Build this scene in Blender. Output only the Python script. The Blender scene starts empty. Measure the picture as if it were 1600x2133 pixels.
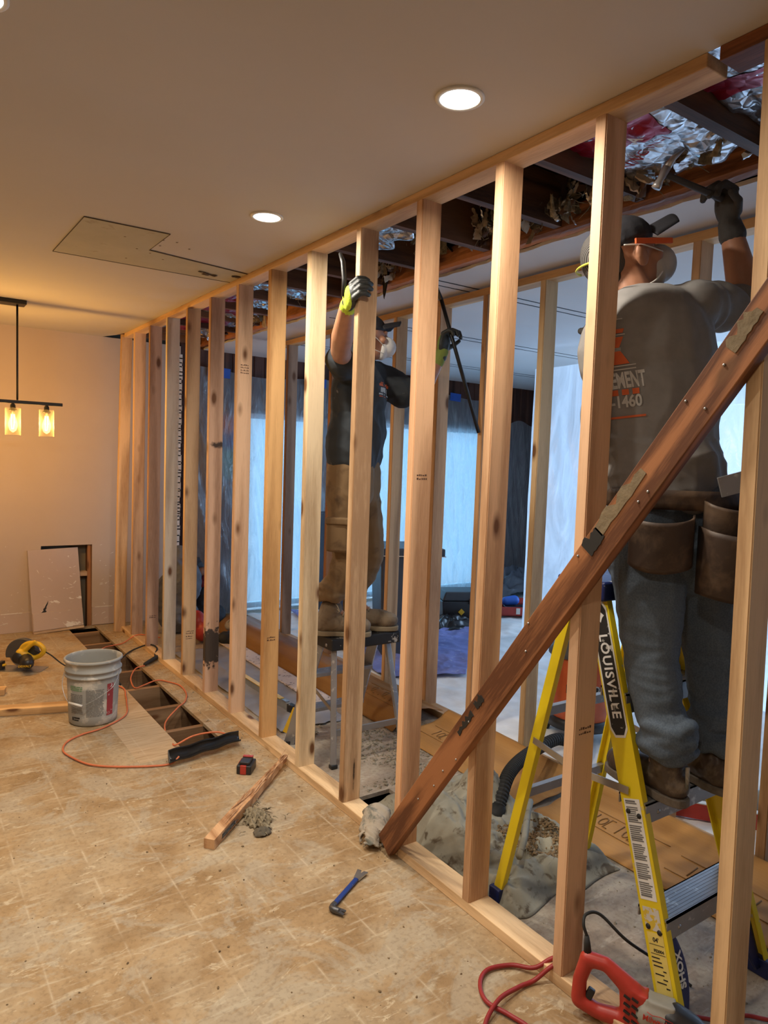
import bpy, bmesh, math, random
from mathutils import Vector, Matrix, noise
from mathutils.bvhtree import BVHTree
PI = math.pi
V = Vector
sc = bpy.context.scene
COL = sc.collection
rnd = random.Random(7)

# ------------------------------------------------------------------ camera
cam_d = bpy.data.cameras.new('camera'); cam = bpy.data.objects.new('camera', cam_d); COL.objects.link(cam)
cam_d.sensor_fit = 'HORIZONTAL'; cam_d.sensor_width = 36.0; cam_d.lens = 1477.19 / 1600 * 36
cR = V((0.822763, -0.567291, 0.0352422)); cU = V((0.0108854, 0.0777195, 0.996916)); cF = V((0.5682803, 0.8198418, -0.0701199))
cam.matrix_world = Matrix(((cR.x, cU.x, -cF.x, -1.587207), (cR.y, cU.y, -cF.y, 0.0), (cR.z, cU.z, -cF.z, 1.519164), (0, 0, 0, 1)))
cam_d.clip_start = 0.02
sc.camera = cam

# ------------------------------------------------------------------ world, exposure
w = bpy.data.worlds.new('world'); sc.world = w; w.use_nodes = True
bg = w.node_tree.nodes['Background']; bg.inputs[0].default_value = (0.42, 0.70, 1.0, 1); bg.inputs[1].default_value = 1.3
sc.view_settings.view_transform = 'Standard'; sc.view_settings.look = 'None'
sc.view_settings.gamma = 1; sc.view_settings.exposure = 0.0
try: sc.view_settings.use_curve_mapping = False
except Exception: pass
sc.cycles.max_bounces = 10; sc.cycles.transparent_max_bounces = 16

LED_POWER = 15.5; BULB_POWER = 20.0; DAY = 1.0
def area(name, loc, direction, sx, sy, power, col):
    d = bpy.data.lights.new(name, 'AREA'); d.shape = 'RECTANGLE'; d.size = sx; d.size_y = sy
    d.energy = power; d.color = col
    o = bpy.data.objects.new(name, d); COL.objects.link(o); o.location = loc
    o.rotation_euler = V(direction).to_track_quat('-Z', 'Y').to_euler(); return o
# daylight entering by the two glazed openings of the back wall and the big one of the right wall
area('daylight', (1.7, 6.95, 1.15), (0, -1, -0.05), 1.4, 2.3, 34 * DAY, (0.20, 0.60, 1.0))
area('daylight', (3.5, 6.95, 1.15), (0, -1, -0.05), 2.4, 2.3, 62 * DAY, (0.20, 0.60, 1.0))
area('daylight', (6.15, 2.4, 1.3), (-1, 0, -0.05), 4.6, 2.1, 290 * DAY, (0.46, 0.68, 1.0))

# ------------------------------------------------------------------ helpers
def tag(o, label=None, cat=None, group=None, kind=None):
    if label: o['label'] = label
    if cat: o['category'] = cat
    if group: o['group'] = group
    if kind: o['kind'] = kind
    return o
def thing(name, label, cat, loc=(0, 0, 0), group=None):
    o = bpy.data.objects.new(name, None); COL.objects.link(o); o.location = loc
    o.empty_display_size = 0.05
    o['org'] = list(loc)
    return tag(o, label, cat, group)
def org(o):
    return V(o['org']) if (o is not None and 'org' in o.keys()) else V((0, 0, 0))
class MB:
    """collects shapes given in world coordinates (through the matrix m) into one mesh"""
    def __init__(s, m=None): s.v = []; s.f = []; s.sm = []; s.m = m or Matrix.Identity(4)
    def add(s, vs, fs, smooth=False, m=None):
        M = s.m @ m if m is not None else s.m
        b = len(s.v); s.v += [M @ V(v) for v in vs]
        s.f += [tuple(b + i for i in f) for f in fs]; s.sm += [smooth] * len(fs); return s
    def box(s, c, d, rot=None, taper=None):
        x, y, z = (k / 2 for k in d); t = taper or 1
        vs = [V(p) for p in ((-x, -y, -z), (x, -y, -z), (x, y, -z), (-x, y, -z), (-x * t, -y * t, z), (x * t, -y * t, z), (x * t, y * t, z), (-x * t, y * t, z))]
        if rot is not None: vs = [rot @ v for v in vs]
        return s.add([V(c) + v for v in vs], [(3, 2, 1, 0), (4, 5, 6, 7), (0, 1, 5, 4), (1, 2, 6, 5), (2, 3, 7, 6), (3, 0, 4, 7)])
    def lohi(s, a, b):
        return s.box([(p + q) / 2 for p, q in zip(a, b)], [abs(q - p) for p, q in zip(a, b)])
    def beam(s, a, b, w, h, up=(0, 0, 1)):
        a = V(a); b = V(b); y = (b - a).normalized(); x = y.cross(V(up)).normalized(); z = x.cross(y)
        R = Matrix((x, y, z)).transposed()
        return s.box((a + b) / 2, (w, (b - a).length, h), R)
    def tube(s, pts, r, n=8, cap=True, smooth=True):
        pts = [V(p) for p in pts]; rs = r if isinstance(r, (list, tuple)) else [r] * len(pts)
        vs = []; fs = []; t0 = (pts[1] - pts[0]).normalized()
        u = t0.cross(V((0, 0, 1)));
        if u.length < 1e-3: u = t0.cross(V((1, 0, 0)))
        u.normalize()
        for i, p in enumerate(pts):
            t = (pts[min(i + 1, len(pts) - 1)] - pts[max(i - 1, 0)])
            t = t.normalized() if t.length > 1e-9 else t0
            u = (u - t * u.dot(t)).normalized(); w_ = t.cross(u)
            vs += [p + (u * math.cos(2 * PI * k / n) + w_ * math.sin(2 * PI * k / n)) * rs[i] for k in range(n)]
        for i in range(len(pts) - 1):
            for k in range(n):
                fs.append((i * n + k, i * n + (k + 1) % n, (i + 1) * n + (k + 1) % n, (i + 1) * n + k))
        if cap: fs.append(tuple(range(n))[::-1]); fs.append(tuple(range((len(pts) - 1) * n, len(pts) * n)))
        return s.add(vs, fs, smooth)
    def lathe(s, prof, c=(0, 0, 0), n=32, smooth=True, m=None):
        vs = []; fs = []
        for (r, z) in prof: vs += [V(c) + V((r * math.cos(2 * PI * k / n), r * math.sin(2 * PI * k / n), z)) for k in range(n)]
        for i in range(len(prof) - 1):
            for k in range(n): fs.append((i * n + k, i * n + (k + 1) % n, (i + 1) * n + (k + 1) % n, (i + 1) * n + k))
        return s.add(vs, fs, smooth, m)
    def ell(s, c, r, rot=None, nu=16, nv=10):
        vs = []; fs = []
        for j in range(nv + 1):
            a = PI * j / nv
            for i in range(nu):
                b = 2 * PI * i / nu; p = V((r[0] * math.sin(a) * math.cos(b), r[1] * math.sin(a) * math.sin(b), r[2] * math.cos(a)))
                vs.append(V(c) + (rot @ p if rot is not None else p))
        for j in range(nv):
            for i in range(nu): fs.append((j * nu + i, (j + 1) * nu + i, (j + 1) * nu + (i + 1) % nu, j * nu + (i + 1) % nu))
        return s.add(vs, fs, True)
    def cap(s, a, b, ra, rb, n=14):
        """tapered capsule, closed"""
        a = V(a); b = V(b); t = (b - a).normalized(); pts = []; rs = []
        for k in range(5):
            q = PI / 2 * k / 5; pts.append(a - t * ra * math.cos(q)); rs.append(max(ra * math.sin(q), 0.0008))
        for k in range(6):
            q = k / 5; pts.append(a.lerp(b, q)); rs.append(ra + (rb - ra) * q)
        for k in range(1, 6):
            q = PI / 2 * k / 5; pts.append(b + t * rb * math.sin(q)); rs.append(max(rb * math.cos(q), 0.0008))
        return s.tube(pts, rs, n)
    def prism(s, poly, z0, z1, m=None):
        n = len(poly); vs = [(x, y, z0) for x, y in poly] + [(x, y, z1) for x, y in poly]
        fs = [tuple(range(n))[::-1], tuple(range(n, 2 * n))] + [(i, (i + 1) % n, n + (i + 1) % n, n + i) for i in range(n)]
        return s.add(vs, fs, False, m)
    def grid(s, fn, nu, nv, smooth=True):
        vs = [fn(i / nu, j / nv) for j in range(nv + 1) for i in range(nu + 1)]
        fs = [(j * (nu + 1) + i, j * (nu + 1) + i + 1, (j + 1) * (nu + 1) + i + 1, (j + 1) * (nu + 1) + i) for j in range(nv) for i in range(nu)]
        return s.add(vs, fs, smooth)
    def build(s, name, mat, parent=None, bevel=0, solid=0, recalc=True):
        o0 = org(parent) if parent is not None else V((0, 0, 0))
        me = bpy.data.meshes.new(name); me.from_pydata([v - o0 for v in s.v], [], s.f)
        me.polygons.foreach_set('use_smooth', s.sm)
        if recalc:
            bm = bmesh.new(); bm.from_mesh(me); bmesh.ops.recalc_face_normals(bm, faces=bm.faces); bm.to_mesh(me); bm.free()
        me.materials.append(mat); me.update()
        o = bpy.data.objects.new(name, me); COL.objects.link(o)
        if parent is not None: o.parent = parent; o['org'] = list(o0)
        if solid:
            md = o.modifiers.new('s', 'SOLIDIFY'); md.thickness = solid; md.offset = 0
        if bevel:
            md = o.modifiers.new('b', 'BEVEL'); md.width = bevel; md.segments = 2; md.limit_method = 'ANGLE'; md.angle_limit = 0.6
            for p in me.polygons: p.use_smooth = True
            w2 = o.modifiers.new('w', 'WEIGHTED_NORMAL')
        return o
def frame(x, y=None, z=(0, 0, 1), at=(0, 0, 0)):
    """matrix with local X along x (horizontal heading)"""
    x = V(x).normalized(); z = V(z); y = z.cross(x).normalized(); z = x.cross(y)
    return Matrix.Translation(V(at)) @ Matrix((x, y, z)).transposed().to_4x4()
def sculpt(name, mb, mat, parent, voxel=0.008, smooth=6, wrinkle=None, fac=0.6):
    """one continuous surface out of overlapping closed shapes"""
    t = mb.build('tmp', mat); md = t.modifiers.new('r', 'REMESH'); md.mode = 'VOXEL'; md.voxel_size = voxel; md.use_smooth_shade = True
    m2 = t.modifiers.new('s', 'SMOOTH'); m2.factor = fac; m2.iterations = smooth
    dg = bpy.context.evaluated_depsgraph_get(); dg.update()
    me = bpy.data.meshes.new_from_object(t.evaluated_get(dg)); me.name = name
    bpy.data.objects.remove(t)
    if wrinkle:
        ns = [v.normal.copy() for v in me.vertices]
        for v, n_ in zip(me.vertices, ns): v.co += n_ * wrinkle(v.co, n_)
    o0 = org(parent)
    for v in me.vertices: v.co -= o0
    me.polygons.foreach_set('use_smooth', [True] * len(me.polygons)); me.update()
    o = bpy.data.objects.new(name, me); COL.objects.link(o); o.parent = parent; o['org'] = list(o0)
    if not me.materials: me.materials.append(mat)
    return o
def struct(o, name=None):
    if name: o.name = name
    o['kind'] = 'structure'; return o
def smooth_path(pts, k=8):
    pts = [V(p) for p in pts]; out = []
    for i in range(len(pts) - 1):
        p0 = pts[max(i - 1, 0)]; p1 = pts[i]; p2 = pts[i + 1]; p3 = pts[min(i + 2, len(pts) - 1)]
        for j in range(k):
            t = j / k
            out.append(0.5 * ((2 * p1) + (p2 - p0) * t + (2 * p0 - 5 * p1 + 4 * p2 - p3) * t * t + (3 * p1 - p0 - 3 * p2 + p3) * t ** 3))
    out.append(pts[-1]); return out
def text_mesh(txt, size, ext=0.0006, bold=0.0, spacing=1.0):
    cu = bpy.data.curves.new('t', 'FONT'); cu.body = txt; cu.size = size; cu.align_x = 'CENTER'; cu.align_y = 'CENTER'
    cu.extrude = ext; cu.offset = bold; cu.space_character = spacing; cu.resolution_u = 3
    t = bpy.data.objects.new('t', cu); COL.objects.link(t)
    dg = bpy.context.evaluated_depsgraph_get(); dg.update()
    me = bpy.data.meshes.new_from_object(t.evaluated_get(dg)); bpy.data.objects.remove(t)
    vs = [v.co.copy() for v in me.vertices]; fs = [tuple(p.vertices) for p in me.polygons]; bpy.data.meshes.remove(me)
    return vs, fs
def lettering(txt, size, M, mat, parent, name='lettering', sx=1.0, **k):
    vs, fs = text_mesh(txt, size, **k)
    return MB(M).add([(v.x * sx, v.y, v.z) for v in vs], fs).build(name, mat, parent, recalc=False)

# ------------------------------------------------------------------ materials
def nmat(name):
    m = bpy.data.materials.new(name); m.use_nodes = True; nt = m.node_tree
    b = nt.nodes['Principled BSDF']; return m, nt, b
def N(nt, t, **k):
    n = nt.nodes.new(t)
    for a, v in k.items():
        if a.startswith('i_'): n.inputs[a[2:].replace('_', ' ')].default_value = v
        else: setattr(n, a, v)
    return n
def ramp(nt, src, stops):
    r = nt.nodes.new('ShaderNodeValToRGB'); e = r.color_ramp.elements
    while len(e) < len(stops): e.new(0.5)
    for x, (p, c) in zip(e, stops): x.position = p; x.color = (*c, 1) if len(c) == 3 else c
    nt.links.new(src, r.inputs[0]); return r.outputs[0]
def mix(nt, f, a, b, mode='MIX'):
    n = nt.nodes.new('ShaderNodeMix'); n.data_type = 'RGBA'; n.blend_type = mode
    for s, v in ((n.inputs[0], f), (n.inputs[6], a), (n.inputs[7], b)):
        if hasattr(v, 'links') or isinstance(v, bpy.types.NodeSocket): nt.links.new(v, s)
        else: s.default_value = v if not isinstance(v, tuple) else ((*v, 1) if len(v) == 3 else v)
    return n.outputs[2]
def coords(nt, scale=(1, 1, 1), kind='Object', loc=(0, 0, 0), rot=(0, 0, 0)):
    tc = N(nt, 'ShaderNodeTexCoord'); mp = N(nt, 'ShaderNodeMapping')
    mp.inputs['Scale'].default_value = scale; mp.inputs['Location'].default_value = loc; mp.inputs['Rotation'].default_value = rot
    nt.links.new(tc.outputs[kind], mp.inputs[0]); return mp.outputs[0]
def noise_n(nt, vec, scale, detail=4, rough=0.55, dist=0.0):
    n = N(nt, 'ShaderNodeTexNoise'); n.inputs['Scale'].default_value = scale; n.inputs['Detail'].default_value = detail
    n.inputs['Roughness'].default_value = rough; n.inputs['Distortion'].default_value = dist
    if vec is not None: nt.links.new(vec, n.inputs['Vector'])
    return n.outputs[0]
def bump(nt, b, h, strength=0.3, dist=0.01):
    n = N(nt, 'ShaderNodeBump'); n.inputs['Strength'].default_value = strength; n.inputs['Distance'].default_value = dist
    nt.links.new(h, n.inputs['Height']); nt.links.new(n.outputs[0], b.inputs['Normal'])
def plain(name, col, rough=0.5, metal=0.0, var=0.12, scale=12, bmp=0.0, spec=0.5, coord='Object', emis=None, detail=5):
    m, nt, b = nmat(name); v = coords(nt, kind=coord); n = noise_n(nt, v, scale, detail)
    c2 = tuple(max(0, k * (1 - var)) for k in col); c1 = tuple(min(1, k * (1 + var)) for k in col)
    nt.links.new(ramp(nt, n, [(0.3, c2), (0.7, c1)]), b.inputs['Base Color'])
    b.inputs['Roughness'].default_value = rough; b.inputs['Metallic'].default_value = metal
    b.inputs['Specular IOR Level'].default_value = spec
    if bmp: bump(nt, b, n, bmp, 0.01)
    if emis: b.inputs['Emission Color'].default_value = (*col, 1); b.inputs['Emission Strength'].default_value = emis
    return m
def splotch(name, base, spots, scale, lo, hi, rough=0.6, metal=0.0, sscale=(1, 1, 1), bmp=0.1, var=0.1, rough2=None):
    """base colour with paint / dirt marks of a second colour"""
    m, nt, b = nmat(name); v = coords(nt); v2 = coords(nt, sscale)
    n1 = noise_n(nt, v, 5, 5); n2 = noise_n(nt, v2, scale, 6, 0.6, 0.4)
    c = ramp(nt, n1, [(0.3, tuple(k * (1 - var) for k in base)), (0.7, tuple(min(1, k * (1 + var)) for k in base))])
    f = ramp(nt, n2, [(lo, (0, 0, 0)), (hi, (1, 1, 1))])
    nt.links.new(mix(nt, f, c, spots), b.inputs['Base Color'])
    b.inputs['Roughness'].default_value = rough; b.inputs['Metallic'].default_value = metal
    if bmp: bump(nt, b, n2, bmp, 0.005)
    return m
def lumber(name, c_dark, c_light, tint=True, knots=True, axis='Z', marks=(), rough=0.62, ring=26, contrast=1.0):
    """sawn board with its length along the object's Z (or Y/X); obj.color tints it"""
    m, nt, b = nmat(name)
    st = {'Z': (1, 1, 0.075), 'Y': (1, 0.075, 1), 'X': (0.075, 1, 1)}[axis]
    tc = N(nt, 'ShaderNodeTexCoord'); oi = N(nt, 'ShaderNodeObjectInfo')
    mul = N(nt, 'ShaderNodeVectorMath', operation='SCALE'); mul.inputs['Scale'].default_value = 3.1
    cmb = N(nt, 'ShaderNodeCombineXYZ')
    for k in range(3): nt.links.new(oi.outputs['Random'], cmb.inputs[k])
    nt.links.new(cmb.outputs[0], mul.inputs[0])
    add = N(nt, 'ShaderNodeVectorMath', operation='ADD'); nt.links.new(tc.outputs['Object'], add.inputs[0]); nt.links.new(mul.outputs[0], add.inputs[1])
    mp = N(nt, 'ShaderNodeMapping'); mp.inputs['Scale'].default_value = st; nt.links.new(add.outputs[0], mp.inputs[0])
    v = mp.outputs[0]
    big = noise_n(nt, v, 5.5, 2, 0.5)
    mp2 = N(nt, 'ShaderNodeMath', operation='MULTIPLY'); nt.links.new(big, mp2.inputs[0]); mp2.inputs[1].default_value = ring
    sn = N(nt, 'ShaderNodeMath', operation='SINE'); nt.links.new(mp2.outputs[0], sn.inputs[0])
    fine = noise_n(nt, v, 160, 3, 0.6)
    a = N(nt, 'ShaderNodeMath', operation='MULTIPLY_ADD'); nt.links.new(sn.outputs[0], a.inputs[0]); a.inputs[1].default_value = 0.27 * contrast; a.inputs[2].default_value = 0.5
    a2 = N(nt, 'ShaderNodeMath', operation='MULTIPLY_ADD'); nt.links.new(fine, a2.inputs[0]); a2.inputs[1].default_value = 0.55 * contrast; nt.links.new(a.outputs[0], a2.inputs[2])
    a3 = N(nt, 'ShaderNodeMath', operation='SUBTRACT'); nt.links.new(a2.outputs[0], a3.inputs[0]); a3.inputs[1].default_value = 0.27 * contrast
    c = ramp(nt, a3.outputs[0], [(0.15, c_dark), (0.75, c_light)])
    if tint: c = mix(nt, 1.0, c, oi.outputs['Color'], 'MULTIPLY')
    if knots:
        sk = {'Z': (1, 1, 0.42), 'Y': (1, 0.42, 1), 'X': (0.42, 1, 1)}[axis]
        mk = N(nt, 'ShaderNodeMapping'); mk.inputs['Scale'].default_value = sk; nt.links.new(add.outputs[0], mk.inputs[0])
        vo = N(nt, 'ShaderNodeTexVoronoi'); vo.inputs['Scale'].default_value = 9.5; nt.links.new(mk.outputs[0], vo.inputs['Vector'])
        f = ramp(nt, vo.outputs['Distance'], [(0.10, (1, 1, 1)), (0.17, (0.35, 0.35, 0.35)), (0.24, (0, 0, 0))])
        # only some cells carry a knot
        g = N(nt, 'ShaderNodeSeparateColor'); nt.links.new(vo.outputs['Color'], g.inputs[0])
        th = N(nt, 'ShaderNodeMath', operation='GREATER_THAN'); nt.links.new(g.outputs[0], th.inputs[0]); th.inputs[1].default_value = 0.55
        f2 = mix(nt, th.outputs[0], (0, 0, 0), f)
        c = mix(nt, f2, c, (0.16, 0.07, 0.028))
    for (p, r, colr, soft) in marks:   # a stain with a shape of its own
        sb = N(nt, 'ShaderNodeVectorMath', operation='SUBTRACT'); nt.links.new(tc.outputs['Object'], sb.inputs[0]); sb.inputs[1].default_value = p
        dv = N(nt, 'ShaderNodeVectorMath', operation='DIVIDE'); nt.links.new(sb.outputs[0], dv.inputs[0]); dv.inputs[1].default_value = r
        nn = N(nt, 'ShaderNodeTexNoise'); nn.inputs['Scale'].default_value = 30; nn.inputs['Detail'].default_value = 4; nt.links.new(tc.outputs['Object'], nn.inputs['Vector'])
        ln = N(nt, 'ShaderNodeVectorMath', operation='LENGTH'); nt.links.new(dv.outputs[0], ln.inputs[0])
        ad = N(nt, 'ShaderNodeMath', operation='MULTIPLY_ADD'); nt.links.new(nn.outputs[0], ad.inputs[0]); ad.inputs[1].default_value = 0.9; nt.links.new(ln.outputs['Value'], ad.inputs[2])
        f = ramp(nt, ad.outputs[0], [(1.2 - soft, (0.92, 0.92, 0.92)), (min(1.0, 1.2), (0, 0, 0))]) if soft < 1.1 else ramp(nt, ad.outputs[0], [(0.2, (0.9, 0.9, 0.9)), (1.0, (0, 0, 0))])
        c = mix(nt, f, c, colr)
    nt.links.new(c, b.inputs['Base Color']); b.inputs['Roughness'].default_value = rough; b.inputs['Specular IOR Level'].default_value = 0.3
    bump(nt, b, fine, 0.15, 0.002)
    return m
WD = (0.40, 0.270, 0.165); WL = (0.70, 0.535, 0.365)
M = {}
M['stud'] = lumber('spruce_stud', WD, WL)
M['stud_y'] = lumber('spruce_plate', WD, WL, axis='Y')
M['stud_x'] = lumber('spruce_cross', WD, WL, axis='X')
M['old_y'] = lumber('old_fir', (0.10, 0.040, 0.018), (0.30, 0.125, 0.052), axis='Y', contrast=1.3)
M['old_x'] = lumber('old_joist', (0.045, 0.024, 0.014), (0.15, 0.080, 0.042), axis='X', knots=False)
M['old_z'] = lumber('old_fir_brace', (0.12, 0.052, 0.025), (0.36, 0.175, 0.080), axis='Z', contrast=1.5, ring=34)
M['edge'] = plain('plywood_edge', (0.40, 0.27, 0.14), 0.8, scale=60)
M['led'] = plain('lamp_lens', (1.0, 0.95, 0.86), 0.4, emis=9.0, var=0)
M['black'] = plain('black_metal', (0.012, 0.012, 0.012), 0.45)
M['black_plastic'] = plain('black_plastic', (0.018, 0.018, 0.02), 0.4)
M['rubber'] = plain('black_rubber', (0.02, 0.02, 0.02), 0.75)
M['white'] = plain('white_plastic', (0.7, 0.68, 0.62), 0.5, var=0.08)
M['steel'] = plain('steel', (0.42, 0.42, 0.42), 0.35, 0.9)
M['alu'] = splotch('worn_aluminium', (0.36, 0.36, 0.37), (0.62, 0.62, 0.60), 28, 0.6, 0.66, 0.45, 0.75)
M['yellow'] = splotch('yellow_fibreglass', (0.78, 0.60, 0.015), (0.55, 0.50, 0.36), 14, 0.66, 0.70, 0.38, var=0.06)
M['navy'] = splotch('navy_plastic', (0.012, 0.022, 0.11), (0.35, 0.36, 0.40), 26, 0.64, 0.68, 0.4)
M['red'] = plain('red_plastic', (0.42, 0.035, 0.022), 0.42, var=0.1, scale=30)
M['cordred'] = plain('red_cord', (0.30, 0.02, 0.02), 0.5)
M['orange'] = plain('orange_cord', (0.62, 0.17, 0.07), 0.55)
M['vac_orange'] = plain('orange_drum', (0.55, 0.10, 0.025), 0.4)
M['dwy'] = plain('yellow_tool_plastic', (0.68, 0.42, 0.02), 0.45)
M['ink'] = plain('black_ink', (0.015, 0.015, 0.015), 0.6)
M['inkw'] = plain('white_ink', (0.78, 0.78, 0.76), 0.6, var=0.03)
M['inko'] = plain('orange_ink', (0.75, 0.13, 0.03), 0.7)
M['inkr'] = plain('red_ink', (0.30, 0.012, 0.02), 0.6)
M['skin'] = plain('skin', (0.40, 0.19, 0.11), 0.5, var=0.1, scale=22, bmp=0.05)
M['hair'] = plain('black_hair', (0.012, 0.010, 0.009), 0.6)
# ------------------------------------------------------------------ structure
def floor_mat(name, base_d, base_l, streak, tiles=True, lo=0.56, hi=0.64, patch=False):
    m, nt, b = nmat(name)
    tc = N(nt, 'ShaderNodeTexCoord'); o = tc.outputs['Object']
    n1 = noise_n(nt, o, 7, 6, 0.65); n3 = noise_n(nt, o, 60, 4, 0.6)
    c = ramp(nt, n1, [(0.35, base_d), (0.62, base_l)])
    mp = N(nt, 'ShaderNodeMapping'); mp.inputs['Scale'].default_value = (2.2, 11, 1); mp.inputs['Rotation'].default_value = (0, 0, 0.10); nt.links.new(o, mp.inputs[0])
    n2 = noise_n(nt, mp.outputs[0], 2.2, 8, 0.68, 0.6)
    f = ramp(nt, n2, [(lo, (0, 0, 0)), (hi, (0.62, 0.62, 0.62))])
    c = mix(nt, f, c, streak)
    n5 = noise_n(nt, o, 2.3, 4, 0.6)
    c = mix(nt, ramp(nt, n5, [(0.45, (0, 0, 0)), (0.62, (0.45, 0.45, 0.45))]), c, tuple(k * 1.0 for k in streak))
    n6 = noise_n(nt, coords(nt, (5.5, 13, 1), rot=(0, 0, -0.12)), 1.6, 7, 0.72, 1.2)
    c = mix(nt, ramp(nt, n6, [(0.60, (0, 0, 0)), (0.625, (0.45, 0.45, 0.45)), (0.70, (0.7, 0.7, 0.7))]), c, tuple(min(1, k * 1.18) for k in streak))
    n7 = noise_n(nt, o, 3.6, 6, 0.7, 0.8)
    c = mix(nt, ramp(nt, n7, [(0.50, (0, 0, 0)), (0.56, (0.5, 0.5, 0.5))]), c, (0.44, 0.385, 0.29))
    c = mix(nt, ramp(nt, n3, [(0.35, (0.30, 0.30, 0.30)), (0.5, (0, 0, 0))]), c, tuple(k * 0.45 for k in base_d))
    if patch:
        gr = coords(nt, (3, 90, 1)); ng = noise_n(nt, gr, 1.2, 5, 0.6, 1.0)
        pc = ramp(nt, ng, [(0.3, (0.36, 0.245, 0.135)), (0.6, (0.56, 0.42, 0.27))])
        sp = N(nt, 'ShaderNodeSeparateXYZ'); nt.links.new(o, sp.inputs[0])
        def rng(s, a, b_):
            x = N(nt, 'ShaderNodeMath', operation='GREATER_THAN'); nt.links.new(s, x.inputs[0]); x.inputs[1].default_value = a
            y = N(nt, 'ShaderNodeMath', operation='LESS_THAN'); nt.links.new(s, y.inputs[0]); y.inputs[1].default_value = b_
            z = N(nt, 'ShaderNodeMath', operation='MULTIPLY'); nt.links.new(x.outputs[0], z.inputs[0]); nt.links.new(y.outputs[0], z.inputs[1]); return z.outputs[0]
        q = N(nt, 'ShaderNodeMath', operation='MULTIPLY'); nt.links.new(rng(sp.outputs[0], -0.61, -0.36), q.inputs[0]); nt.links.new(rng(sp.outputs[1], 3.44, 4.62), q.inputs[1])
        c = mix(nt, q.outputs[0], c, pc)
    if tiles:
        sp = N(nt, 'ShaderNodeSeparateXYZ'); nt.links.new(o, sp.inputs[0]); fs = []
        for s, off in ((sp.outputs[0], 0.0975), (sp.outputs[1], -1.641)):
            a = N(nt, 'ShaderNodeMath', operation='ADD'); nt.links.new(s, a.inputs[0]); a.inputs[1].default_value = off + 0.2286 * 40
            p = N(nt, 'ShaderNodeMath', operation='PINGPONG'); nt.links.new(a.outputs[0], p.inputs[0]); p.inputs[1].default_value = 0.1143
            fs.append(ramp(nt, p.outputs[0], [(0.0020, (1, 1, 1)), (0.0045, (0, 0, 0))]))
        mx = mix(nt, 1.0, fs[0], fs[1], 'LIGHTEN')
        mk = mix(nt, 1.0, mx, ramp(nt, noise_n(nt, o, 9, 3), [(0.42, (0.06, 0.06, 0.06)), (0.62, (0.6, 0.6, 0.6))]), 'MULTIPLY')
        c = mix(nt, mk, c, (0.62, 0.52, 0.37))
    nt.links.new(c, b.inputs['Base Color']); b.inputs['Roughness'].default_value = 0.62; b.inputs['Specular IOR Level'].default_value = 0.3
    bump(nt, b, n2, 0.25, 0.003)
    return m
M['floor'] = floor_mat('glue_marked_subfloor', (0.285, 0.178, 0.082), (0.415, 0.280, 0.145), (0.56, 0.47, 0.325), patch=True)
M['floor2'] = floor_mat('dusty_subfloor', (0.25, 0.185, 0.13), (0.40, 0.32, 0.24), (0.50, 0.44, 0.36), tiles=False)
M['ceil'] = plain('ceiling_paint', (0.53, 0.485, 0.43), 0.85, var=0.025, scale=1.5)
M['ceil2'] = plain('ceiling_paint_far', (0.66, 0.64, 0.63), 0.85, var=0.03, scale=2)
M['patch'] = splotch('unpainted_drywall', (0.44, 0.40, 0.29), (0.32, 0.26, 0.165), 9, 0.62, 0.72, 0.9, bmp=0.02, var=0.07)
M['wall'] = splotch('mauve_wall_paint', (0.52, 0.42, 0.34), (0.75, 0.70, 0.66), 4.5, 0.735, 0.745, 0.75, sscale=(1, 1, 1.6), bmp=0.02, var=0.02)
M['wallpanel'] = splotch('scuffed_wall_paint', (0.52, 0.41, 0.35), (0.80, 0.77, 0.72), 6.5, 0.635, 0.65, 0.7, sscale=(1, 1, 1.7), bmp=0.02, var=0.02)
M['trim'] = plain('painted_trim', (0.52, 0.41, 0.35), 0.6, var=0.04, scale=5)
M['plaster'] = plain('bare_plaster', (0.72, 0.68, 0.62), 0.9, var=0.12, scale=30)
M['panel_dark'] = lumber('dark_panelling', (0.035, 0.014, 0.010), (0.095, 0.042, 0.028), tint=False, knots=False)
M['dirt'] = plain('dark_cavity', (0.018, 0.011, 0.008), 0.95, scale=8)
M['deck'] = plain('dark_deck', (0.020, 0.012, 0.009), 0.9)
M['white_frame'] = plain('white_window_frame', (0.75, 0.76, 0.78), 0.5, var=0.03)

def slab(name, rects, z0, z1, mat):
    mb = MB()
    for x0, x1, y0, y1 in rects: mb.lohi((x0, y0, z0), (x1, y1, z1))
    return struct(mb.build(name, mat))
G0, G1, GY = -0.372, -0.150, 3.545
slab('floor', [(-4.2, G0, -2.2, 6.484), (G0, G1, -2.2, GY), (G1, 0.10, -2.2, 6.484), (G0, G1, 6.45, 6.484)], -0.019, 0, M['floor'])
slab('floor', [(0.10, 0.30, -2.2, 2.36), (0.10, 0.30, 2.60, 6.5), (0.30, 5.7, -2.2, 6.5)], -0.019, 0, M['floor2'])
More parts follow.
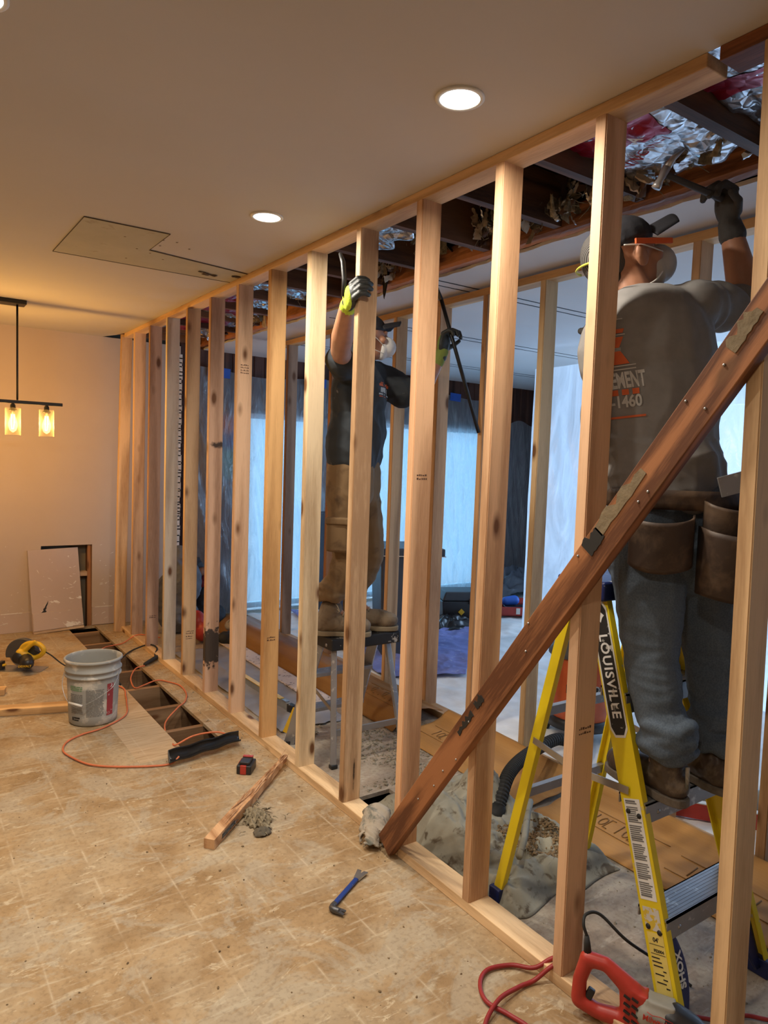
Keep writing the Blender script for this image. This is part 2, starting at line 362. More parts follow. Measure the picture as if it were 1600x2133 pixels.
# crawl space under the cut floor
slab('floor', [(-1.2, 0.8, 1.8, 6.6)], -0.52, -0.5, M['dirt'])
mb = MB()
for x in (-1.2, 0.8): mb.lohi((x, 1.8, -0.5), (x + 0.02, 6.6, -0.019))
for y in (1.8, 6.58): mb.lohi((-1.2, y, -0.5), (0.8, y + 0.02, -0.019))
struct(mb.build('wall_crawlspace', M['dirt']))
def ragged(x, y0, y1, n, amp):
    r = random.Random(3); return [(x + r.uniform(-amp, amp), y0 + (y1 - y0) * k / n) for k in range(n + 1)]
CZ = 2.509
mb = MB(); e = ragged(0.004, -2.2, 6.1, 110, 0.0045)
mb.prism([(-4.2, -2.2)] + e + [(-0.03, 6.3), (-0.10, 6.484), (-4.2, 6.484)], CZ, CZ + 0.014); struct(mb.build('ceiling', M['ceil']))
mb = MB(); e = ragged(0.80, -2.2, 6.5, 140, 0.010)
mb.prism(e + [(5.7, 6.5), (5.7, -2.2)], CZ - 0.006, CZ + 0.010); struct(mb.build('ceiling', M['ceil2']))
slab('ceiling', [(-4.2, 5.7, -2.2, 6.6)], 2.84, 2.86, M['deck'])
# walls of the room
HX0, HX1, HZ = -0.579, -0.172, 0.715
mb = MB(); Yb = 6.484
mb.lohi((-4.2, Yb, 0), (HX0, Yb + 0.013, CZ)); mb.lohi((HX0, Yb, HZ), (HX1, Yb + 0.013, CZ)); mb.lohi((HX1, Yb, 0), (0.585, Yb + 0.013, CZ))
struct(mb.build('wall_back', M['wall']))
mb = MB(); mb.lohi((-4.2, Yb + 0.10, -0.02), (0.6, Yb + 0.12, 2.84)); struct(mb.build('wall_sheathing', plain('sheathing', (0.20, 0.17, 0.12), 0.9, scale=6)))
mb = MB(); mb.lohi((-4.2, Yb - 0.012, 0), (HX0, Yb, 0.165)); struct(mb.build('baseboard_back', M['trim'], bevel=0.003))
mb = MB(); mb.lohi((HX1, Yb - 0.012, 0.004), (0.03, Yb, 0.165)); struct(mb.build('baseboard_back', M['trim'], bevel=0.003))
mb = MB(); r = random.Random(5); z = 0.3
while z < 2.4:
    h = r.uniform(0.02, 0.06); d = r.uniform(0.006, 0.02)
    mb.lohi((0.582 - d, Yb - 0.006, z), (0.592 + r.uniform(0, 0.012), Yb + 0.004, z + h + 0.01)); z += h
struct(mb.build('trim_1', M['plaster']))
struct(slab('wall_left', [(-4.24, -4.2, -2.2, 6.6)], 0, 2.84, M['wall'])); struct(slab('wall_front', [(-4.2, 5.7, -2.24, -2.2)], 0, 2.84, M['wall']))
# studs and blocking seen in the hole of the back wall
t = thing('wall_framing', 'old brown framing and blocking inside the square hole cut in the beige wall', 'framing', (-0.2, Yb + 0.05, 0))
mb = MB(); mb.lohi((HX1 - 0.034, Yb + 0.014, -0.01), (HX1 + 0.004, Yb + 0.095, 1.0)); mb.build('stud', M['old_z'], t)
mb = MB(); mb.lohi((-0.44, Yb + 0.016, 0.44), (HX1 - 0.036, Yb + 0.095, 0.478)); mb.build('blocking', M['stud_x'], t)
mb = MB(); mb.lohi((-0.62, Yb + 0.014, -0.01), (-0.585, Yb + 0.095, 1.0)); mb.build('stud', M['old_z'], t)
mb = MB(); mb.tube([(-0.30, Yb + 0.05, 0.48), (-0.30, Yb + 0.05, 0.56)], 0.018); mb.tube([(-0.30, Yb + 0.05, 0.56), (-0.30, Yb + 0.05, 0.60)], 0.026)
mb.build('pipe_stub', M['steel'], t)
# dark-panelled wall of the far room, glazed
W1 = (1.22, 2.05, 0.02, 1.95); W2 = (2.62, 4.42, 0.02, 1.95)
mb = MB(); Y = 6.5
for x0, x1, z0, z1 in ((0.592, W1[0], 0, CZ + 0.3), (W1[0], W1[1], W1[3], CZ + 0.3), (W1[1], W2[0], 0, CZ + 0.3), (W2[0], W2[1], W2[3], CZ + 0.3), (W2[1], 5.7, 0, CZ + 0.3)):
    mb.lohi((x0, Y, z0), (x1, Y + 0.05, z1))
struct(mb.build('wall_far', M['panel_dark']))
mb = MB(); x = 0.66
while x < 5.6:
    for (z0, z1) in (((0, CZ),) if not (W1[0] < x < W1[1] or W2[0] < x < W2[1]) else ((W1[3], CZ),)):
        mb.lohi((x, Y - 0.006, z0), (x + 0.008, Y, z1))
    x += 0.11
struct(mb.build('trim_2', M['panel_dark']))
mb = MB(); wy0, wy1, wz0, wz1 = 0.2, 4.6, 0.25, 2.30; X = 5.65
mb.lohi((X, -2.2, 0), (X + 0.05, wy0, 2.84)); mb.lohi((X, wy1, 0), (X + 0.05, 6.6, 2.84)); mb.lohi((X, wy0, 0), (X + 0.05, wy1, wz0)); mb.lohi((X, wy0, wz1), (X + 0.05, wy1, 2.84))
struct(mb.build('wall_right', M['panel_dark']))
gm, nt, b = nmat('window_glass'); nt.nodes.remove(b); ou = nt.nodes['Material Output']
tr = N(nt, 'ShaderNodeBsdfTransparent'); gl = N(nt, 'ShaderNodeBsdfGlossy'); gl.inputs['Roughness'].default_value = 0.03
fr = N(nt, 'ShaderNodeFresnel'); fr.inputs[0].default_value = 1.45; ms = N(nt, 'ShaderNodeMixShader')
nt.links.new(fr.outputs[0], ms.inputs[0]); nt.links.new(tr.outputs[0], ms.inputs[1]); nt.links.new(gl.outputs[0], ms.inputs[2]); nt.links.new(ms.outputs[0], ou.inputs[0])
M['glass'] = gm
def window_y(name, x0, x1, z0, z1, y, n):
    mb = MB(); f = 0.05
    mb.lohi((x0, y, z0), (x1, y + 0.06, z0 + f)); mb.lohi((x0, y, z1 - f), (x1, y + 0.06, z1))
    for k in range(n + 1):
        x = x0 + (x1 - x0 - f) * k / n; mb.lohi((x, y, z0), (x + f, y + 0.06, z1))
    o = struct(mb.build(name, M['white_frame']))
    g = MB().lohi((x0 + 0.02, y + 0.028, z0 + 0.02), (x1 - 0.02, y + 0.034, z1 - 0.02)).build('window_pane', M['glass'], o)
window_y('window_1', *W1, 6.5, 1); window_y('window_2', *W2, 6.5, 2)
mb = MB(); f = 0.05
for k in range(4): y = wy0 + (wy1 - wy0 - f) * k / 3; mb.lohi((X - 0.01, y, wz0), (X + 0.05, y + f, wz1))
mb.lohi((X - 0.01, wy0, wz0), (X + 0.05, wy1, wz0 + f)); mb.lohi((X - 0.01, wy0, wz1 - f), (X + 0.05, wy1, wz1))
o = struct(mb.build('window_3', M['white_frame'])); MB().lohi((X + 0.018, wy0 + 0.02, wz0 + 0.02), (X + 0.024, wy1 - 0.02, wz1 - 0.02)).build('window_pane', M['glass'], o)
# drywall patch let into the ceiling
t = thing('drywall_patch', 'unpainted L-shaped drywall patch let into the ceiling beside the pendant lamp', 'drywall patch', (-0.5, 3.6, CZ))
P = [(-0.915, 3.266), (-0.552, 3.257), (-0.553, 3.572), (-0.002, 3.665), (-0.002, 3.905), (-0.925, 3.924)]
MB().prism(P, CZ - 0.0025, CZ - 0.0005).build('board', M['patch'], t)
mb = MB()
for (a, b_, wd) in ((0, 1, 0.006), (2, 3, 0.008), (5, 4, 0.005), (5, 0, 0.002), (1, 2, 0.002)):
    A, B = V((*P[a], CZ - 0.003)), V((*P[b_], CZ - 0.003)); mb.beam(A, B, wd, 0.002)
mb.build('gap_seam', plain('dark_seam', (0.08, 0.055, 0.035), 0.9), t)
mb = MB(); r = random.Random(2)
for (cx, cy, s) in ((-0.175, 3.80, 0.035), (-0.045, 3.75, 0.022)):
    mb = MB()
    for k in range(9): mb.ell((cx + r.uniform(-s, s) * 1.4, cy + r.uniform(-s, s) * 0.6, CZ - 0.0065), (r.uniform(0.3, 0.6) * s, r.uniform(0.15, 0.35) * s, 0.003), nu=7, nv=5)
    mb.build('torn_hole', plain('torn_dark', (0.10, 0.07, 0.045), 0.95), t)
dm = plain('nail_dimple', (0.25, 0.18, 0.11), 0.9)
for k in range(9): MB().ell((-0.86 + r.uniform(0, 0.5), 3.33 + r.uniform(0, 0.5), CZ - 0.003), (0.006, 0.006, 0.001), nu=6, nv=4).build('nail_head', dm, t)
# seams of old lath left on the far ceiling: pairs of dark lines running across
t = thing('ceiling_seams', 'thin dark cut lines in pairs across the pale far ceiling', 'ceiling lines', (2, 4, CZ - 0.006))
mb = MB()
for y0, x0, x1 in ((3.05, 0.83, 2.8), (3.13, 0.83, 2.8), (4.23, 0.9, 4.2), (4.33, 0.9, 4.2), (5.45, 1.3, 4.6), (5.55, 1.3, 4.6)):
    x = x0; rr = random.Random(int(y0 * 100)); mb = MB()
    while x < x1:
        l = rr.uniform(0.05, 0.30); mb.lohi((x, y0 + rr.uniform(-0.002, 0.002), CZ - 0.0085), (min(x + l, x1) + 0.002, y0 + 0.006 + rr.uniform(0, 0.003), CZ - 0.0062)); x += l
    mb.build('cut_line', M['ink'], t)

# ------------------------------------------------------------------ cut floor: joists in the gap
names = ['by the wall', 'third from the wall', 'behind the bucket rim', 'beside the bucket', 'in the middle of the gap', 'under the orange cord loop', 'nearest the black shroud']
j0 = None
for k, y in enumerate((6.32, 5.90, 5.48, 5.05, 4.636, 4.22, 3.83)):
    if j0 is None: j0 = MB(Matrix.Translation((0.0, 0, 0))).lohi((-0.95, -0.019, -0.205), (0.75, 0.019, 0)).build('floor_joist', M['stud_x'], bevel=0.002); o = j0; o.color = (0.50, 0.40, 0.32, 1)
    else: o = j0.copy(); COL.objects.link(o)
    o.location = (0, y, -0.0195)
    tag(o, 'brown floor joist crossing the open floor gap, ' + names[k], 'joist', 'floor joists in the open floor gap')
j = MB().lohi((0.0, 2.568, -0.20), (0.38, 2.606, -0.075)).build('floor_joist', M['stud_x']); j.color = (0.7, 0.6, 0.5, 1)
tag(j, 'dark floor joist inside the small square floor hole beside the bottom plate', 'joist')

# ------------------------------------------------------------------ stud walls
SB = 0.0381
stud_me = None
def stud(y, x, label, tint, top_dy=0, group='studs of the near temporary wall', mat=None, twist=0, z0=SB, z1=2.475, dx=0):
    global stud_me
    h = z1 - z0
    if stud_me is None:
        o = MB().lohi((0, 0, 0), (0.089, SB, 1.0)).build('wall_stud', M['stud']); stud_me = o.data
        bpy.data.objects.remove(o)
        # rebuild with eased edges as real geometry, so that copies share it
        bm = bmesh.new(); bm.from_mesh(stud_me)
        for v in bm.verts: v.co.z *= 2.4369
        ed = [e for e in bm.edges if abs((e.verts[0].co - e.verts[1].co).z) > 1]
        bmesh.ops.bevel(bm, geom=ed, offset=0.003, segments=2, affect='EDGES'); bm.to_mesh(stud_me); bm.free()
    me = stud_me
    if mat is not None or abs(h - 2.4369) > 0.002:
        me = stud_me.copy(); 
        for v in me.vertices: v.co.z *= h / 2.4369
        if mat is not None: me.materials.clear(); me.materials.append(mat)
    o = bpy.data.objects.new('wall_stud', me); COL.objects.link(o)
    o.location = (x, y, z0); o.color = (tint[0], tint[1] * 1.02, min(1.25, tint[2] * 1.12), 1)
    o.rotation_euler = (-top_dy / h, dx / h, twist)
    tag(o, label, 'stud', group); return o
char = lumber('spruce_stud_charred', WD, WL, marks=[((0.045, 0, 0.29), (0.16, 0.6, 0.24), (0.018, 0.016, 0.013), 0.3), ((0.06, 0, 1.55), (0.10, 0.6, 0.045), (0.03, 0.022, 0.018), 0.5)])
pitch = lumber('spruce_stud_pitch', WD, WL, marks=[((0.052, 0, 0.13), (0.010, 0.3, 0.16), (0.008, 0.005, 0.004), 0.6)], contrast=1.5)
ST = [ # y, tint, label, top dy, mat
 (5.851, (1.0, 0.86, 0.70), 'second stud from the beige wall, knotty and warm brown', -0.005, None),
 (5.437, (0.86, 0.70, 0.60), 'reddish brown spruce stud just left of the pale greenish one', -0.005, None),
 (5.023, (0.98, 1.06, 1.05), 'pale greenish white stud among brown ones, left part of the near wall', 0.002, None),
 (4.606, (0.98, 0.82, 0.58), 'knotty honey stud right of the pale greenish one', 0.006, None),
 (4.195, (0.95, 0.77, 0.66), 'stud with a black charred patch near its foot', 0.0, char),
 (3.775, (1.08, 0.90, 0.74), 'pinkish stud right of the charred one', 0.004, None),
 (3.355, (1.05, 0.80, 0.46), 'golden orange stud left of the palest tall stud', 0.009, None),
 (2.939, (1.22, 1.22, 1.02), 'palest cream stud just left of the worker in the dark shirt', 0.01, None),
 (2.526, (1.12, 1.0, 0.80), 'stud gripped by the lime glove, black pitch streak at its foot', -0.003, pitch),
 (2.112, (1.15, 0.90, 0.68), 'pink stud between the two gloved hands and the brown brace foot', 0.0, None),
 (1.703, (1.14, 0.93, 0.72), 'stud with rough saw ridges, crossed low by the brown diagonal brace', -0.006, None),
 (1.297, (1.08, 0.88, 0.70), 'wide near stud in front of the grey shirted worker\'s head', 0.008, None),
 (0.811, (1.12, 0.98, 0.72), 'nearest stud at the right edge with big knots, before the yellow ladder', 0.036, None)]
for y, t_, l, dy, mt in ST: stud(y, 0, l, t_, dy, mat=mt)
stud(6.17, -0.055, 'leftmost stud of all, set against the beige back wall end of the framing', (1.12, 0.98, 0.72), 0.0, z0=0.0, z1=2.50, dx=0.036)
BT = [(5.31, (0.62, 0.50, 0.42), 'far wall stud left of the golden stud, under the far top plate\'s end'),
 (4.97, (0.66, 0.55, 0.47), 'far wall stud with nails, behind the golden orange stud'),
 (4.60, (0.60, 0.36, 0.20), 'thin dark orange far stud peeping out left of the palest near stud'),
 (4.21, (0.80, 0.63, 0.48), 'far wall stud behind the dark shirted worker\'s trousers'),
 (3.785, (1.0, 0.82, 0.58), 'far wall stud right of the worker\'s cap, before the blue plastic'),
 (3.34, (0.98, 0.78, 0.58), 'far wall stud beside the gloved hand on the pry bar'),
 (2.935, (0.82, 0.62, 0.42), 'far wall stud half hidden left of the stud with saw ridges'),
 (2.515, (1.0, 0.92, 0.68), 'far wall stud with bark edge near its foot, left of the blue curtain'),
 (1.69, (0.95, 0.76, 0.55), 'far wall stud behind the grey shirted worker\'s shoulder'),
 (1.27, (0.98, 0.80, 0.58), 'far wall stud at the right edge behind the nearest stud')]
BX = 1.085
for y, t_, l in BT:
    stud(y, BX, l, t_, 0.0, 'studs of the far temporary wall', z1=2.45, z0=SB, dx=0.0)
def plate(name, lab, x, y0, y1, z0, z1, tint, group=None, mat=None, wdt=0.089):
    yc = (y0 + y1) / 2
    o = MB().lohi((0, y0 - yc, 0), (wdt, y1 - yc, z1 - z0)).build(name, mat or M['stud_y'], bevel=0.003)
    o.location = (x, yc, z0); o.color = (*tint, 1); return tag(o, lab, 'wall plate', group)
plate('bottom_plate', 'pale bottom plate of the near stud wall, from the brace foot to the right edge', 0, -0.6, 2.118, 0, SB, (1.28, 1.20, 1.02), 'bottom plates')
plate('bottom_plate', 'pale bottom plate of the near stud wall, from the brace to the beige wall', 0, 2.121, 6.2, 0, SB, (1.28, 1.20, 1.0), 'bottom plates')
plate('top_plate', 'long pale top plate over the near studs along the ceiling edge', 0, 1.02, 6.16, 2.475, CZ, (1.08, 0.92, 0.70), 'top plates')
plate('top_plate', 'old reddish top plate piece above the nearest stud at the right edge', 0, -0.6, 0.99, 2.475, CZ, (1.0, 0.85, 0.8), 'top plates', mat=M['old_y'])
plate('top_plate', 'honey coloured top plate over the far studs', BX, -0.4, 5.50, 2.45, 2.4885, (1.0, 0.80, 0.52), 'top plates')
plate('bottom_plate', 'bottom plate of the far stud wall, half under the protection board', BX, -0.4, 5.5, 0, SB, (0.9, 0.75, 0.55), 'bottom plates')
def stamp(y, z, seed, x0=0.02, mt=None):
    r_ = random.Random(seed); mb = MB()
    par = min((o for o in bpy.data.objects if o.name.startswith('wall_stud') and abs(o.location.x) < 0.03), key=lambda o: abs(o.location.y - y))
    for row in range(2):
        x = x0
        while x < x0 + 0.045:
            w_ = r_.uniform(0.003, 0.009); mb.lohi((x, -0.0006, z + row * 0.014), (x + w_, 0.0004, z + row * 0.014 + r_.uniform(0.003, 0.008))); x += w_ + 0.003
    o = mb.build('grade_stamp', plain('stamp_ink', (0.10, 0.05, 0.03), 0.8)); o.parent = par
for a_ in ((4.606, 0.28, 1), (4.606, 0.245, 7), (3.355, 0.52, 2), (3.775, 1.98, 3), (3.775, 1.95, 8), (1.297, 0.72, 4), (5.437, 0.22, 5), (2.112, 1.42, 6)): stamp(*a_)
# brace: old reddish two-by-four from the floor up to the right
A = V((0, 2.158, 0.036)); zax = V((0, -0.5895, 0.8078)); xax = V((1, 0, 0)); yax = zax.cross(xax); L = 2.55
t = thing('diagonal_brace', 'reddish brown old timber brace leaning diagonally across the near studs', 'brace', A)
BM = Matrix.Translation(A) @ Matrix((xax, yax, zax)).transposed().to_4x4()
bo = MB().lohi((-0.040, -0.0445, 0), (-0.002, 0.0445, L)).build('timber', M['old_z'], bevel=0.003)
bo.parent = t; bo.matrix_local = Matrix((xax, yax, zax)).transposed().to_4x4(); bo.color = (1.0, 0.85, 0.75, 1)
r = random.Random(11)
olive = plain('torn_felt_paper', (0.20, 0.15, 0.085), 0.85, scale=40, bmp=0.3)
def scrap(zc, l, wd, m, yo=0.0):
    pts = []; n = 9
    for k in range(n + 1): pts.append((yo - wd / 2 + r.uniform(-0.003, 0.003), zc - l / 2 + l * k / n))
    for k in range(n, -1, -1): pts.append((yo + wd / 2 + r.uniform(-0.014, 0.008), zc - l / 2 + l * k / n))
    MB(BM @ Matrix(((0, 0, 1, 0), (1, 0, 0, 0), (0, 1, 0, 0), (0, 0, 0, 1)))).prism(pts, -0.0425, -0.0402).build('paper_scrap', m, t)
scrap(1.72, 0.21, 0.034, olive, 0.022); scrap(1.585, 0.07, 0.04, M['ink'], 0.018); scrap(2.22, 0.10, 0.034, olive, 0.018); scrap(0.77, 0.11, 0.022, M['ink'], 0.018); scrap(0.88, 0.05, 0.03, M['ink'], 0.022)
mb = MB(BM)
for k in range(16):
    q = (-0.0405, r.uniform(-0.04, 0.04), r.uniform(0.1, L - 0.1)); mb.ell(q, (0.004, 0.004, 0.004), nu=8, nv=5)
mb.build('nail_head', M['steel'], t)
# ------------------------------------------------------------------ lamps
def led(x, y, label, power=LED_POWER, col=(1.0, 0.905, 0.775), seen=True, r=0.055):
    t = thing('recessed_light', label, 'ceiling light', (x, y, CZ), 'recessed ceiling lights')
    m = Matrix.Translation((x, y, CZ))
    MB(m).lathe([(r + 0.012, 0.0), (r + 0.012, -0.004), (r, -0.006), (r, 0.0)]).build('trim_ring', M['white'], t)
    MB(m).lathe([(0.0005, -0.005), (r * 0.8, -0.0045), (r, -0.0035), (r, -0.001), (0.0005, -0.001)]).build('lamp_lens', M['led'], t)
    d = bpy.data.lights.new('lamp', 'AREA'); d.shape = 'DISK'; d.size = r * 1.9; d.energy = power; d.color = col; d.spread = math.radians(170)
    o = bpy.data.objects.new('lamp', d); COL.objects.link(o); o.parent = t; o.location = (0, 0, -0.008)
led(-0.315, 1.544, 'larger nearer recessed ceiling light above the near studs')
led(-0.313, 2.758, 'smaller farther recessed ceiling light near the studs')
led(-1.43, 1.86, 'recessed ceiling light glowing at the top left corner of the photo')
led(-1.6, 0.20, 'recessed ceiling light behind the camera, far from the stud wall', 9)
led(-1.5, 2.85, 'recessed ceiling light left of the frame beside the drywall patch')
led(-2.7, 1.5, 'recessed ceiling light in the far left of the warm room', 9)
led(3.23, 5.40, 'tiny white ceiling light in the far blue room', 3, (0.8, 0.9, 1.0), r=0.035)
# linear pendant with glass shades
PY, PX = 5.39, -0.895
t = thing('pendant_lamp', 'black linear pendant lamp with clear glass cylinder shades and glowing bulbs', 'pendant lamp', (PX - 0.30, PY, CZ))
MB().lohi((-1.50, PY - 0.06, CZ - 0.028), (-0.845, PY + 0.06, CZ - 0.001)).build('canopy', M['black'], t, bevel=0.003)
MB().tube([(PX, PY, CZ - 0.02), (PX, PY, 1.85)], 0.0065).build('rod', M['black'], t)
MB().tube([(PX - 0.57, PY, CZ - 0.02), (PX - 0.57, PY, 1.85)], 0.0065).build('rod', M['black'], t)
MB().lohi((-1.78, PY - 0.011, 1.826), (-0.613, PY + 0.011, 1.848)).build('crossbar', M['black'], t, bevel=0.002)
bulbm, nt, b = nmat('glowing_bulb'); b.inputs['Emission Color'].default_value = (1, 0.62, 0.20, 1); b.inputs['Emission Strength'].default_value = 5; b.inputs['Base Color'].default_value = (1, 0.7, 0.3, 1)
filam, nt, b = nmat('glowing_filament'); b.inputs['Emission Color'].default_value = (1, 0.86, 0.50, 1); b.inputs['Emission Strength'].default_value = 30
amber, nt, b = nmat('amber_bulb_glass'); nt.nodes.remove(b); ou = nt.nodes['Material Output']
tr = N(nt, 'ShaderNodeBsdfTransparent'); tr.inputs[0].default_value = (1, 0.86, 0.55, 1); gl = N(nt, 'ShaderNodeEmission'); gl.inputs[0].default_value = (1, 0.55, 0.14, 1); gl.inputs[1].default_value = 9.0
ms = N(nt, 'ShaderNodeMixShader'); ms.inputs[0].default_value = 0.35; nt.links.new(tr.outputs[0], ms.inputs[1]); nt.links.new(gl.outputs[0], ms.inputs[2]); nt.links.new(ms.outputs[0], ou.inputs[0])
shade, nt, b = nmat('clear_shade_glass'); nt.nodes.remove(b); ou = nt.nodes['Material Output']
tr = N(nt, 'ShaderNodeBsdfTransparent'); tr.inputs[0].default_value = (0.97, 0.97, 0.95, 1); gl = N(nt, 'ShaderNodeBsdfTranslucent'); gl.inputs[0].default_value = (0.40, 0.37, 0.32, 1)
fr = N(nt, 'ShaderNodeLayerWeight'); fr.inputs[0].default_value = 0.04; ms = N(nt, 'ShaderNodeMixShader'); nt.links.new(fr.outputs['Facing'], ms.inputs[0]); nt.links.new(tr.outputs[0], ms.inputs[1]); nt.links.new(gl.outputs[0], ms.inputs[2]); nt.links.new(ms.outputs[0], ou.inputs[0])
M['clear'] = shade
for x in (-0.714, -0.922, -1.13, -1.338, -1.546):
    m = Matrix.Translation((x, PY, 0))
    s = MB(m).lathe([(0.006, 1.83), (0.016, 1.815), (0.018, 1.79), (0.026, 1.785), (0.026, 1.775), (0.016, 1.77), (0.016, 1.755), (0.001, 1.755)], n=20).build('socket', M['black'], t)
    MB(m).lathe([(0.020, 1.796), (0.046, 1.796), (0.048, 1.792), (0.048, 1.614), (0.0465, 1.614), (0.0465, 1.791), (0.020, 1.7945)], n=40).build('glass_shade', shade, t)
    bb = MB(m).lathe([(0.013, 1.757), (0.015, 1.74), (0.027, 1.70), (0.029, 1.675), (0.020, 1.645), (0.004, 1.632), (0.0005, 1.632)], n=24).build('bulb', amber, t)
    MB(m).tube([(0.006, 0, 1.75), (0.010, 0.004, 1.70), (0.004, 0.008, 1.655), (-0.006, 0.006, 1.655), (-0.010, 0, 1.70), (-0.006, 0, 1.75)], 0.0022, 6).build('filament', filam, bb)
    d = bpy.data.lights.new('lamp', 'POINT'); d.energy = BULB_POWER; d.color = (1.0, 0.60, 0.22); d.shadow_soft_size = 0.018
    o = bpy.data.objects.new('lamp', d); COL.objects.link(o); o.parent = t; o.location = V((x, PY, 1.69)) - org(t)

# ------------------------------------------------------------------ loose panel cut from the wall
A0, A1 = V((-0.655, 6.355, 0.004)), V((-0.262, 6.405, 0.012)); T0 = V((-0.722, 6.462, 0.672)); 
xa = (A1 - A0).normalized(); za = (T0 - A0); za = (za - xa * za.dot(xa)).normalized(); ya = za.cross(xa)
PM = Matrix.Translation(A0) @ Matrix((xa, ya, za)).transposed().to_4x4()
t = thing('wall_panel_offcut', 'scuffed cut-out piece of beige wall leaning against the back wall below the hole', 'wall panel', A0)
p = MB().lohi((0, 0, 0), (0.405, 0.013, 0.69)).build('board', M['wallpanel'], bevel=0.001); p.parent = t; p.matrix_local = PM.to_3x3().to_4x4()
p = MB(PM).lohi((0.002, -0.011, 0.018), (0.403, -0.0005, 0.165)).build('baseboard_strip', M['wallpanel'], t, bevel=0.002)
MB(PM).lohi((0.0, -0.011, -0.004), (0.405, 0.013, 0.016)).build('bare_wood_edge', M['stud_x'], t)
mb = MB(PM); r = random.Random(8)
pts = [(0.035 + 0.10 * k / 12 + r.uniform(-0.006, 0.006), 0.10 + 0.16 * k / 12) for k in range(13)]
poly = [(x, z) for x, z in pts] + [(x + 0.012 * math.sin(PI * k / 12) * r.uniform(0.8, 2.2), z - 0.01) for k, (x, z) in reversed(list(enumerate(pts)))]
mb.prism(poly, 0.0003, 0.0016, Matrix(((1, 0, 0, 0), (0, 0, -1, 0), (0, 1, 0, 0), (0, 0, 0, 1)))); mb.build('tear', M['ink'], t)
mb = MB(PM)
for k in range(26):
    u, v = r.uniform(0.02, 0.38), r.uniform(0.02, 0.66); a = r.uniform(-1.4, 1.0); l = r.uniform(0.004, 0.03) * r.random() + 0.003; wd = r.uniform(0.001, 0.005)
    ps = [(u + math.cos(a) * l * c * q - math.sin(a) * wd * s * q, v + math.sin(a) * l * c * q + math.cos(a) * wd * s * q) for c, s, q in ((math.cos(k * PI / 7), math.sin(k * PI / 7), r.uniform(0.35, 1.3)) for k in range(14))]
    y_ = 0.0112 if v < 0.165 else 0.0002
    mb.prism(ps, y_, y_ + 0.0008, Matrix(((1, 0, 0, 0), (0, 0, -1, 0), (0, 1, 0, 0), (0, 0, 0, 1))))
mb.build('chipped_paint', M['plaster'], t)
# chips of bare plaster on the back wall around the hole
mb = MB()
for k in range(34):
    u, v = r.choice((r.uniform(-0.15, 0.02), r.uniform(-0.88, -0.70))), r.uniform(0.05, 0.45); 
    if k > 28: v = r.uniform(0.45, 0.85)
    a = r.uniform(-0.9, 0.9); l = r.uniform(0.004, 0.03) * r.random() + 0.003; wd = r.uniform(0.001, 0.005); yy = Yb - (0.0125 if v < 0.17 else 0.0005)
    ps = [(u + math.cos(a) * l * c * q - math.sin(a) * wd * s * q, v + math.sin(a) * l * c * q + math.cos(a) * wd * s * q) for c, s, q in ((math.cos(k * PI / 7), math.sin(k * PI / 7), r.uniform(0.35, 1.3)) for k in range(14))]
    mb.prism(ps, -yy, -yy + 0.0008, Matrix(((1, 0, 0, 0), (0, 0, -1, 0), (0, 1, 0, 0), (0, 0, 0, 1))))
mb.lohi((-0.88, Yb - 0.0135, 0.160), (-0.72, Yb - 0.0118, 0.167)); mb.lohi((-0.15, Yb - 0.0135, 0.160), (0.0, Yb - 0.0118, 0.166))
struct(mb.build('trim_3', M['plaster']))

# ------------------------------------------------------------------ bucket
BC = V((-0.668, 4.16, 0)); 
t = thing('plastic_bucket', 'dirty grey five gallon bucket with printed label beside the open floor gap', 'bucket', BC)
m = Matrix.Translation(BC)
grey = splotch('dusty_grey_plastic', (0.34, 0.34, 0.315), (0.58, 0.55, 0.48), 8, 0.54, 0.62, 0.55)
prof = [(0.0005, 0.004), (0.120, 0.003), (0.128, 0.012), (0.130, 0.05), (0.1385, 0.262), (0.1385, 0.268), (0.150, 0.270), (0.150, 0.278), (0.1425, 0.282), (0.143, 0.300), (0.152, 0.302), (0.152, 0.310), (0.144, 0.315), (0.1455, 0.352), (0.156, 0.354), (0.156, 0.366), (0.148, 0.370), (0.144, 0.366), (0.142, 0.35), (0.135, 0.25), (0.125, 0.012), (0.0005, 0.011)]
MB(m).lathe(prof, n=64).build('shell', grey, t)
# label: printed sleeve that curves round the side facing the room
lab_m = plain('label_print_grey', (0.20, 0.20, 0.19), 0.6, scale=50); lab_r = splotch('label_print_red', (0.30, 0.035, 0.04), (0.55, 0.5, 0.48), 45, 0.58, 0.66); lab_g = plain('label_print_green', (0.16, 0.30, 0.16), 0.6)
camdir = math.atan2(0 - BC.y, -1.587 - BC.x)
def onbucket(mb, a0, a1, z0, z1, off=0.0012):
    def fn(u, v):
        z = z0 + (z1 - z0) * v; rr = 0.130 + (0.1385 - 0.130) * (z - 0.05) / 0.212 + off; a = camdir + a0 + (a1 - a0) * u
        return V(BC) + V((rr * math.cos(a), rr * math.sin(a), z))
    mb.grid(fn, max(1, int(abs(a1 - a0) / 0.08)), 1)
mb = MB(); rr = random.Random(4)
def lines(mb, a0, a1, z0, z1, n, fill=0.62):
    for k in range(n):
        zz = z0 + (z1 - z0) * k / n; a = a0
        while a < a1 - 0.05:
            l = rr.uniform(0.06, 0.30); onbucket(mb, a, min(a + l, a1), zz, zz + (z1 - z0) / n * fill); a += l + 0.025
lines(mb, -0.28, 0.42, 0.06, 0.215, 19); lines(mb, -1.0, -0.42, 0.075, 0.19, 12); mb.build('label_text', lab_m, t, recalc=False)
mb = MB(); onbucket(mb, 0.55, 0.86, 0.055, 0.235); mb.build('label_red_bar', lab_r, t, recalc=False)
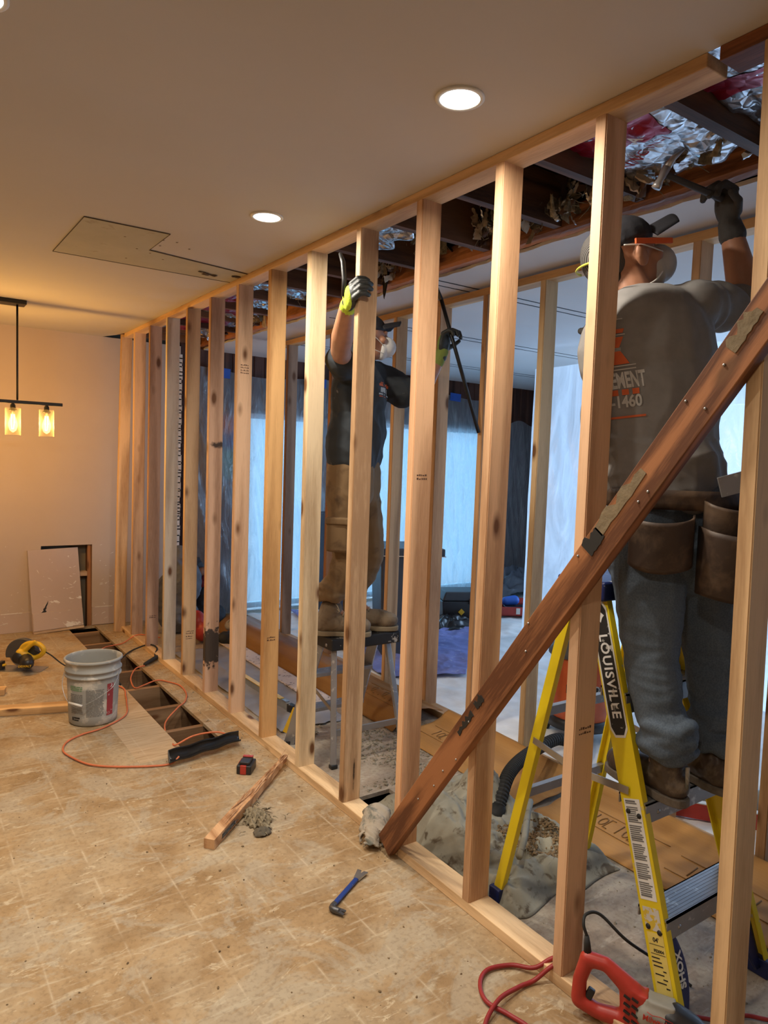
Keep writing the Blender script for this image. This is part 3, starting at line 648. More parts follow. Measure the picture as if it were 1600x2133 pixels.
mb = MB(); lines(mb, -1.0, -0.42, 0.205, 0.235, 3); mb.build('label_green_text', lab_g, t, recalc=False)
mb = MB(); onbucket(mb, -0.95, -0.86, 0.035, 0.055); onbucket(mb, -0.84, -0.55, 0.047, 0.056); onbucket(mb, -0.84, -0.6, 0.035, 0.042); mb.build('label_mark', M['ink'], t, recalc=False)
# bail handle: hangs in front
ha, hb = camdir + 1.15, camdir - 1.55
p0 = BC + V((0.15 * math.cos(ha), 0.15 * math.sin(ha), 0.292)); p3 = BC + V((0.15 * math.cos(hb), 0.15 * math.sin(hb), 0.292))
f = BC + V((0.165 * math.cos(camdir - 0.35), 0.165 * math.sin(camdir - 0.35), 0.135)); g = BC + V((0.165 * math.cos(camdir - 0.85), 0.165 * math.sin(camdir - 0.85), 0.145))
q0 = BC + V((0.165 * math.cos(camdir + 0.6), 0.165 * math.sin(camdir + 0.6), 0.215)); q1 = BC + V((0.165 * math.cos(camdir - 1.3), 0.165 * math.sin(camdir - 1.3), 0.22))
h = MB().tube(smooth_path([p0, q0, f, g, q1, p3], 8), 0.0018, 6).build('bail_wire', M['steel'], t)
MB().tube([f, g], 0.0065, 10).build('grip', M['white'], t)
# ------------------------------------------------------------------ boards on the floor at the left
def board(name, label, a, b_, w_, h_, mat, tint=(1, 1, 1), cat='board', group=None, bevel=0.002):
    a = V(a); b_ = V(b_); L_ = (b_ - a).length; c = (a + b_) / 2; y = (b_ - a).normalized(); x = y.cross(V((0, 0, 1))).normalized(); z = x.cross(y)
    o = MB().box((0, 0, 0), (w_, L_, h_)).build(name, mat, bevel=bevel)
    o.matrix_world = Matrix.Translation(c) @ Matrix((x, y, z)).transposed().to_4x4(); o.color = (*tint, 1)
    return tag(o, label, cat, group)
board('lumber_offcut', 'pale two-by-four lying on the floor, its end behind the grey bucket', (-1.75, 4.69, 0.02), (-0.74, 4.385, 0.02), 0.089, 0.038, M['stud_y'], (1.2, 1.02, 0.70), group='pale lumber pieces on the floor at the left')
board('lumber_offcut', 'end of a short pale board at the left edge, behind the longer one', (-1.6, 5.03, 0.02), (-1.03, 4.86, 0.02), 0.075, 0.038, M['stud_y'], (1.22, 1.05, 0.72), group='pale lumber pieces on the floor at the left')

# ------------------------------------------------------------------ circular saw
SC = V((-0.86, 5.36, 0)); t = thing('circular_saw', 'yellow and black corded circular saw resting on the floor near the back wall', 'circular saw', SC)
X1 = V((0.80, -0.55, 0)).normalized(); m = frame(X1, at=SC)   # local x to the right of the photo, y away from the camera
MB(m).prism([(-0.17, -0.075), (0.14, -0.06), (0.14, 0.07), (-0.17, 0.07)], 0.0, 0.005).build('base_plate', M['steel'], t, bevel=0.001)
G = Matrix.Rotation(PI / 2, 4, 'X')
MBm = MB(m @ Matrix.Translation((-0.03, 0.045, 0.095)) @ Matrix.Rotation(-0.12, 4, 'Y') @ G)
arc = [(0.112 * math.cos(a), 0.112 * math.sin(a)) for a in [(-0.25 + k * (PI + 0.35) / 22) for k in range(23)]]
gd = MBm.prism(arc, -0.022, 0.022).build('blade_guard', plain('guard_grey', (0.10, 0.105, 0.11), 0.35, 0.5), t, bevel=0.005)
MB(m @ Matrix.Translation((-0.03, 0.045, 0.095)) @ G).lathe([(0.0005, 0.0012), (0.093, 0.0012), (0.093, -0.0012), (0.0005, -0.0012)], n=48, smooth=False).build('blade', M['steel'], t)
MB(m @ Matrix.Translation((-0.02, 0.005, 0.09)) @ G).lathe([(0.0005, 0.06), (0.035, 0.058), (0.044, 0.04), (0.047, -0.02), (0.0005, -0.02)], n=24).build('gear_case', M['black_plastic'], t)
mb = MB(m)
mb.cap((0.03, -0.03, 0.075), (0.075, -0.10, 0.075), 0.047, 0.042); mo = mb.build('motor_end_cap', M['black_plastic'], t)
lettering('DEWALT', 0.020, m @ Matrix.Translation((0.080, -0.147, 0.066)) @ Matrix.Rotation(PI / 2, 4, 'X') @ Matrix.Rotation(0.3, 4, 'Y'), M['dwy'], mo, bold=0.0006)
sm = MB(m); Z = 0.0
path = smooth_path([(-0.02, -0.01, 0.115), (0.0, -0.01, 0.165), (0.05, -0.012, 0.19), (0.11, -0.015, 0.185), (0.145, -0.018, 0.155), (0.14, -0.018, 0.125), (0.10, -0.015, 0.095), (0.05, -0.015, 0.085)], 4)
for a, b_ in zip(path[:-1], path[1:]): sm.cap(a, b_, 0.0175, 0.0175, 10)
sm.cap((-0.015, -0.02, 0.12), (0.055, -0.02, 0.085), 0.03, 0.028); sm.cap((0.02, -0.02, 0.14), (0.09, -0.03, 0.205), 0.016, 0.012)
hd = sculpt('handle', sm, M['dwy'], t, 0.006, 3)
MB(m).box((0.10, -0.015, 0.135), (0.045, 0.022, 0.016), Matrix.Rotation(0.5, 3, 'Y')).build('trigger', M['black_plastic'], hd, bevel=0.003)
MB(m).lathe([(0.0005, 0.012), (0.016, 0.012), (0.018, 0), (0.0005, 0)], c=(-0.125, -0.03, 0.03)).build('knob', M['dwy'], t)
MB(m).box((-0.14, -0.03, 0.03), (0.03, 0.05, 0.06)).build('depth_bracket', M['black_plastic'], t, bevel=0.004)
c1 = [m @ V(p) for p in ((0.145, -0.018, 0.14), (0.2, -0.02, 0.11), (0.29, -0.03, 0.05), (0.42, -0.06, 0.012))]
cc = MB().tube(smooth_path(c1 + [V((-0.42, 4.85, 0.008)), V((-0.38, 4.7, 0.008))], 8), 0.0045, 6).build('power_cord', M['rubber'], t)

# ------------------------------------------------------------------ orange extension cord, black connector
def cord(name, label, pts, r_, mat, k=8, cat='cord', group=None):
    c = V(pts[0]); c = V((c.x, c.y, 0))
    t_ = MB(); t_.tube([V(p) for p in smooth_path(pts, k)], r_, 7)
    o = t_.build(name, mat); 
    return tag(o, label, cat, group)
cord('extension_cord', 'orange extension cord looping over the floor from the black shroud past the bucket', [(-0.44, 3.36, 0.03), (-0.487, 3.348, 0.008), (-0.584, 3.373, 0.008), (-0.723, 3.447, 0.008), (-0.824, 3.536, 0.008), (-0.884, 3.68, 0.008), (-0.897, 3.776, 0.008), (-0.858, 3.875, 0.008), (-0.775, 3.939, 0.008), (-0.651, 3.985, 0.008), (-0.50, 4.12, 0.008), (-0.44, 4.321, 0.008), (-0.412, 4.449, 0.008), (-0.385, 4.60, 0.008), (-0.42, 4.75, 0.008), (-0.44, 5.0, 0.008), (-0.40, 5.35, 0.008), (-0.28, 5.6, 0.02), (-0.106, 5.721, 0.01), (0.04, 5.80, 0.046), (0.166, 5.63, 0.045)], 0.0048, M['orange'])
cord('extension_cord', 'orange cord end crossing the open floor gap in a loop from the black connector', [(-0.13, 5.03, 0.012), (-0.2, 5.0, 0.008), (-0.27, 4.86, -0.005), (-0.30, 4.72, -0.012), (-0.30, 4.63, -0.01), (-0.245, 4.641, -0.002), (-0.15, 4.672, 0.008), (-0.097, 4.608, 0.008), (-0.054, 4.493, 0.008), (-0.073, 4.317, 0.008), (-0.13, 4.18, 0.008), (-0.20, 4.10, 0.006), (-0.308, 3.991, -0.03), (-0.34, 3.86, -0.06), (-0.36, 3.70, -0.02), (-0.395, 3.56, 0.008), (-0.298, 3.545, 0.045), (-0.18, 3.52, 0.05), (-0.124, 3.44, 0.04)], 0.0048, M['orange'])
o = cord('extension_cord', 'black rubber cord with bulky in-line connector bridging the floor gap', [(-0.38, 4.7, 0.008), (-0.36, 4.95, 0.008), (-0.30, 5.12, 0.02), (-0.202, 5.305, 0.02), (-0.098, 5.476, 0.01), (0.02, 5.46, 0.046), (0.05, 5.34, 0.046), (0.0, 5.22, 0.03), (-0.02, 5.14, 0.02), (-0.13, 5.045, 0.014)], 0.006, M['rubber'])
o['org'] = [0, 0, 0]
MB().cap((-0.005, 5.16, 0.024), (-0.12, 5.05, 0.018), 0.017, 0.013).build('connector', M['rubber'], o)
# black shroud (sheet plastic piece) at the near end of the gap
t = thing('plastic_trough', 'black bent plastic trough lying across the near end of the open floor gap', 'trough', (-0.30, 3.40, 0))
def fn(u, v):
    a = V((-0.495, 3.345, 0)).lerp(V((-0.095, 3.42, 0)), u); th = -1.9 + 2.5 * v
    n_ = V((-0.18, -0.98, 0)).normalized()
    return a + n_ * (-0.045 * math.sin(th) * 0.9 - 0.01) * -1 + V((0, 0, 0.052 + 0.048 * (-math.cos(th)) + 0.03 * v * (0.6 + 0.4 * u) + 0.003 * math.sin(u * 17)))
MB().grid(fn, 30, 12).build('sheet', plain('glossy_black_sheet', (0.012, 0.012, 0.012), 0.28, bmp=0.15, scale=18), t, solid=0.004)
mb = MB(); fr_ = [fn(0, k / 12) for k in range(13)]; mb.add(fr_, [tuple(range(13))]); mb.build('end_cap', plain('grey_black', (0.04, 0.04, 0.04), 0.5), t, solid=0.004)
# battery pack
BP = V((-0.192, 3.11, 0)); t = thing('battery_pack', 'small red and black tool battery pack standing alone on the floor', 'battery', BP); m = frame(V((0.75, -0.62, 0)), at=BP)
MB(m).box((0, 0, 0.022), (0.072, 0.10, 0.044)).build('case', M['black_plastic'], t, bevel=0.006)
MB(m).box((-0.002, -0.0475, 0.024), (0.030, 0.012, 0.044)).build('red_band', M['red'], t, bevel=0.003)
MB(m).box((0.0, 0.0, 0.051), (0.048, 0.08, 0.014)).build('slide_rail', M['black_plastic'], t, bevel=0.003)
MB(m).box((-0.036, 0.02, 0.03), (0.006, 0.05, 0.02)).build('release_button', M['red'], t, bevel=0.002)
MB(m).box((0.0, 0.03, 0.060), (0.05, 0.018, 0.006)).build('red_top', M['red'], t, bevel=0.002)
# blue pry bar
PB = V((-0.30, 2.02, 0)); t = thing('pry_bar', 'blue flat pry bar with bare metal claws lying alone on the bare floor', 'pry bar', PB)
a = V((-0.372, 1.972, 0.010)); b_ = V((-0.178, 2.088, 0.008)); dr = (b_ - a).normalized(); sd = V((-dr.y, dr.x, 0))
blue = splotch('blue_tool_paint', (0.012, 0.045, 0.24), (0.15, 0.15, 0.16), 40, 0.62, 0.68, 0.4)
path = [a, a + dr * 0.06, b_ - dr * 0.055]
sm = MB()
sm.beam(a, b_ - dr * 0.05, 0.018, 0.011); sm.build('shaft', blue, t, bevel=0.004)
def claw(mb, p, q, w0, w1, th, slot=True):
    d_ = (q - p).normalized(); s_ = d_.cross(V((0, 0, 1))).normalized(); u_ = s_.cross(d_)
    prof_ = [(-w0, 0), (w0, 0), (w1, 1), (0.25 * w1, 1), (0.0, 0.62), (-0.25 * w1, 1), (-w1, 1)]
    L_ = (q - p).length; vs = []
    for zz in (-1, 1): vs += [p + s_ * x + d_ * (y * L_) + u_ * (zz * th * (1 - 0.75 * y)) for x, y in prof_]
    n = 7; mb.add(vs, [(0, 1, 2, 3, 4), (4, 5, 6, 0), (n, n + 4, n + 3, n + 2, n + 1), (n + 4, n, n + 6, n + 5)] + [(i, (i + 1) % n, n + (i + 1) % n, n + i) for i in range(n)])
mb = MB(); claw(mb, b_ - dr * 0.055, b_ + V((0, 0, 0.004)), 0.010, 0.022, 0.005); mb.build('flat_claw', M['steel'], t)
dk = plain('dark_steel', (0.12, 0.12, 0.125), 0.4, 0.7)
mb = MB(); hk = dr * -0.022 + sd * -0.0 
pth = [a + dr * 0.01, a - dr * 0.012, a - dr * 0.024 - sd * 0.012 + V((0, 0, 0.004)), a - dr * 0.022 - sd * 0.034 + V((0, 0, 0.002))]
mb.tube(smooth_path(pth, 4), [0.010] * 6 + [0.0105] * 7, 8); claw(mb, pth[2] + V((0, 0, 0.0)), pth[3] + (pth[3] - pth[2]) * 0.9, 0.010, 0.014, 0.006); mb.build('hooked_claw', dk, t)
# splintered board
SA, SBp = V((-0.598, 2.535, 0.021)), V((0.01, 3.075, 0.045)); t = thing('splintered_board', 'broken splintered two-by-two with nails, lying with its tip on the bottom plate', 'broken board', SA)
d_ = (SBp - SA); L_ = d_.length; yv = d_.normalized(); xv = yv.cross(V((0, 0, 1))).normalized(); zv = xv.cross(yv); m = Matrix.Translation(SA) @ Matrix((xv, yv, zv)).transposed().to_4x4()
spl = lumber('splintered_wood', (0.36, 0.17, 0.07), (0.66, 0.40, 0.21), axis='Y', knots=False, contrast=1.0, ring=40)
rr = random.Random(12)
sm = MB(); nx, ny = 8, 26; top = []
for j in range(ny + 1):
    v = j / ny; wid = 0.045 if v < 0.45 else 0.045 * (1 - 0.62 * (v - 0.45) / 0.55); hgt = 0.020 if v < 0.35 else 0.020 * (1 - 0.75 * (v - 0.35) / 0.65)
    row = []
    for i in range(nx + 1):
        u = i / nx; x = (u - 0.5) * wid * 1.0 - (0.010 * (v - 0.45) if v > 0.45 else 0)
        rg = (0.0 if v < 0.08 else rr.uniform(-0.007, 0.003) * min(1, v * 2.2)) if 0 < i < nx else 0
        row.append((x + (rr.uniform(-0.002, 0.002) if v > 0.3 else 0), v * L_, hgt + rg))
    top.append(row)
vs = [p for row in top for p in row] + [(p[0], p[1], -0.020 if k < 99 else 0) for row in top for k, p in enumerate(row)]
n = (nx + 1) * (ny + 1); fs = [(j * (nx + 1) + i, j * (nx + 1) + i + 1, (j + 1) * (nx + 1) + i + 1, (j + 1) * (nx + 1) + i) for j in range(ny) for i in range(nx)]
fs += [tuple(n + q for q in reversed(f_)) for f_ in fs]
for j in range(ny):
    a_, b2 = j * (nx + 1), (j + 1) * (nx + 1); fs += [(a_, b2, n + b2, n + a_), (a_ + nx, n + a_ + nx, n + b2 + nx, b2 + nx)]
for i in range(nx): fs += [(i, n + i, n + i + 1, i + 1), (ny * (nx + 1) + i, ny * (nx + 1) + i + 1, n + ny * (nx + 1) + i + 1, n + ny * (nx + 1) + i)]
b0 = MB(m).add(vs, fs).build('board', spl, t)
mb = MB(m)
for k in range(22):
    v = rr.uniform(0.12, 0.98); x = rr.uniform(-0.016, 0.012); l = rr.uniform(0.05, 0.16); z_ = 0.020 * (1 - 0.7 * max(0, v - 0.35))
    p = V((x, v * L_, z_ - 0.004)); q = p + V((rr.uniform(-0.01, 0.01), l * rr.choice((-1, 1, 1)), rr.uniform(0.002, 0.012)))
    if q.y > L_ + 0.03: q.y = L_ + 0.03
    mb.tube([p, (p + q) / 2 + V((0, 0, 0.002)), q], [0.004, 0.003, 0.0006], 4, smooth=False)
mb.build('splinter', spl, t)
mb = MB(m); 
for k in range(4): x0 = 0.0235; mb.tube([(x0, 0.06 + k * 0.035, -0.008), (x0 + 0.004, 0.08 + k * 0.035, 0.004), (x0 + 0.002, 0.105 + k * 0.035, -0.01)], 0.0014, 5)
mb.box((0.0235, 0.12, 0.0), (0.003, 0.11, 0.018)); mb.build('bent_nail', dk, t)
# lump of fluff beside the board
def fluff(name, label, c, rads, mat, n=60, seed=1, cat='rag', spikes=24, amp=0.4, voxel=0.004):
    rr = random.Random(seed); t = thing(name, label, cat, V((c[0], c[1], 0)))
    sm = MB()
    for k in range(n):
        a_, q = rr.uniform(0, 2 * PI), math.sqrt(rr.random()); p = V(c) + V((math.cos(a_) * q * rads[0], math.sin(a_) * q * rads[1], rr.uniform(-0.2, 0.6) * rads[2] * (1.1 - q)))
        s_ = rr.uniform(0.12, 0.32) * min(rads[0], rads[1]); sm.ell(p, (s_ * rr.uniform(0.8, 2), s_ * rr.uniform(0.8, 2), s_ * 0.55), Matrix.Rotation(rr.uniform(0, 3), 3, 'Z') @ Matrix.Rotation(rr.uniform(-.6, .6), 3, 'X'), 8, 6)
    for v in range(len(sm.v)): sm.v[v].z = max(sm.v[v].z, 0.001)
    sculpt('body', sm, mat, t, voxel, 2, wrinkle=lambda p, n_: amp * 0.012 * (noise.noise(p * 60)))
    return t
fl = plain('dusty_fluff', (0.27, 0.22, 0.14), 0.95, scale=60, var=0.5, bmp=0.9)

rag = splotch('canvas_rag', (0.40, 0.345, 0.27), (0.15, 0.15, 0.125), 9, 0.48, 0.56, 0.9, bmp=0.3)
def crumple(name, label, c, rads, mat, seed, cat='rag', h=0.05, n=34, voxel=0.004, parts='cloth', wr=1.0, rag_=0.16):
    t = thing(name, label, cat, V((c[0], c[1], 0))); rr = random.Random(seed); off = V((rr.random() * 9, rr.random() * 9, 0))
    mb = MB()
    def fn(u, v):
        x, y = (u - .5) * 2, (v - .5) * 2; r_ = math.hypot(x, y); a_ = math.atan2(y, x); lim = (1 + rag_ * noise.noise(V((math.cos(a_) * 1.5, math.sin(a_) * 1.5, seed))) + (rag_ * 0.8 * noise.noise(V((math.cos(a_) * 5, math.sin(a_) * 5, seed))))) * min(1, 1 / max(r_, 1e-6) if r_ > 1 else 1)
        p = V((x, y, 0)); 
        f_ = max(0, 1 - (r_ / 1.2) ** 2); q = V((x * 2.1, y * 2.1, seed)) + off
        rid = 1 - abs(noise.noise(q)) * 2.4; rid2 = 1 - abs(noise.noise(q * 2.3)) * 2
        z = h * f_ * (0.45 + 0.45 * rid + 0.22 * rid2) * wr + 0.003
        return V((c[0] + x * rads[0] * lim, c[1] + y * rads[1] * lim, c[2] + max(0.002, z)))
    mb.grid(fn, n, n).build(parts, mat, t, solid=0.003)
    return t
t = crumple('insulation_tuft', 'grey brown tuft of torn insulation beside the splintered board', (-0.350, 2.650, 0.0), (0.05, 0.085), fl, 21, 'debris', 0.04, 50, parts='torn_batt', rag_=0.45)
mb = MB(); rr = random.Random(9)
for k in range(70):
    p = V((-0.345 + rr.gauss(0, 0.045), 2.655 + rr.gauss(0, 0.055), rr.uniform(0.004, 0.03))); q = p + V((rr.uniform(-.035, .035), rr.uniform(-.035, .035), rr.uniform(-0.01, 0.018))); q.z = max(q.z, 0.003); mb.tube([p, (p + q) / 2 + V((rr.uniform(-.008, .008), rr.uniform(-.008, .008), 0.004)), q], [0.0022, 0.0018, 0.0006], 4)
tag(mb.build('fibre', fl, t), kind='stuff')
crumple('torn_paper', 'small dark torn paper scrap on the floor near the splintered board', (-0.375, 2.535, 0.0), (0.035, 0.03), plain('dark_torn_paper', (0.12, 0.10, 0.07), 0.9), 17, 'paper scrap', 0.025, 20)
# rolled rag trapped under the brace foot
t = thing('canvas_rag', 'folded beige and grey canvas rag tucked against the brace foot', 'rag', (-0.03, 2.28, 0))
ra_ = V((0.62, 0.76, 0.10)).normalized(); rb2 = V((-0.76, 0.62, 0)); rr = random.Random(5)
for q, (c0, rad, ln, th0, th1) in enumerate((((0.0, 2.275, 0.020), 0.052, 0.13, -0.4, 3.3), ((0.004, 2.27, 0.022), 0.036, 0.12, 0.1, 3.9), ((-0.01, 2.262, 0.018), 0.020, 0.13, -0.8, 3.4), ((-0.045, 2.23, 0.010), 0.026, 0.07, -0.2, 3.2))):
    def fr(u, v, c0=V(c0), rad=rad, ln=ln, th0=th0, th1=th1, q=q):
        a_ = th0 + (th1 - th0) * u; n_ = noise.noise(V((u * 4, v * 3, q * 7))); n2_ = 1 - abs(noise.noise(V((u * 3 + v * 5, v * 2.5, q * 3)))) * 3; r_ = rad * (1 + 0.22 * n_) + 0.006 * n2_
        p = c0 + ra_ * ((v - .5) * ln + 0.015 * math.sin(3 * u + q)) + rb2 * (r_ * math.cos(a_)) + V((0, 0, 0.012 + r_ * 0.85 * math.sin(a_) * (0.75 + 0.25 * math.sin(PI * v)) + 0.03 * v))
        return V((p.x, p.y, max(p.z, 0.003 if p.x < 0 else 0.042)))
    MB().grid(fr, 34, 26).build('cloth_fold', rag, t, solid=0.004)
# long green-grey canvas tarp with rubble
tarpm = splotch('dusty_canvas', (0.30, 0.285, 0.225), (0.11, 0.085, 0.055), 16, 0.54, 0.64, 0.85, bmp=0.3, var=0.25)
t = thing('canvas_tarp', 'dusty grey green canvas tarp heaped up between the stud walls, full of rubble', 'tarp', (0.42, 2.0, 0))
def hgt(x, y):
    u = (x - 0.42) / 0.36; v = (y - 1.99) / 0.40; 
    return max(0, 1 - u * u) * max(0, 1 - v * v)
def fn(u, v):
    x = 0.115 + 0.56 * u; y = 1.60 + 0.90 * v; e = max(0, min(1, 7 * min(u, 1 - u, v, 1 - v)))
    q = V((x * 6, y * 6, 0)); rid = 1 - abs(noise.noise(q)) * 2.6; rid2 = 1 - abs(noise.noise(q * 2.7 + V((4, 0, 0)))) * 2.2
    peak = math.exp(-(((x - 0.50) / 0.10) ** 2 + ((y - 2.20) / 0.10) ** 2)) * 0.17 + math.exp(-(((x - 0.25) / 0.13) ** 2 + ((y - 2.12) / 0.16) ** 2)) * 0.11
    rim = 0.05 * math.exp(-((min(u, 1 - u, v, 1 - v) - 0.07) / 0.05) ** 2)
    rid3 = 1 - abs(noise.noise(V((x * 9 + y * 16, y * 9 - x * 14, 2)))) * 3
    z = e * (0.035 + peak + 0.022 * rid + 0.012 * rid2 + 0.009 * rid3 + rim)
    ed = 0.03 * noise.noise(V((u * 4, v * 4, 9)))
    return V((max(0.10, x + ed), y + ed, 0.003 + max(0, z)))
MB().grid(fn, 80, 100).build('canvas', tarpm, t, solid=0.003)
strap = MB(); strap.tube([(0.25, 1.72, 0.12), (0.36, 1.80, 0.125), (0.50, 1.92, 0.13), (0.60, 2.0, 0.12)], 0.013, 6); strap.build('rolled_hem', tarpm, t)
rub = [plain('rubble_brown', (0.25, 0.17, 0.09), 0.95, scale=40, var=0.4, bmp=0.6), plain('rubble_grey', (0.32, 0.28, 0.21), 0.95, scale=50, var=0.3, bmp=0.6)]
def rubble(name, label, boxx, boxy, zf, n, s0, s1, mat, seed, kind='stuff'):
    rr = random.Random(seed); mb = MB()
    for k in range(n):
        x, y = rr.uniform(*boxx), rr.uniform(*boxy); s_ = rr.uniform(s0, s1) * rr.random() + s0; z = zf(x, y)
        if z is None: continue
        R_ = Matrix.Rotation(rr.uniform(0, 6), 3, 'Z') @ Matrix.Rotation(rr.uniform(-.5, .5), 3, 'X')
        b = len(mb.v); mb.ell((x, y, z + s_ * 0.3), (s_, s_ * rr.uniform(0.5, 1), s_ * rr.uniform(0.35, 0.7)), R_, 6, 4)
        for i in range(b, len(mb.v)): mb.v[i] += V((rr.uniform(-1, 1), rr.uniform(-1, 1), rr.uniform(-1, 1))) * s_ * 0.22
    o = mb.build(name, mat); return tag(o, label, 'debris', kind=kind)
rubble('rubble', 'crumbled brown rubble lying in the hollow of the canvas tarp', (0.36, 0.62), (1.72, 1.98), lambda x, y: fn((x - 0.115) / 0.56, (y - 1.60) / 0.90).z if abs((x - .48) / .15) ** 2 + abs((y - 1.86) / .14) ** 2 < 1 else None, 2400, 0.002, 0.009, rub[0], 4)
rubble('sawdust', 'crumbs of plaster and sawdust strewn on the floor behind the stud with the pitch streak', (0.20, 0.98), (2.62, 3.5), lambda x, y: 0.0 if noise.noise(V((x * 3, y * 3, 1))) > -0.15 * (3.3 - y) * 1.4 else None, 2600, 0.002, 0.010, rub[1], 5)
rubble('wood_chips', 'tiny wood chips and crumbs scattered on the floor of the warm room', (-1.7, -0.02), (1.1, 3.6), lambda x, y: 0.0, 260, 0.0012, 0.005, rub[0], 6)
rubble('floor_grit', 'fine grit strewn along the bottom plate and beside the floor gap', (-0.14, -0.005), (3.2, 6.3), lambda x, y: 0.0, 260, 0.0012, 0.005, rub[1], 7)
rubble('floor_crumbs', 'crumbs on the dusty floor around the yellow step ladder', (0.12, 1.0), (0.9, 1.6), lambda x, y: 0.0, 160, 0.001, 0.005, rub[1], 8)

# ------------------------------------------------------------------ reciprocating saw
ax = V((0.50, -0.84, -0.06)).normalized(); up = V((0.05, 0.10, 1)); yv = up.cross(ax).normalized(); zv = ax.cross(yv)
RS = V((0.012, 1.150, 0.098)); m = Matrix.Translation(RS) @ Matrix((ax, yv, zv)).transposed().to_4x4() @ Matrix.Scale(0.93, 4)   # local x to the nose, z up, y away
t = thing('reciprocating_saw', 'red and grey corded reciprocating saw leaning on the bottom plate at the lower right', 'reciprocating saw', (RS.x, RS.y, 0))
sm = MB(m)
def chain(sm, pts, r_):
    for (a_, ra), (b_, rb) in zip(zip(pts[:-1], r_[:-1]), zip(pts[1:], r_[1:])): sm.cap(a_, b_, ra, rb, 12)
chain(sm, [(-0.075, 0, -0.06), (-0.078, 0, 0.0), (-0.065, 0, 0.06)], [0.023, 0.021, 0.023])
chain(sm, [(-0.065, 0, 0.065), (-0.01, 0, 0.068), (0.03, 0, 0.045), (0.075, 0, 0.018)], [0.023, 0.021, 0.025, 0.030])
chain(sm, [(-0.072, 0, -0.062), (-0.02, 0, -0.075), (0.045, 0, -0.07), (0.085, 0, -0.045)], [0.024, 0.022, 0.026, 0.030])
chain(sm, [(0.05, 0, 0.03), (0.062, 0, -0.02), (0.07, 0, -0.06)], [0.020, 0.024, 0.026])
sm.box((0.085, 0, -0.018), (0.06, 0.058, 0.100))
hd = sculpt('handle_housing', sm, M['red'], t, 0.0045, 7)
mb = MB(m)
for k in range(4):
    for q in range(2): mb.box((0.058 + q * 0.022 + 0.002 * k, -0.0315, 0.014 - k * 0.021), (0.019, 0.006, 0.0055), Matrix.Rotation(0.35, 3, 'Y'))
mb.build('vent_slot', M['ink'], hd)
sm = MB(m); sm.box((0.145, 0, -0.022), (0.085, 0.062, 0.10)); sm.cap((0.12, 0, -0.02), (0.18, 0, -0.022), 0.046, 0.044)
gb = sculpt('gear_housing', sm, plain('grey_green_housing', (0.30, 0.29, 0.25), 0.5), t, 0.005, 5)
lettering('Milwaukee', 0.021, m @ Matrix.Translation((0.150, -0.0490, -0.012)) @ Matrix.Rotation(PI / 2, 4, 'X'), M['red'], gb, bold=0.0004, ext=0.0016)
MB(m).tube([(0.115, -0.0485, 0.006), (0.13, -0.0488, 0.001), (0.15, -0.0488, 0.005), (0.185, -0.0485, 0.001)], 0.0012, 4).build('lightning_mark', M['red'], gb)
sm = MB(m); chain(sm, [(0.185, 0, -0.02), (0.23, 0, -0.03), (0.28, 0, -0.045), (0.30, 0, -0.05)], [0.05, 0.047, 0.036, 0.028])
sculpt('rubber_boot', sm, M['black_plastic'], t, 0.005, 4)
MB(m).box((-0.045, -0.0, -0.035), (0.022, 0.018, 0.036), Matrix.Rotation(0.3, 3, 'Y')).build('trigger', M['black_plastic'], hd, bevel=0.004)
p0 = m @ V((-0.066, 0, 0.08)); p1 = m @ V((-0.075, 0, 0.13))
MB().tube([p0, p0.lerp(p1, 0.6), p1], [0.011, 0.009, 0.006], 8).build('cord_sleeve', M['rubber'], t)
MB().tube(smooth_path([p1, p1 + V((-0.004, 0.01, 0.03)), p1 + V((0.02, 0.02, 0.045)), p1 + V((0.07, 0.01, 0.03)), p1 + V((0.13, -0.04, -0.04)), V((0.29, 1.16, 0.05)), V((0.33, 1.09, 0.012))], 8), 0.0045, 7).build('power_cord', M['rubber'], t)
cord('extension_cord', 'dark red extension cord curling on the floor at the bottom edge by the reciprocating saw', [(0.10, 1.335, 0.05), (0.03, 1.36, 0.046), (-0.02, 1.385, 0.02), (-0.061, 1.44, 0.01), (-0.138, 1.463, 0.01), (-0.196, 1.43, 0.01), (-0.225, 1.37, 0.01), (-0.205, 1.30, 0.01), (-0.19, 1.22, 0.01), (-0.2, 1.05, 0.01)], 0.0065, M['cordred'])
cord('extension_cord', 'second strand of dark red cord running out of the photo at the lower centre', [(0.10, 1.325, 0.062), (0.05, 1.32, 0.058), (0.0, 1.335, 0.048), (-0.05, 1.355, 0.012), (-0.11, 1.36, 0.012), (-0.208, 1.345, 0.022), (-0.30, 1.30, 0.01), (-0.38, 1.2, 0.01)], 0.0065, M['cordred'])
cord('extension_cord', 'dark red cord lying on the floor at the lower right corner behind the nearest stud', [(0.224, 1.025, 0.012), (0.28, 0.974, 0.01), (0.355, 0.947, 0.01), (0.40, 0.90, 0.01), (0.5, 0.8, 0.01)], 0.006, M['cordred'])
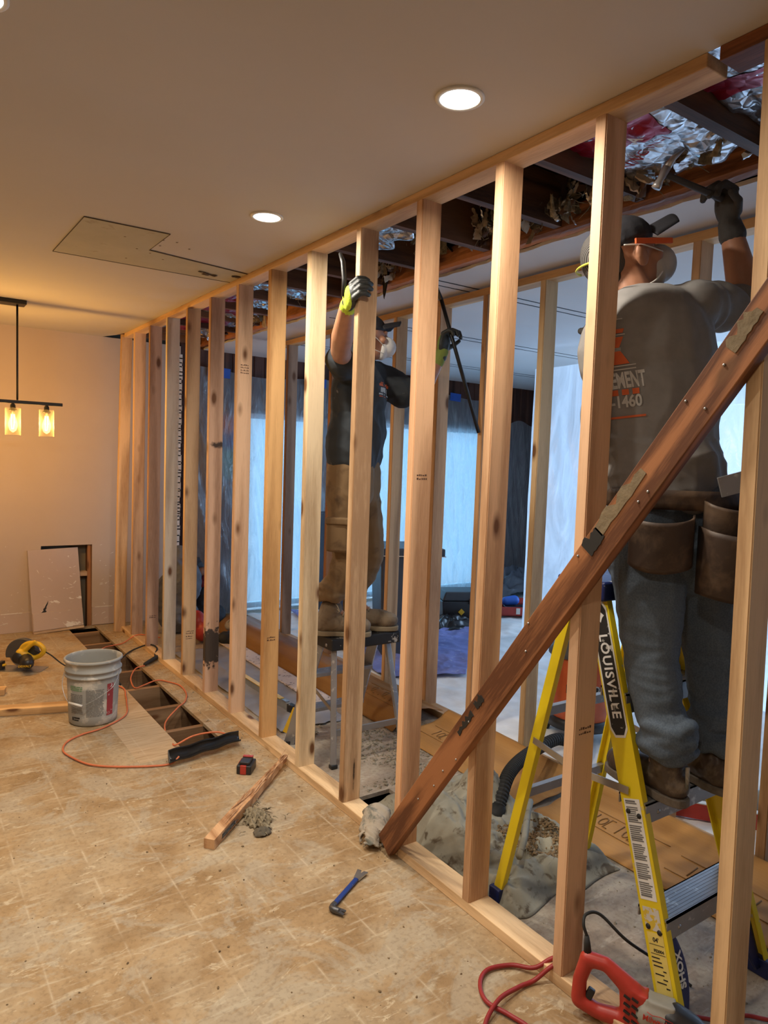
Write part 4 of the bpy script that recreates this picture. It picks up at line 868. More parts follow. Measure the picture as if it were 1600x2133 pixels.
# ------------------------------------------------------------------ yellow step ladder
t = thing('step_ladder', 'yellow fibreglass four foot step ladder the grey shirted worker stands on', 'step ladder', (0.36, 1.35, 0)); LAD = t
def rail(a, b_, w0, w1, name='rail', out=-1, th=0.005, fl=0.024):
    """C channel: web faces X, depth along Y"""
    a, b_ = V(a), V(b_); ax_ = (b_ - a).normalized(); x_ = V((1, 0, 0)); y_ = ax_.cross(x_).normalized(); x_ = y_.cross(ax_)
    vs = []; 
    def sec(p, w_):
        h = w_ / 2; o_ = out
        return [p + x_ * (o_ * q0) + y_ * q1 for q0, q1 in ((0, -h), (0, h), (-fl, h), (-fl, h - th), (-th, h - th), (-th, -h + th), (-fl, -h + th), (-fl, -h))]
    s0, s1 = sec(a, w0), sec(b_, w1); n = 8; fs = [(i, (i + 1) % n, n + (i + 1) % n, n + i) for i in range(n)]
    fs += [(0, 1, 4, 5), (1, 2, 3, 4), (0, 5, 6, 7), (n, n + 5, n + 4, n + 1), (n + 1, n + 4, n + 3, n + 2), (n, n + 7, n + 6, n + 5)]
    return MB().add(s0 + s1, fs).build(name, M['yellow'], t, bevel=0.0015)
FB = (V((0.132, 1.03, 0.03)), V((0.168, 1.385, 1.14))); FC = (V((0.590, 1.03, 0.03)), V((0.545, 1.385, 1.14)))
rb_ = rail(*FB, 0.074, 0.074, out=-1); rc_ = rail(*FC, 0.074, 0.074, out=1)
RA = (V((0.128, 1.705, 0.03)), V((0.172, 1.48, 1.14))); RD = (V((0.595, 1.705, 0.03)), V((0.54, 1.48, 1.14)))
rail(*RA, 0.036, 0.036, 'rear_rail', -1); rail(*RD, 0.036, 0.036, 'rear_rail', 1)
def lerp_z(R_, z): k = (z - R_[0].z) / (R_[1].z - R_[0].z); return R_[0].lerp(R_[1], k)
for z in (0.29, 0.58, 0.87):
    a, b_ = lerp_z(FB, z), lerp_z(FC, z); a = a + V((0.004, 0, 0)); b_ = b_ - V((0.004, 0, 0)); yc = a.y
    mb = MB(); mb.lohi((a.x, yc - 0.048, z - 0.006), (b_.x, yc + 0.045, z)); mb.lohi((a.x, yc - 0.048, z - 0.06), (b_.x, yc - 0.044, z)); mb.lohi((a.x, yc + 0.041, z - 0.03), (b_.x, yc + 0.045, z))
    for k in range(8): mb.lohi((a.x, yc - 0.04 + k * 0.0105, z), (b_.x, yc - 0.036 + k * 0.0105, z + 0.0006))
    st = mb.build('step', M['alu'], t)
    mb = MB(); [mb.lathe([(0.0005, 0.003), (0.006, 0.002), (0.007, 0)], n=10, m=Matrix.Translation((x_, yc - 0.048, z - 0.035)) @ Matrix.Rotation(PI / 2, 4, 'X')) for x_ in (a.x + 0.06, b_.x - 0.06)]; mb.build('rivet', M['steel'], st)
for z in (0.42, 0.72): 
    a, b_ = lerp_z(RA, z), lerp_z(RD, z); MB().beam(a + V((0.01, 0, 0)), b_ - V((0.01, 0, 0)), 0.02, 0.03).build('rear_brace', M['alu'], t)
MB().lohi((0.150, 1.340, 1.125), (0.562, 1.525, 1.185)).build('top_cap', M['navy'], t, bevel=0.008)
for R1, R2 in ((FB, RA), (FC, RD)):
    sx = -1 if R1 is FB else 1; a = lerp_z(R1, 0.60) + V((sx * 0.006, 0.0, 0)); b_ = lerp_z(R2, 0.62) + V((sx * 0.006, 0, 0)); md_ = (a + b_) / 2 + V((sx * 0.004, 0, -0.02))
    mb = MB(); mb.beam(a, md_, 0.003, 0.022); mb.beam(md_, b_, 0.003, 0.022); sp_ = mb.build('spreader', M['steel'], t)
for R1 in (FB, FC, RA, RD):
    sx = -1 if R1[0].x < 0.3 else 1; w_ = 0.085 if R1 in (FB, FC) else 0.05
    MB().box(R1[0] + V((-sx * 0.008, 0, -0.002)), (0.042, w_, 0.056)).build('foot', M['navy'], t, bevel=0.005)
# blue boots that run up the inside of the front rails
for R1, sx in ((FB, 1), (FC, -1)):
    a = lerp_z(R1, 0.03) + V((sx * 0.022, -0.020, 0)); b_ = lerp_z(R1, 0.245) + V((sx * 0.022, -0.020, 0))
    def f2(u, v): return a.lerp(b_, v) + V((sx * 0.062 * u * math.sin(0.50 + v * 2.2) , 0.002, 0))
    bt = MB().grid(f2, 6, 14).build('corner_brace', M['navy'], t, solid=0.006)
    if sx == 1:
        mid = lerp_z(R1, 0.15) + V((0.052, -0.026, 0)); axx = (b_ - a).normalized()
        zz = V((0, -1, 0.2)).normalized(); yy_ = zz.cross(axx).normalized(); zz = axx.cross(yy_)
        lettering('SHOX', 0.034, Matrix.Translation(mid) @ Matrix((axx, yy_, zz)).transposed().to_4x4(), M['inkw'], bt, bold=0.0008, ext=0.001)
# decals on the web of the near front rail (faces -X)
axz = (FB[1] - FB[0]).normalized(); nrm = V((-1, 0, 0)); nrm = (nrm - axz * nrm.dot(axz)).normalized(); ysd = axz.cross(nrm)   # ysd: to the right when looking at the web with axz up
def decal(z, along, wid, off, mat, name, z1=0.0):
    c_ = lerp_z(FB, z) + nrm * (0.0008 + off); Mx = Matrix.Translation(c_) @ Matrix((axz.cross(nrm), axz, nrm)).transposed().to_4x4()
    return MB(Mx).box((0, 0, 0), (wid, along, 0.0008)).build(name, mat, rb_), Mx
octm = [(-0.5, -0.44), (-0.28, -0.5), (0.28, -0.5), (0.5, -0.44), (0.5, 0.44), (0.28, 0.5), (-0.28, 0.5), (-0.5, 0.44)]
_, Mx = decal(0.93, 0.01, 0.01, 0, M['ink'], 'brand_plate')
bpl = bpy.data.objects[_.name]; bpy.data.objects.remove(_)
white_worn = splotch('worn_white_sticker', (0.72, 0.72, 0.68), (0.6, 0.45, 0.05), 30, 0.66, 0.7); black_worn = splotch('worn_black_sticker', (0.015, 0.015, 0.015), (0.55, 0.54, 0.50), 38, 0.60, 0.64)
pl = MB(Mx).prism([(x * 0.062, y * 0.40) for x, y in octm], 0, 0.0006).build('brand_plate_border', white_worn, rb_)
pl = MB(Mx).prism([(x * 0.052, y * 0.385) for x, y in octm], 0.0006, 0.001).build('brand_plate', black_worn, rb_)
pl2 = lettering('LOUISVILLE', 0.044, Mx @ Matrix.Translation((0, -0.022, 0.001)) @ Matrix.Rotation(-PI / 2, 4, 'Z'), M['inkw'], rb_, 'brand_lettering', bold=0.0009, spacing=1.12, ext=0.0004)
MB(Mx @ Matrix.Translation((0, 0.155, 0.001))).prism([(0.018, 0.0), (0.004, 0.014), (-0.016, 0.016), (-0.006, 0.004), (-0.018, -0.006), (-0.004, -0.008), (0.002, -0.02), (0.010, -0.006)], 0, 0.0005).build('brand_emblem', M['inkw'], rb_)
_, Mx = decal(0.45, 0.27, 0.054, 0, M['inkw'], 'warning_sticker')
mb = MB(Mx); rr = random.Random(3)
for k in range(46):
    y_ = 0.128 - k * 0.0056; wd = rr.uniform(0.030, 0.044)
    if k % 9 == 2: continue
    mb.box((-0.022 + wd / 2, y_, 0.0008), (wd, 0.0030 if k % 9 else 0.0045, 0.0006))
mb.build('warning_text', plain('small_print', (0.16, 0.16, 0.16), 0.7), rb_)
_, Mx = decal(0.275, 0.06, 0.052, 0, splotch('torn_sticker', (0.62, 0.60, 0.55), (0.66, 0.48, 0.05), 40, 0.5, 0.52), 'torn_sticker')
spec_y = plain('pale_yellow_sticker', (0.74, 0.60, 0.16), 0.5)
_, Mx = decal(0.165, 0.16, 0.052, 0, spec_y, 'spec_sticker')
lettering("04'", 0.016, Mx @ Matrix.Translation((0, 0.062, 0.0008)), M['ink'], rb_, 'size_text', bold=0.0004, ext=0.0003)
lettering('FS2004', 0.011, Mx @ Matrix.Translation((0.004, 0.034, 0.0008)), M['ink'], rb_, 'model_text', bold=0.0003, ext=0.0003)
mb = MB(Mx)
for y_ in (0.050, 0.026): mb.box((0, y_, 0.0008), (0.046, 0.0012, 0.0006))
for k, (x_, w_) in enumerate(((-0.01, 0.026), (-0.008, 0.03), (-0.006, 0.03), (0.012, 0.01), (-0.006, 0.028), (0.010, 0.014), (-0.004, 0.03), (0.014, 0.012))): mb.box((x_, 0.016 - k * 0.0105, 0.0008), (w_, 0.003, 0.0006))
mb.build('spec_text', M['ink'], rb_)
_, Mx = decal(0.078, 0.028, 0.052, 0.0004, M['navy'], 'maker_band')
MB(Mx @ Matrix.Translation((0, 0.003, 0.0006))).prism([(-0.006, 0.008), (0.001, 0.008), (0.007, 0), (0.001, -0.008), (-0.006, -0.008), (0.0, 0)], 0, 0.0006).build('maker_mark', M['inkw'], rb_)
lettering('LOUISVILLE', 0.0085, Mx @ Matrix.Translation((0, -0.0095, 0.0006)), M['inkw'], rb_, 'maker_text', ext=0.0003)
_, Mx = decal(0.045, 0.038, 0.050, 0, M['inkw'], 'barcode_sticker')
mb = MB(Mx)
for k in range(22): mb.box((-0.018 + k * 0.0017, 0.006, 0.0008), (rr.choice((0.0005, 0.0009, 0.0012)), 0.014, 0.0006))
for k in range(3): mb.box((0, -0.006 - k * 0.004, 0.0008), (0.034, 0.0016, 0.0006))
mb.build('barcode', M['ink'], rb_)
mb = MB()
for z in (0.56, 0.27, 0.85):
    for dy in (-0.018, 0.018): mb.lathe([(0.0005, 0.004), (0.007, 0.003), (0.008, 0)], n=10, m=Matrix.Translation(lerp_z(FB, z - 0.02) + V((0, dy - 0.0, 0)) + nrm * 0.0005) @ Matrix.Rotation(-PI / 2, 4, 'Y'))
mb.build('rivet', M['ink'], rb_)
mb = MB(); [mb.lathe([(0.0005, 0.003), (0.009, 0.002), (0.010, 0)], n=10, m=Matrix.Translation((0.150, y_, z_)) @ Matrix.Rotation(-PI / 2, 4, 'Y')) for y_, z_ in ((1.37, 1.165), (1.37, 1.14), (1.49, 1.165), (1.49, 1.14))]; mb.build('cap_rivet', M['alu'], t)

# ------------------------------------------------------------------ aluminium step ladder of the other worker
t = thing('step_ladder', 'small paint spattered aluminium step ladder with black top under the dark shirted worker', 'step ladder', (0.42, 3.15, 0)); 
alu = M['alu']; TZ = 0.615
def arail(a, b_, name, w_=0.034, d2=0.022): return MB().beam(a, b_, w_, d2).build(name, alu, t, bevel=0.003)
F1, F2 = (V((0.135, 3.30, 0.0)), V((0.25, 3.20, 0.56))), (V((0.52, 3.30, 0)), V((0.60, 3.20, 0.56)))
R1, R2 = (V((0.185, 2.92, 0.0)), V((0.268, 3.085, 0.56))), (V((0.60, 2.90, 0)), V((0.60, 3.085, 0.56)))
for r_ in (F1, F2): arail(*r_, 'front_rail', 0.024, 0.055)
for r_ in (R1, R2): arail(*r_, 'rear_leg', 0.030, 0.022)
for z in (0.20, 0.40):
    a, b_ = F1[0].lerp(F1[1], z / 0.56), F2[0].lerp(F2[1], z / 0.56); mb = MB(); mb.lohi((a.x - 0.005, a.y - 0.045, z - 0.022), (b_.x + 0.005, a.y + 0.04, z)); mb.build('step', alu, t, bevel=0.003)
a, b_ = R1[0].lerp(R1[1], 0.28), R2[0].lerp(R2[1], 0.28); MB().beam(a, b_, 0.012, 0.032).build('rear_brace', alu, t, bevel=0.002)
blk = splotch('paint_spattered_black', (0.016, 0.016, 0.017), (0.55, 0.52, 0.46), 22, 0.62, 0.67, 0.5)
MB().lohi((0.225, 3.035, 0.552), (0.655, 3.265, TZ)).build('top_cap', blk, t, bevel=0.008)
mb = MB(); [mb.lathe([(0.0005, 0.003), (0.008, 0.002), (0.009, 0)], n=10, m=Matrix.Translation((0.2245, y_, z_)) @ Matrix.Rotation(-PI / 2, 4, 'Y')) for y_, z_ in ((3.20, 0.598), (3.20, 0.572), (3.09, 0.575))]; mb.build('rivet', M['steel'], t)
for r_ in (F1, R1):
    a, b_ = r_[0].lerp(r_[1], 0.45), 0
MB().beam(F1[0].lerp(F1[1], 0.62), R1[0].lerp(R1[1], 0.45), 0.003, 0.02).build('spreader', M['steel'], t)
for r_ in (F1, F2, R1, R2): MB().box(r_[0] + V((0, 0, 0.010)), (0.036, 0.032, 0.020)).build('foot', M['black_plastic'], t, bevel=0.004)
MB().beam(F1[0] + V((-0.013, 0, 0.06)), F1[0].lerp(F1[1], 0.35) + V((-0.013, 0, 0)), 0.002, 0.05).build('yellow_label', M['dwy'], t)

# ------------------------------------------------------------------ things between the walls and beyond
t = thing('spirit_level', 'yellow box level lying on the grey paper between the stud walls', 'level', (0.35, 4.0, 0))
MB().beam((0.335, 4.45, 0.027), (0.352, 3.70, 0.027), 0.022, 0.054).build('body', plain('level_grey', (0.25, 0.26, 0.26), 0.5), t, bevel=0.002)
MB().beam((0.335, 4.45, 0.057), (0.350, 3.82, 0.057), 0.032, 0.004).build('yellow_edge', M['dwy'], t)
MB().beam((0.350, 3.72, 0.028), (0.353, 3.665, 0.028), 0.036, 0.062).build('end_cap', blk, t, bevel=0.004)
MB().beam((0.349, 3.80, 0.058), (0.351, 3.745, 0.058), 0.026, 0.008).build('vial_window', M['alu'], t)
greyp = plain('grey_floor_paper', (0.27, 0.27, 0.30), 0.7, scale=4, var=0.15, bmp=0.2)
def sheet(name, label, cat, corners, z, mat, wav=0.006, n=40, seed=0, thick=0.002, sc_=3.0, edge=0.0, part=None):
    a, b_, c_, d_ = [V(p) for p in corners]; rr = random.Random(seed)
    def fn(u, v):
        p = a.lerp(b_, u).lerp(d_.lerp(c_, u), v); q = V((p.x * sc_, p.y * sc_, seed))
        if edge: 
            e_ = edge * (noise.noise(V((u * 9, v * 9, seed + 3))));
            if u in (0, 1): p = p + (b_ - a).normalized() * e_
            if v in (0, 1): p = p + (d_ - a).normalized() * e_
        return V((p.x, p.y, p.z + z + wav * max(0, 1 - abs(noise.noise(q)) * 2.5) + 0.4 * wav * max(0, 1 - abs(noise.noise(q * 3.1)) * 3)))
    o = MB().grid(fn, n, n).build(name, mat, solid=thick); return tag(o, label, cat)
sheet('floor_paper', 'grey building paper spread on the floor between the stud walls at the left', 'floor paper', [(0.16, 3.45, 0), (0.60, 3.45, 0), (0.62, 5.3, 0), (0.16, 5.3, 0)], 0.002, greyp, 0.010, 50, 1, edge=0.02)
spk = splotch('speckled_white_board', (0.60, 0.52, 0.50), (0.06, 0.04, 0.04), 30, 0.60, 0.64, 0.8)
sheet('drywall_strip', 'white speckled drywall strip beside the brown protection board', 'drywall strip', [(0.54, 3.75, 0), (0.68, 3.75, 0), (0.69, 5.4, 0), (0.56, 5.4, 0)], 0.016, spk, 0.002, 12, 2, 0.010)
brown = lumber('brown_protection_board', (0.28, 0.145, 0.045), (0.46, 0.27, 0.10), tint=True, knots=False, axis='Y', contrast=0.5)
def pboard(label, y0, y1, xs, tint, seed, marks=()):
    t = thing('protection_board', label, 'protection board', (0.9, (y0 + y1) / 2, 0), 'brown floor protection boards')
    prof_ = xs
    def fn(u, v):
        k = u * (len(prof_) - 1); i = min(int(k), len(prof_) - 2); p, q = prof_[i], prof_[i + 1]; f_ = k - i
        y = y0 + (y1 - y0) * v; w_ = 0.012 * noise.noise(V((u * 2, y * 2, seed)))
        return V((p[0] + (q[0] - p[0]) * f_ + w_ * u, y + 0.02 * noise.noise(V((u * 5, v * 2, seed))), p[1] + (q[1] - p[1]) * f_ + w_ * 0.5 + 0.004 * noise.noise(V((u * 3, y * 5, seed)))))
    o = MB().grid(fn, 24, 60).build('sheet', brown, t, solid=0.003); o.color = (*tint, 1)
    if marks:
        bv = BVHTree.FromPolygons([v_.co + org(t) for v_ in o.data.vertices], [tuple(p.vertices) for p in o.data.polygons]); mb = MB(); rr = random.Random(seed)
        def pt(x, y):
            h_ = bv.ray_cast(V((x, y, 0.6)), V((0, 0, -1))); return V((x, y, (h_[0].z if h_[0] else 0.03) + 0.003))
        for (x_, yy) in marks:
            for q in range(7):
                yq = yy - 0.12 + q * 0.04; x0, x1 = x_ - 0.035, x_ + 0.035
                if q % 3 == 0: mb.tube([pt(x0, yq), pt(x1, yq)], 0.003, 4)
                elif q % 3 == 1: mb.tube([pt(x0, yq), pt(x0, yq + 0.02), pt(x1, yq + 0.02), pt(x1, yq)], 0.003, 4)
                else: mb.tube([pt(x_ + 0.03 * math.cos(k * PI / 5), yq + 0.014 * math.sin(k * PI / 5)) for k in range(11)], 0.003, 4)
            for sx in (-0.055, 0.055): mb.tube([pt(x_ + sx, yy - 0.2 + k * 0.04) for k in range(11)], 0.002, 4)
        mb.build('faded_print', plain('faded_print', (0.26, 0.14, 0.05), 0.8), t, recalc=False)
    return t
PRF = [(0.705, 0.006), (0.76, 0.016), (0.84, 0.024), (0.95, 0.034), (1.03, 0.060), (1.075, 0.085)]
pboard('brown protection board running along the far bottom plate, left stretch behind the aluminium ladder', 3.15, 5.95, [(0.705, 0.006), (0.76, 0.07), (0.86, 0.115), (0.95, 0.10), (1.03, 0.075), (1.075, 0.07)], (0.72, 0.60, 0.46), 1, [(0.86, 3.48)])
pboard('brown protection board with faded print, middle stretch behind the brace', 2.12, 3.10, PRF, (1.12, 1.0, 0.85), 2, [(0.88, 2.85)])
pboard('brown protection board with faded print, right stretch behind the yellow ladder', 0.55, 2.08, PRF, (1.25, 1.12, 0.95), 3, [(0.88, 1.76), (0.86, 1.3)])
# black vacuum hose and the orange shop vac
t = thing('vacuum_hose', 'black ribbed vacuum hose coming over the brown board to the tarp', 'hose', (0.8, 2.2, 0))
hp = smooth_path([(0.50, 2.09, 0.07), (0.60, 2.15, 0.145), (0.68, 2.19, 0.17), (0.80, 2.24, 0.175), (0.98, 2.30, 0.17), (1.15, 2.34, 0.16), (1.32, 2.36, 0.10), (1.42, 2.44, 0.12), (1.48, 2.52, 0.16)], 26)
MB().tube(hp, [0.031 if k % 3 else 0.0265 for k in range(len(hp))], 14, smooth=False).build('ribbed_tube', M['rubber'], t)
MB().tube([hp[0] + V((-0.05, -0.03, -0.01)), hp[0], hp[3]], [0.034, 0.034, 0.034], 14).build('cuff', M['rubber'], t)
VC = V((1.62, 2.60, 0)); t = thing('shop_vacuum', 'orange and black shop vacuum standing behind the yellow ladder', 'vacuum', VC); m = Matrix.Translation(VC)
MB(m).lathe([(0.001, 0.10), (0.150, 0.10), (0.165, 0.13), (0.172, 0.20), (0.172, 0.46), (0.168, 0.48), (0.001, 0.48)], n=40).build('drum', M['vac_orange'], t)
MB(m).lathe([(0.173, 0.47), (0.187, 0.475), (0.187, 0.50), (0.155, 0.54), (0.15, 0.56), (0.06, 0.585), (0.001, 0.59)], n=40).build('lid', plain('dark_grey_lid', (0.07, 0.075, 0.085), 0.45), t)
MB(m).lathe([(0.055, 0.58), (0.085, 0.585), (0.08, 0.66), (0.06, 0.69), (0.001, 0.70)], n=24).build('motor_head', M['black_plastic'], t)
MB(m).lathe([(0.001, 0.06), (0.14, 0.06), (0.185, 0.075), (0.18, 0.12), (0.165, 0.13), (0.001, 0.13)], n=32).build('wheel_base', M['black_plastic'], t)
for k in range(4):
    a_ = k * PI / 2 + 0.6; MB(m).lathe([(0.001, 0.014), (0.03, 0.014), (0.032, 0), (0.03, -0.014), (0.001, -0.014)], n=16, m=Matrix.Translation((0.19 * math.cos(a_), 0.19 * math.sin(a_), 0.034)) @ Matrix.Rotation(a_, 4, 'Z') @ Matrix.Rotation(PI / 2, 4, 'X')).build('caster', M['rubber'], t)
MB(m).lathe([(0.032, 0), (0.036, 0.05), (0.001, 0.05)], n=16, m=Matrix.Translation((-0.13, -0.10, 0.16)) @ Matrix.Rotation(-PI / 2, 4, 'X') @ Matrix.Rotation(0.7, 4, 'Y')).build('hose_port', M['black_plastic'], t)
va = math.atan2(-2.60, -3.2) + 0.0
def onvac(a_, z_, off=0.002): return VC + V(((0.172 + off) * math.cos(a_), (0.172 + off) * math.sin(a_), z_))
a0 = va + 0.10
mb = MB(); mb.grid(lambda u, v: onvac(a0 - 0.55 + 1.1 * u, 0.285 + 0.085 * v * (0.55 + 0.45 * math.sin(PI * min(1, u * 1.4)))), 14, 2); mb.build('brand_label', M['ink'], t, recalc=False)
vs, fs = text_mesh('RIDGID', 0.055, 0.0004, 0.001)
mb = MB(); mb.add([onvac(a0 + v_.x / 0.174, 0.318 + v_.y, 0.0035) for v_ in vs], fs); mb.build('brand_text', M['inkw'], t, recalc=False)
# blue blanket, drop cloths, toolbox, red case, bin
bluec = splotch('blue_moving_blanket', (0.20, 0.23, 0.52), (0.38, 0.42, 0.66), 18, 0.58, 0.70, 0.9, bmp=0.4, var=0.2)
sheet('moving_blanket', 'dark blue moving blanket spread on the floor of the far room', 'blanket', [(1.20, 3.95, 0), (1.75, 3.72, 0), (2.75, 4.75, 0), (1.6, 6.2, 0)], 0.030, bluec, 0.014, 80, 4, 0.004, 5.0)
white_c = plain('white_drop_cloth', (0.84, 0.84, 0.82), 0.9, scale=6, var=0.12, bmp=0.4)
sheet('drop_cloth', 'wrinkled whitish drop cloth covering the floor of the far room', 'drop cloth', [(1.19, 0.4, 0), (3.6, 0.4, 0), (4.9, 6.3, 0), (1.19, 6.3, 0)], 0.001, white_c, 0.013, 130, 5, 0.002, 3.2)
t = thing('tool_box', 'large black plastic toolbox with a small yellow mark on the far drop cloth', 'toolbox', (2.98, 5.12, 0)); m = frame(V((0.9, -0.42, 0)), at=(2.98, 5.12, 0.03))
MB(m).box((0, 0, 0.10), (0.54, 0.30, 0.20), taper=1.06).build('body', M['black_plastic'], t, bevel=0.012)
MB(m).box((0, 0, 0.245), (0.57, 0.32, 0.085), taper=0.88).build('lid', plain('charcoal_lid', (0.04, 0.045, 0.05), 0.5), t, bevel=0.014)
MB(m).box((-0.10, -0.163, 0.10), (0.045, 0.006, 0.045), Matrix.Rotation(0.78, 3, 'Y')).build('yellow_badge', M['dwy'], t)
MB(m).box((0, -0.165, 0.20), (0.06, 0.012, 0.05)).build('latch', M['black_plastic'], t, bevel=0.003)
crumple('black_bag', 'flat black plastic bag crumpled in front of the toolbox', (2.62, 4.98, 0.012), (0.36, 0.22), plain('black_bag', (0.012, 0.012, 0.014), 0.3), 31, 'bag', 0.11, 40)
t = thing('tool_case', 'open red plastic tool case on the far white cloth', 'tool case', (3.62, 5.08, 0)); m = frame(V((0.85, -0.52, 0)), at=(3.62, 5.08, 0.03))
mb = MB(m); mb.box((0, 0, 0.008), (0.42, 0.28, 0.016)); [mb.box(c_, d_) for c_, d_ in (((0, -0.133, 0.045), (0.42, 0.014, 0.09)), ((0, 0.133, 0.045), (0.42, 0.014, 0.09)), ((-0.203, 0, 0.045), (0.014, 0.28, 0.09)), ((0.203, 0, 0.045), (0.014, 0.28, 0.09)))]; mb.build('tray', M['red'], t, bevel=0.004)
MB(m).box((0, 0.20, 0.075), (0.42, 0.12, 0.03), Matrix.Rotation(0.5, 3, 'X')).build('lid', M['red'], t, bevel=0.006)
MB(m).box((-0.02, -0.142, 0.05), (0.04, 0.01, 0.06)).build('latch', M['white'], t, bevel=0.002)
MB(m).box((0.02, 0.0, 0.05), (0.3, 0.16, 0.06)).build('tool_inlay', M['black_plastic'], t, bevel=0.01)
tag(MB(m).cap((-0.11, 0.02, 0.12), (-0.02, 0.03, 0.13), 0.045, 0.05).build('blue_cap', plain('blue_plastic_cap', (0.03, 0.14, 0.60), 0.5)), 'bright blue rounded cap lying on the open red tool case', 'cap')
TC = V((1.75, 4.50, 0)); t = thing('trash_bin', 'tall dark grey rectangular bin behind the far studs in the blue room', 'bin', TC); m = frame(V((0.9, -0.4, 0)), at=TC + V((0, 0, 0.02)))
bin_m = plain('grey_blue_bin', (0.055, 0.065, 0.085), 0.5); mb = MB(m)
mb.box((0, 0, 0.40), (0.40, 0.40, 0.80), taper=1.18); mb.build('shell', bin_m, t, bevel=0.02)
MB(m).box((0, 0, 0.82), (0.52, 0.52, 0.06)).build('rim', bin_m, t, bevel=0.01)
cord('string', 'thin white string tied round the rim of the tall bin', [m @ V(p) for p in ((-0.265, -0.265, 0.795), (0.265, -0.265, 0.79), (0.265, 0.265, 0.795), (-0.265, 0.265, 0.795), (-0.265, -0.265, 0.795))], 0.003, M['inkw'], 1, 'string')
# heap at the left behind the near studs
bagm = plain('dark_nylon', (0.016, 0.016, 0.022), 0.7, bmp=0.4); jk = plain('grey_blue_jacket', (0.12, 0.135, 0.16), 0.85, scale=15, var=0.2, bmp=0.4)
def blob(name, label, cat, parts_, mat, vox=0.010, wr=0.012, sc_=14, base=None):
    t = thing(name, label, cat, base); sm = MB()
    for p in parts_: sm.ell(*p)
    sculpt('body', sm, mat, t, vox, 6, wrinkle=lambda p, n_: wr * (1 - abs(noise.noise(p * sc_)) * 2.6) * 0.6)
    return t
blob('work_jacket', 'grey blue work jacket heaped over a tool bag, behind the pale greenish stud', 'jacket', [((0.46, 5.95, 0.42), (0.15, 0.17, 0.22)), ((0.42, 5.98, 0.60), (0.12, 0.12, 0.14)), ((0.40, 6.0, 0.30), (0.17, 0.18, 0.22)), ((0.42, 5.95, 0.14), (0.17, 0.17, 0.15))], jk, base=(0.44, 5.96, 0))
blob('tool_bag', 'black tool bag standing behind the honey coloured stud', 'bag', [((0.66, 6.08, 0.30), (0.13, 0.14, 0.24)), ((0.70, 6.02, 0.10), (0.17, 0.18, 0.12)), ((0.62, 6.15, 0.52), (0.08, 0.08, 0.10))], bagm, base=(0.67, 6.06, 0))
tag(MB().cap((0.60, 5.95, 0.50), (0.70, 6.0, 0.52), 0.038, 0.03).build('leather_glove', plain('brown_leather', (0.22, 0.08, 0.03), 0.7)), 'rust brown leather work glove on top of the black tool bag', 'glove')
crumple('red_cloth', 'dark red cloth bundled on the tool bag, behind the charred stud', (0.66, 5.93, 0.38), (0.09, 0.07), plain('dark_red_cloth', (0.16, 0.015, 0.03), 0.8), 12, 'cloth', 0.10, 22)
blob('leaf_blower', 'red plastic blower body on the floor between the pale and honey studs', 'blower', [((0.44, 5.55, 0.16), (0.07, 0.10, 0.10)), ((0.47, 5.50, 0.10), (0.08, 0.10, 0.09))], M['red'], 0.008, 0.001, 5, base=(0.45, 5.53, 0))
blob('dust_mask_bag', 'tan canvas pouch on the floor right of the charred stud', 'pouch', [((0.80, 5.60, 0.09), (0.10, 0.08, 0.055))], rag, 0.006, 0.006, base=(0.80, 5.6, 0))
blob('cable_coil', 'black coiled cable with yellow tag on the floor beside the charred stud', 'cable', [((0.62, 5.36, 0.05), (0.08, 0.07, 0.055)), ((0.66, 5.32, 0.04), (0.07, 0.06, 0.045))], M['rubber'], 0.006, 0.008, 22, base=(0.63, 5.34, 0))
board('wood_offcut', 'short brown board end leaning on the floor behind the honey coloured stud', (0.44, 5.75, 0.10), (0.52, 5.45, 0.03), 0.07, 0.03, M['stud_y'], (0.6, 0.5, 0.42), 'board')
sheet('poster', 'blurred colourful wall hanging behind the plastic on the dark far wall', 'poster', [(0.92, 6.47, 1.30), (1.14, 6.47, 1.30), (1.14, 6.47, 1.92), (0.92, 6.47, 1.92)], 0, plain('x', (0.1, 0.1, 0.1)), 0, 2, 0)
po = bpy.data.objects['poster']; po.data.materials.clear(); pm, nt, b = nmat('poster_print'); po.data.materials.append(pm)
v = coords(nt); sp = N(nt, 'ShaderNodeSeparateXYZ'); nt.links.new(v, sp.inputs[0]); mr = N(nt, 'ShaderNodeMapRange'); mr.inputs[1].default_value = 1.3; mr.inputs[2].default_value = 1.92; nt.links.new(sp.outputs[2], mr.inputs[0])
nt.links.new(ramp(nt, mr.outputs[0], [(0.0, (0.10, 0.28, 0.16)), (0.42, (0.12, 0.35, 0.22)), (0.52, (0.05, 0.10, 0.30)), (0.7, (0.06, 0.10, 0.3)), (0.78, (0.7, 0.10, 0.03)), (1.0, (0.6, 0.08, 0.03))]), b.inputs['Base Color'])
# red bar and white pipe seen between the ladder rails
t = thing('red_level', 'long red box level on the floor behind the right leg of the yellow ladder', 'level', (1.5, 1.5, 0)); MB().beam((1.22, 1.76, 0.05), (1.75, 1.02, 0.05), 0.03, 0.07).build('body', M['red'], t, bevel=0.003)
MB().beam((1.22, 1.76, 0.087), (1.75, 1.02, 0.087), 0.03, 0.004).build('edge_strip', M['white'], t)
tag(MB().tube([(1.35, 1.90, 0.06), (1.9, 1.15, 0.06)], 0.05, 20).build('plastic_sheet_roll', plain('plastic_roll', (0.32, 0.34, 0.33), 0.3, bmp=0.5, scale=20)), 'roll of cloudy plastic sheeting lying behind the red level', 'plastic roll')
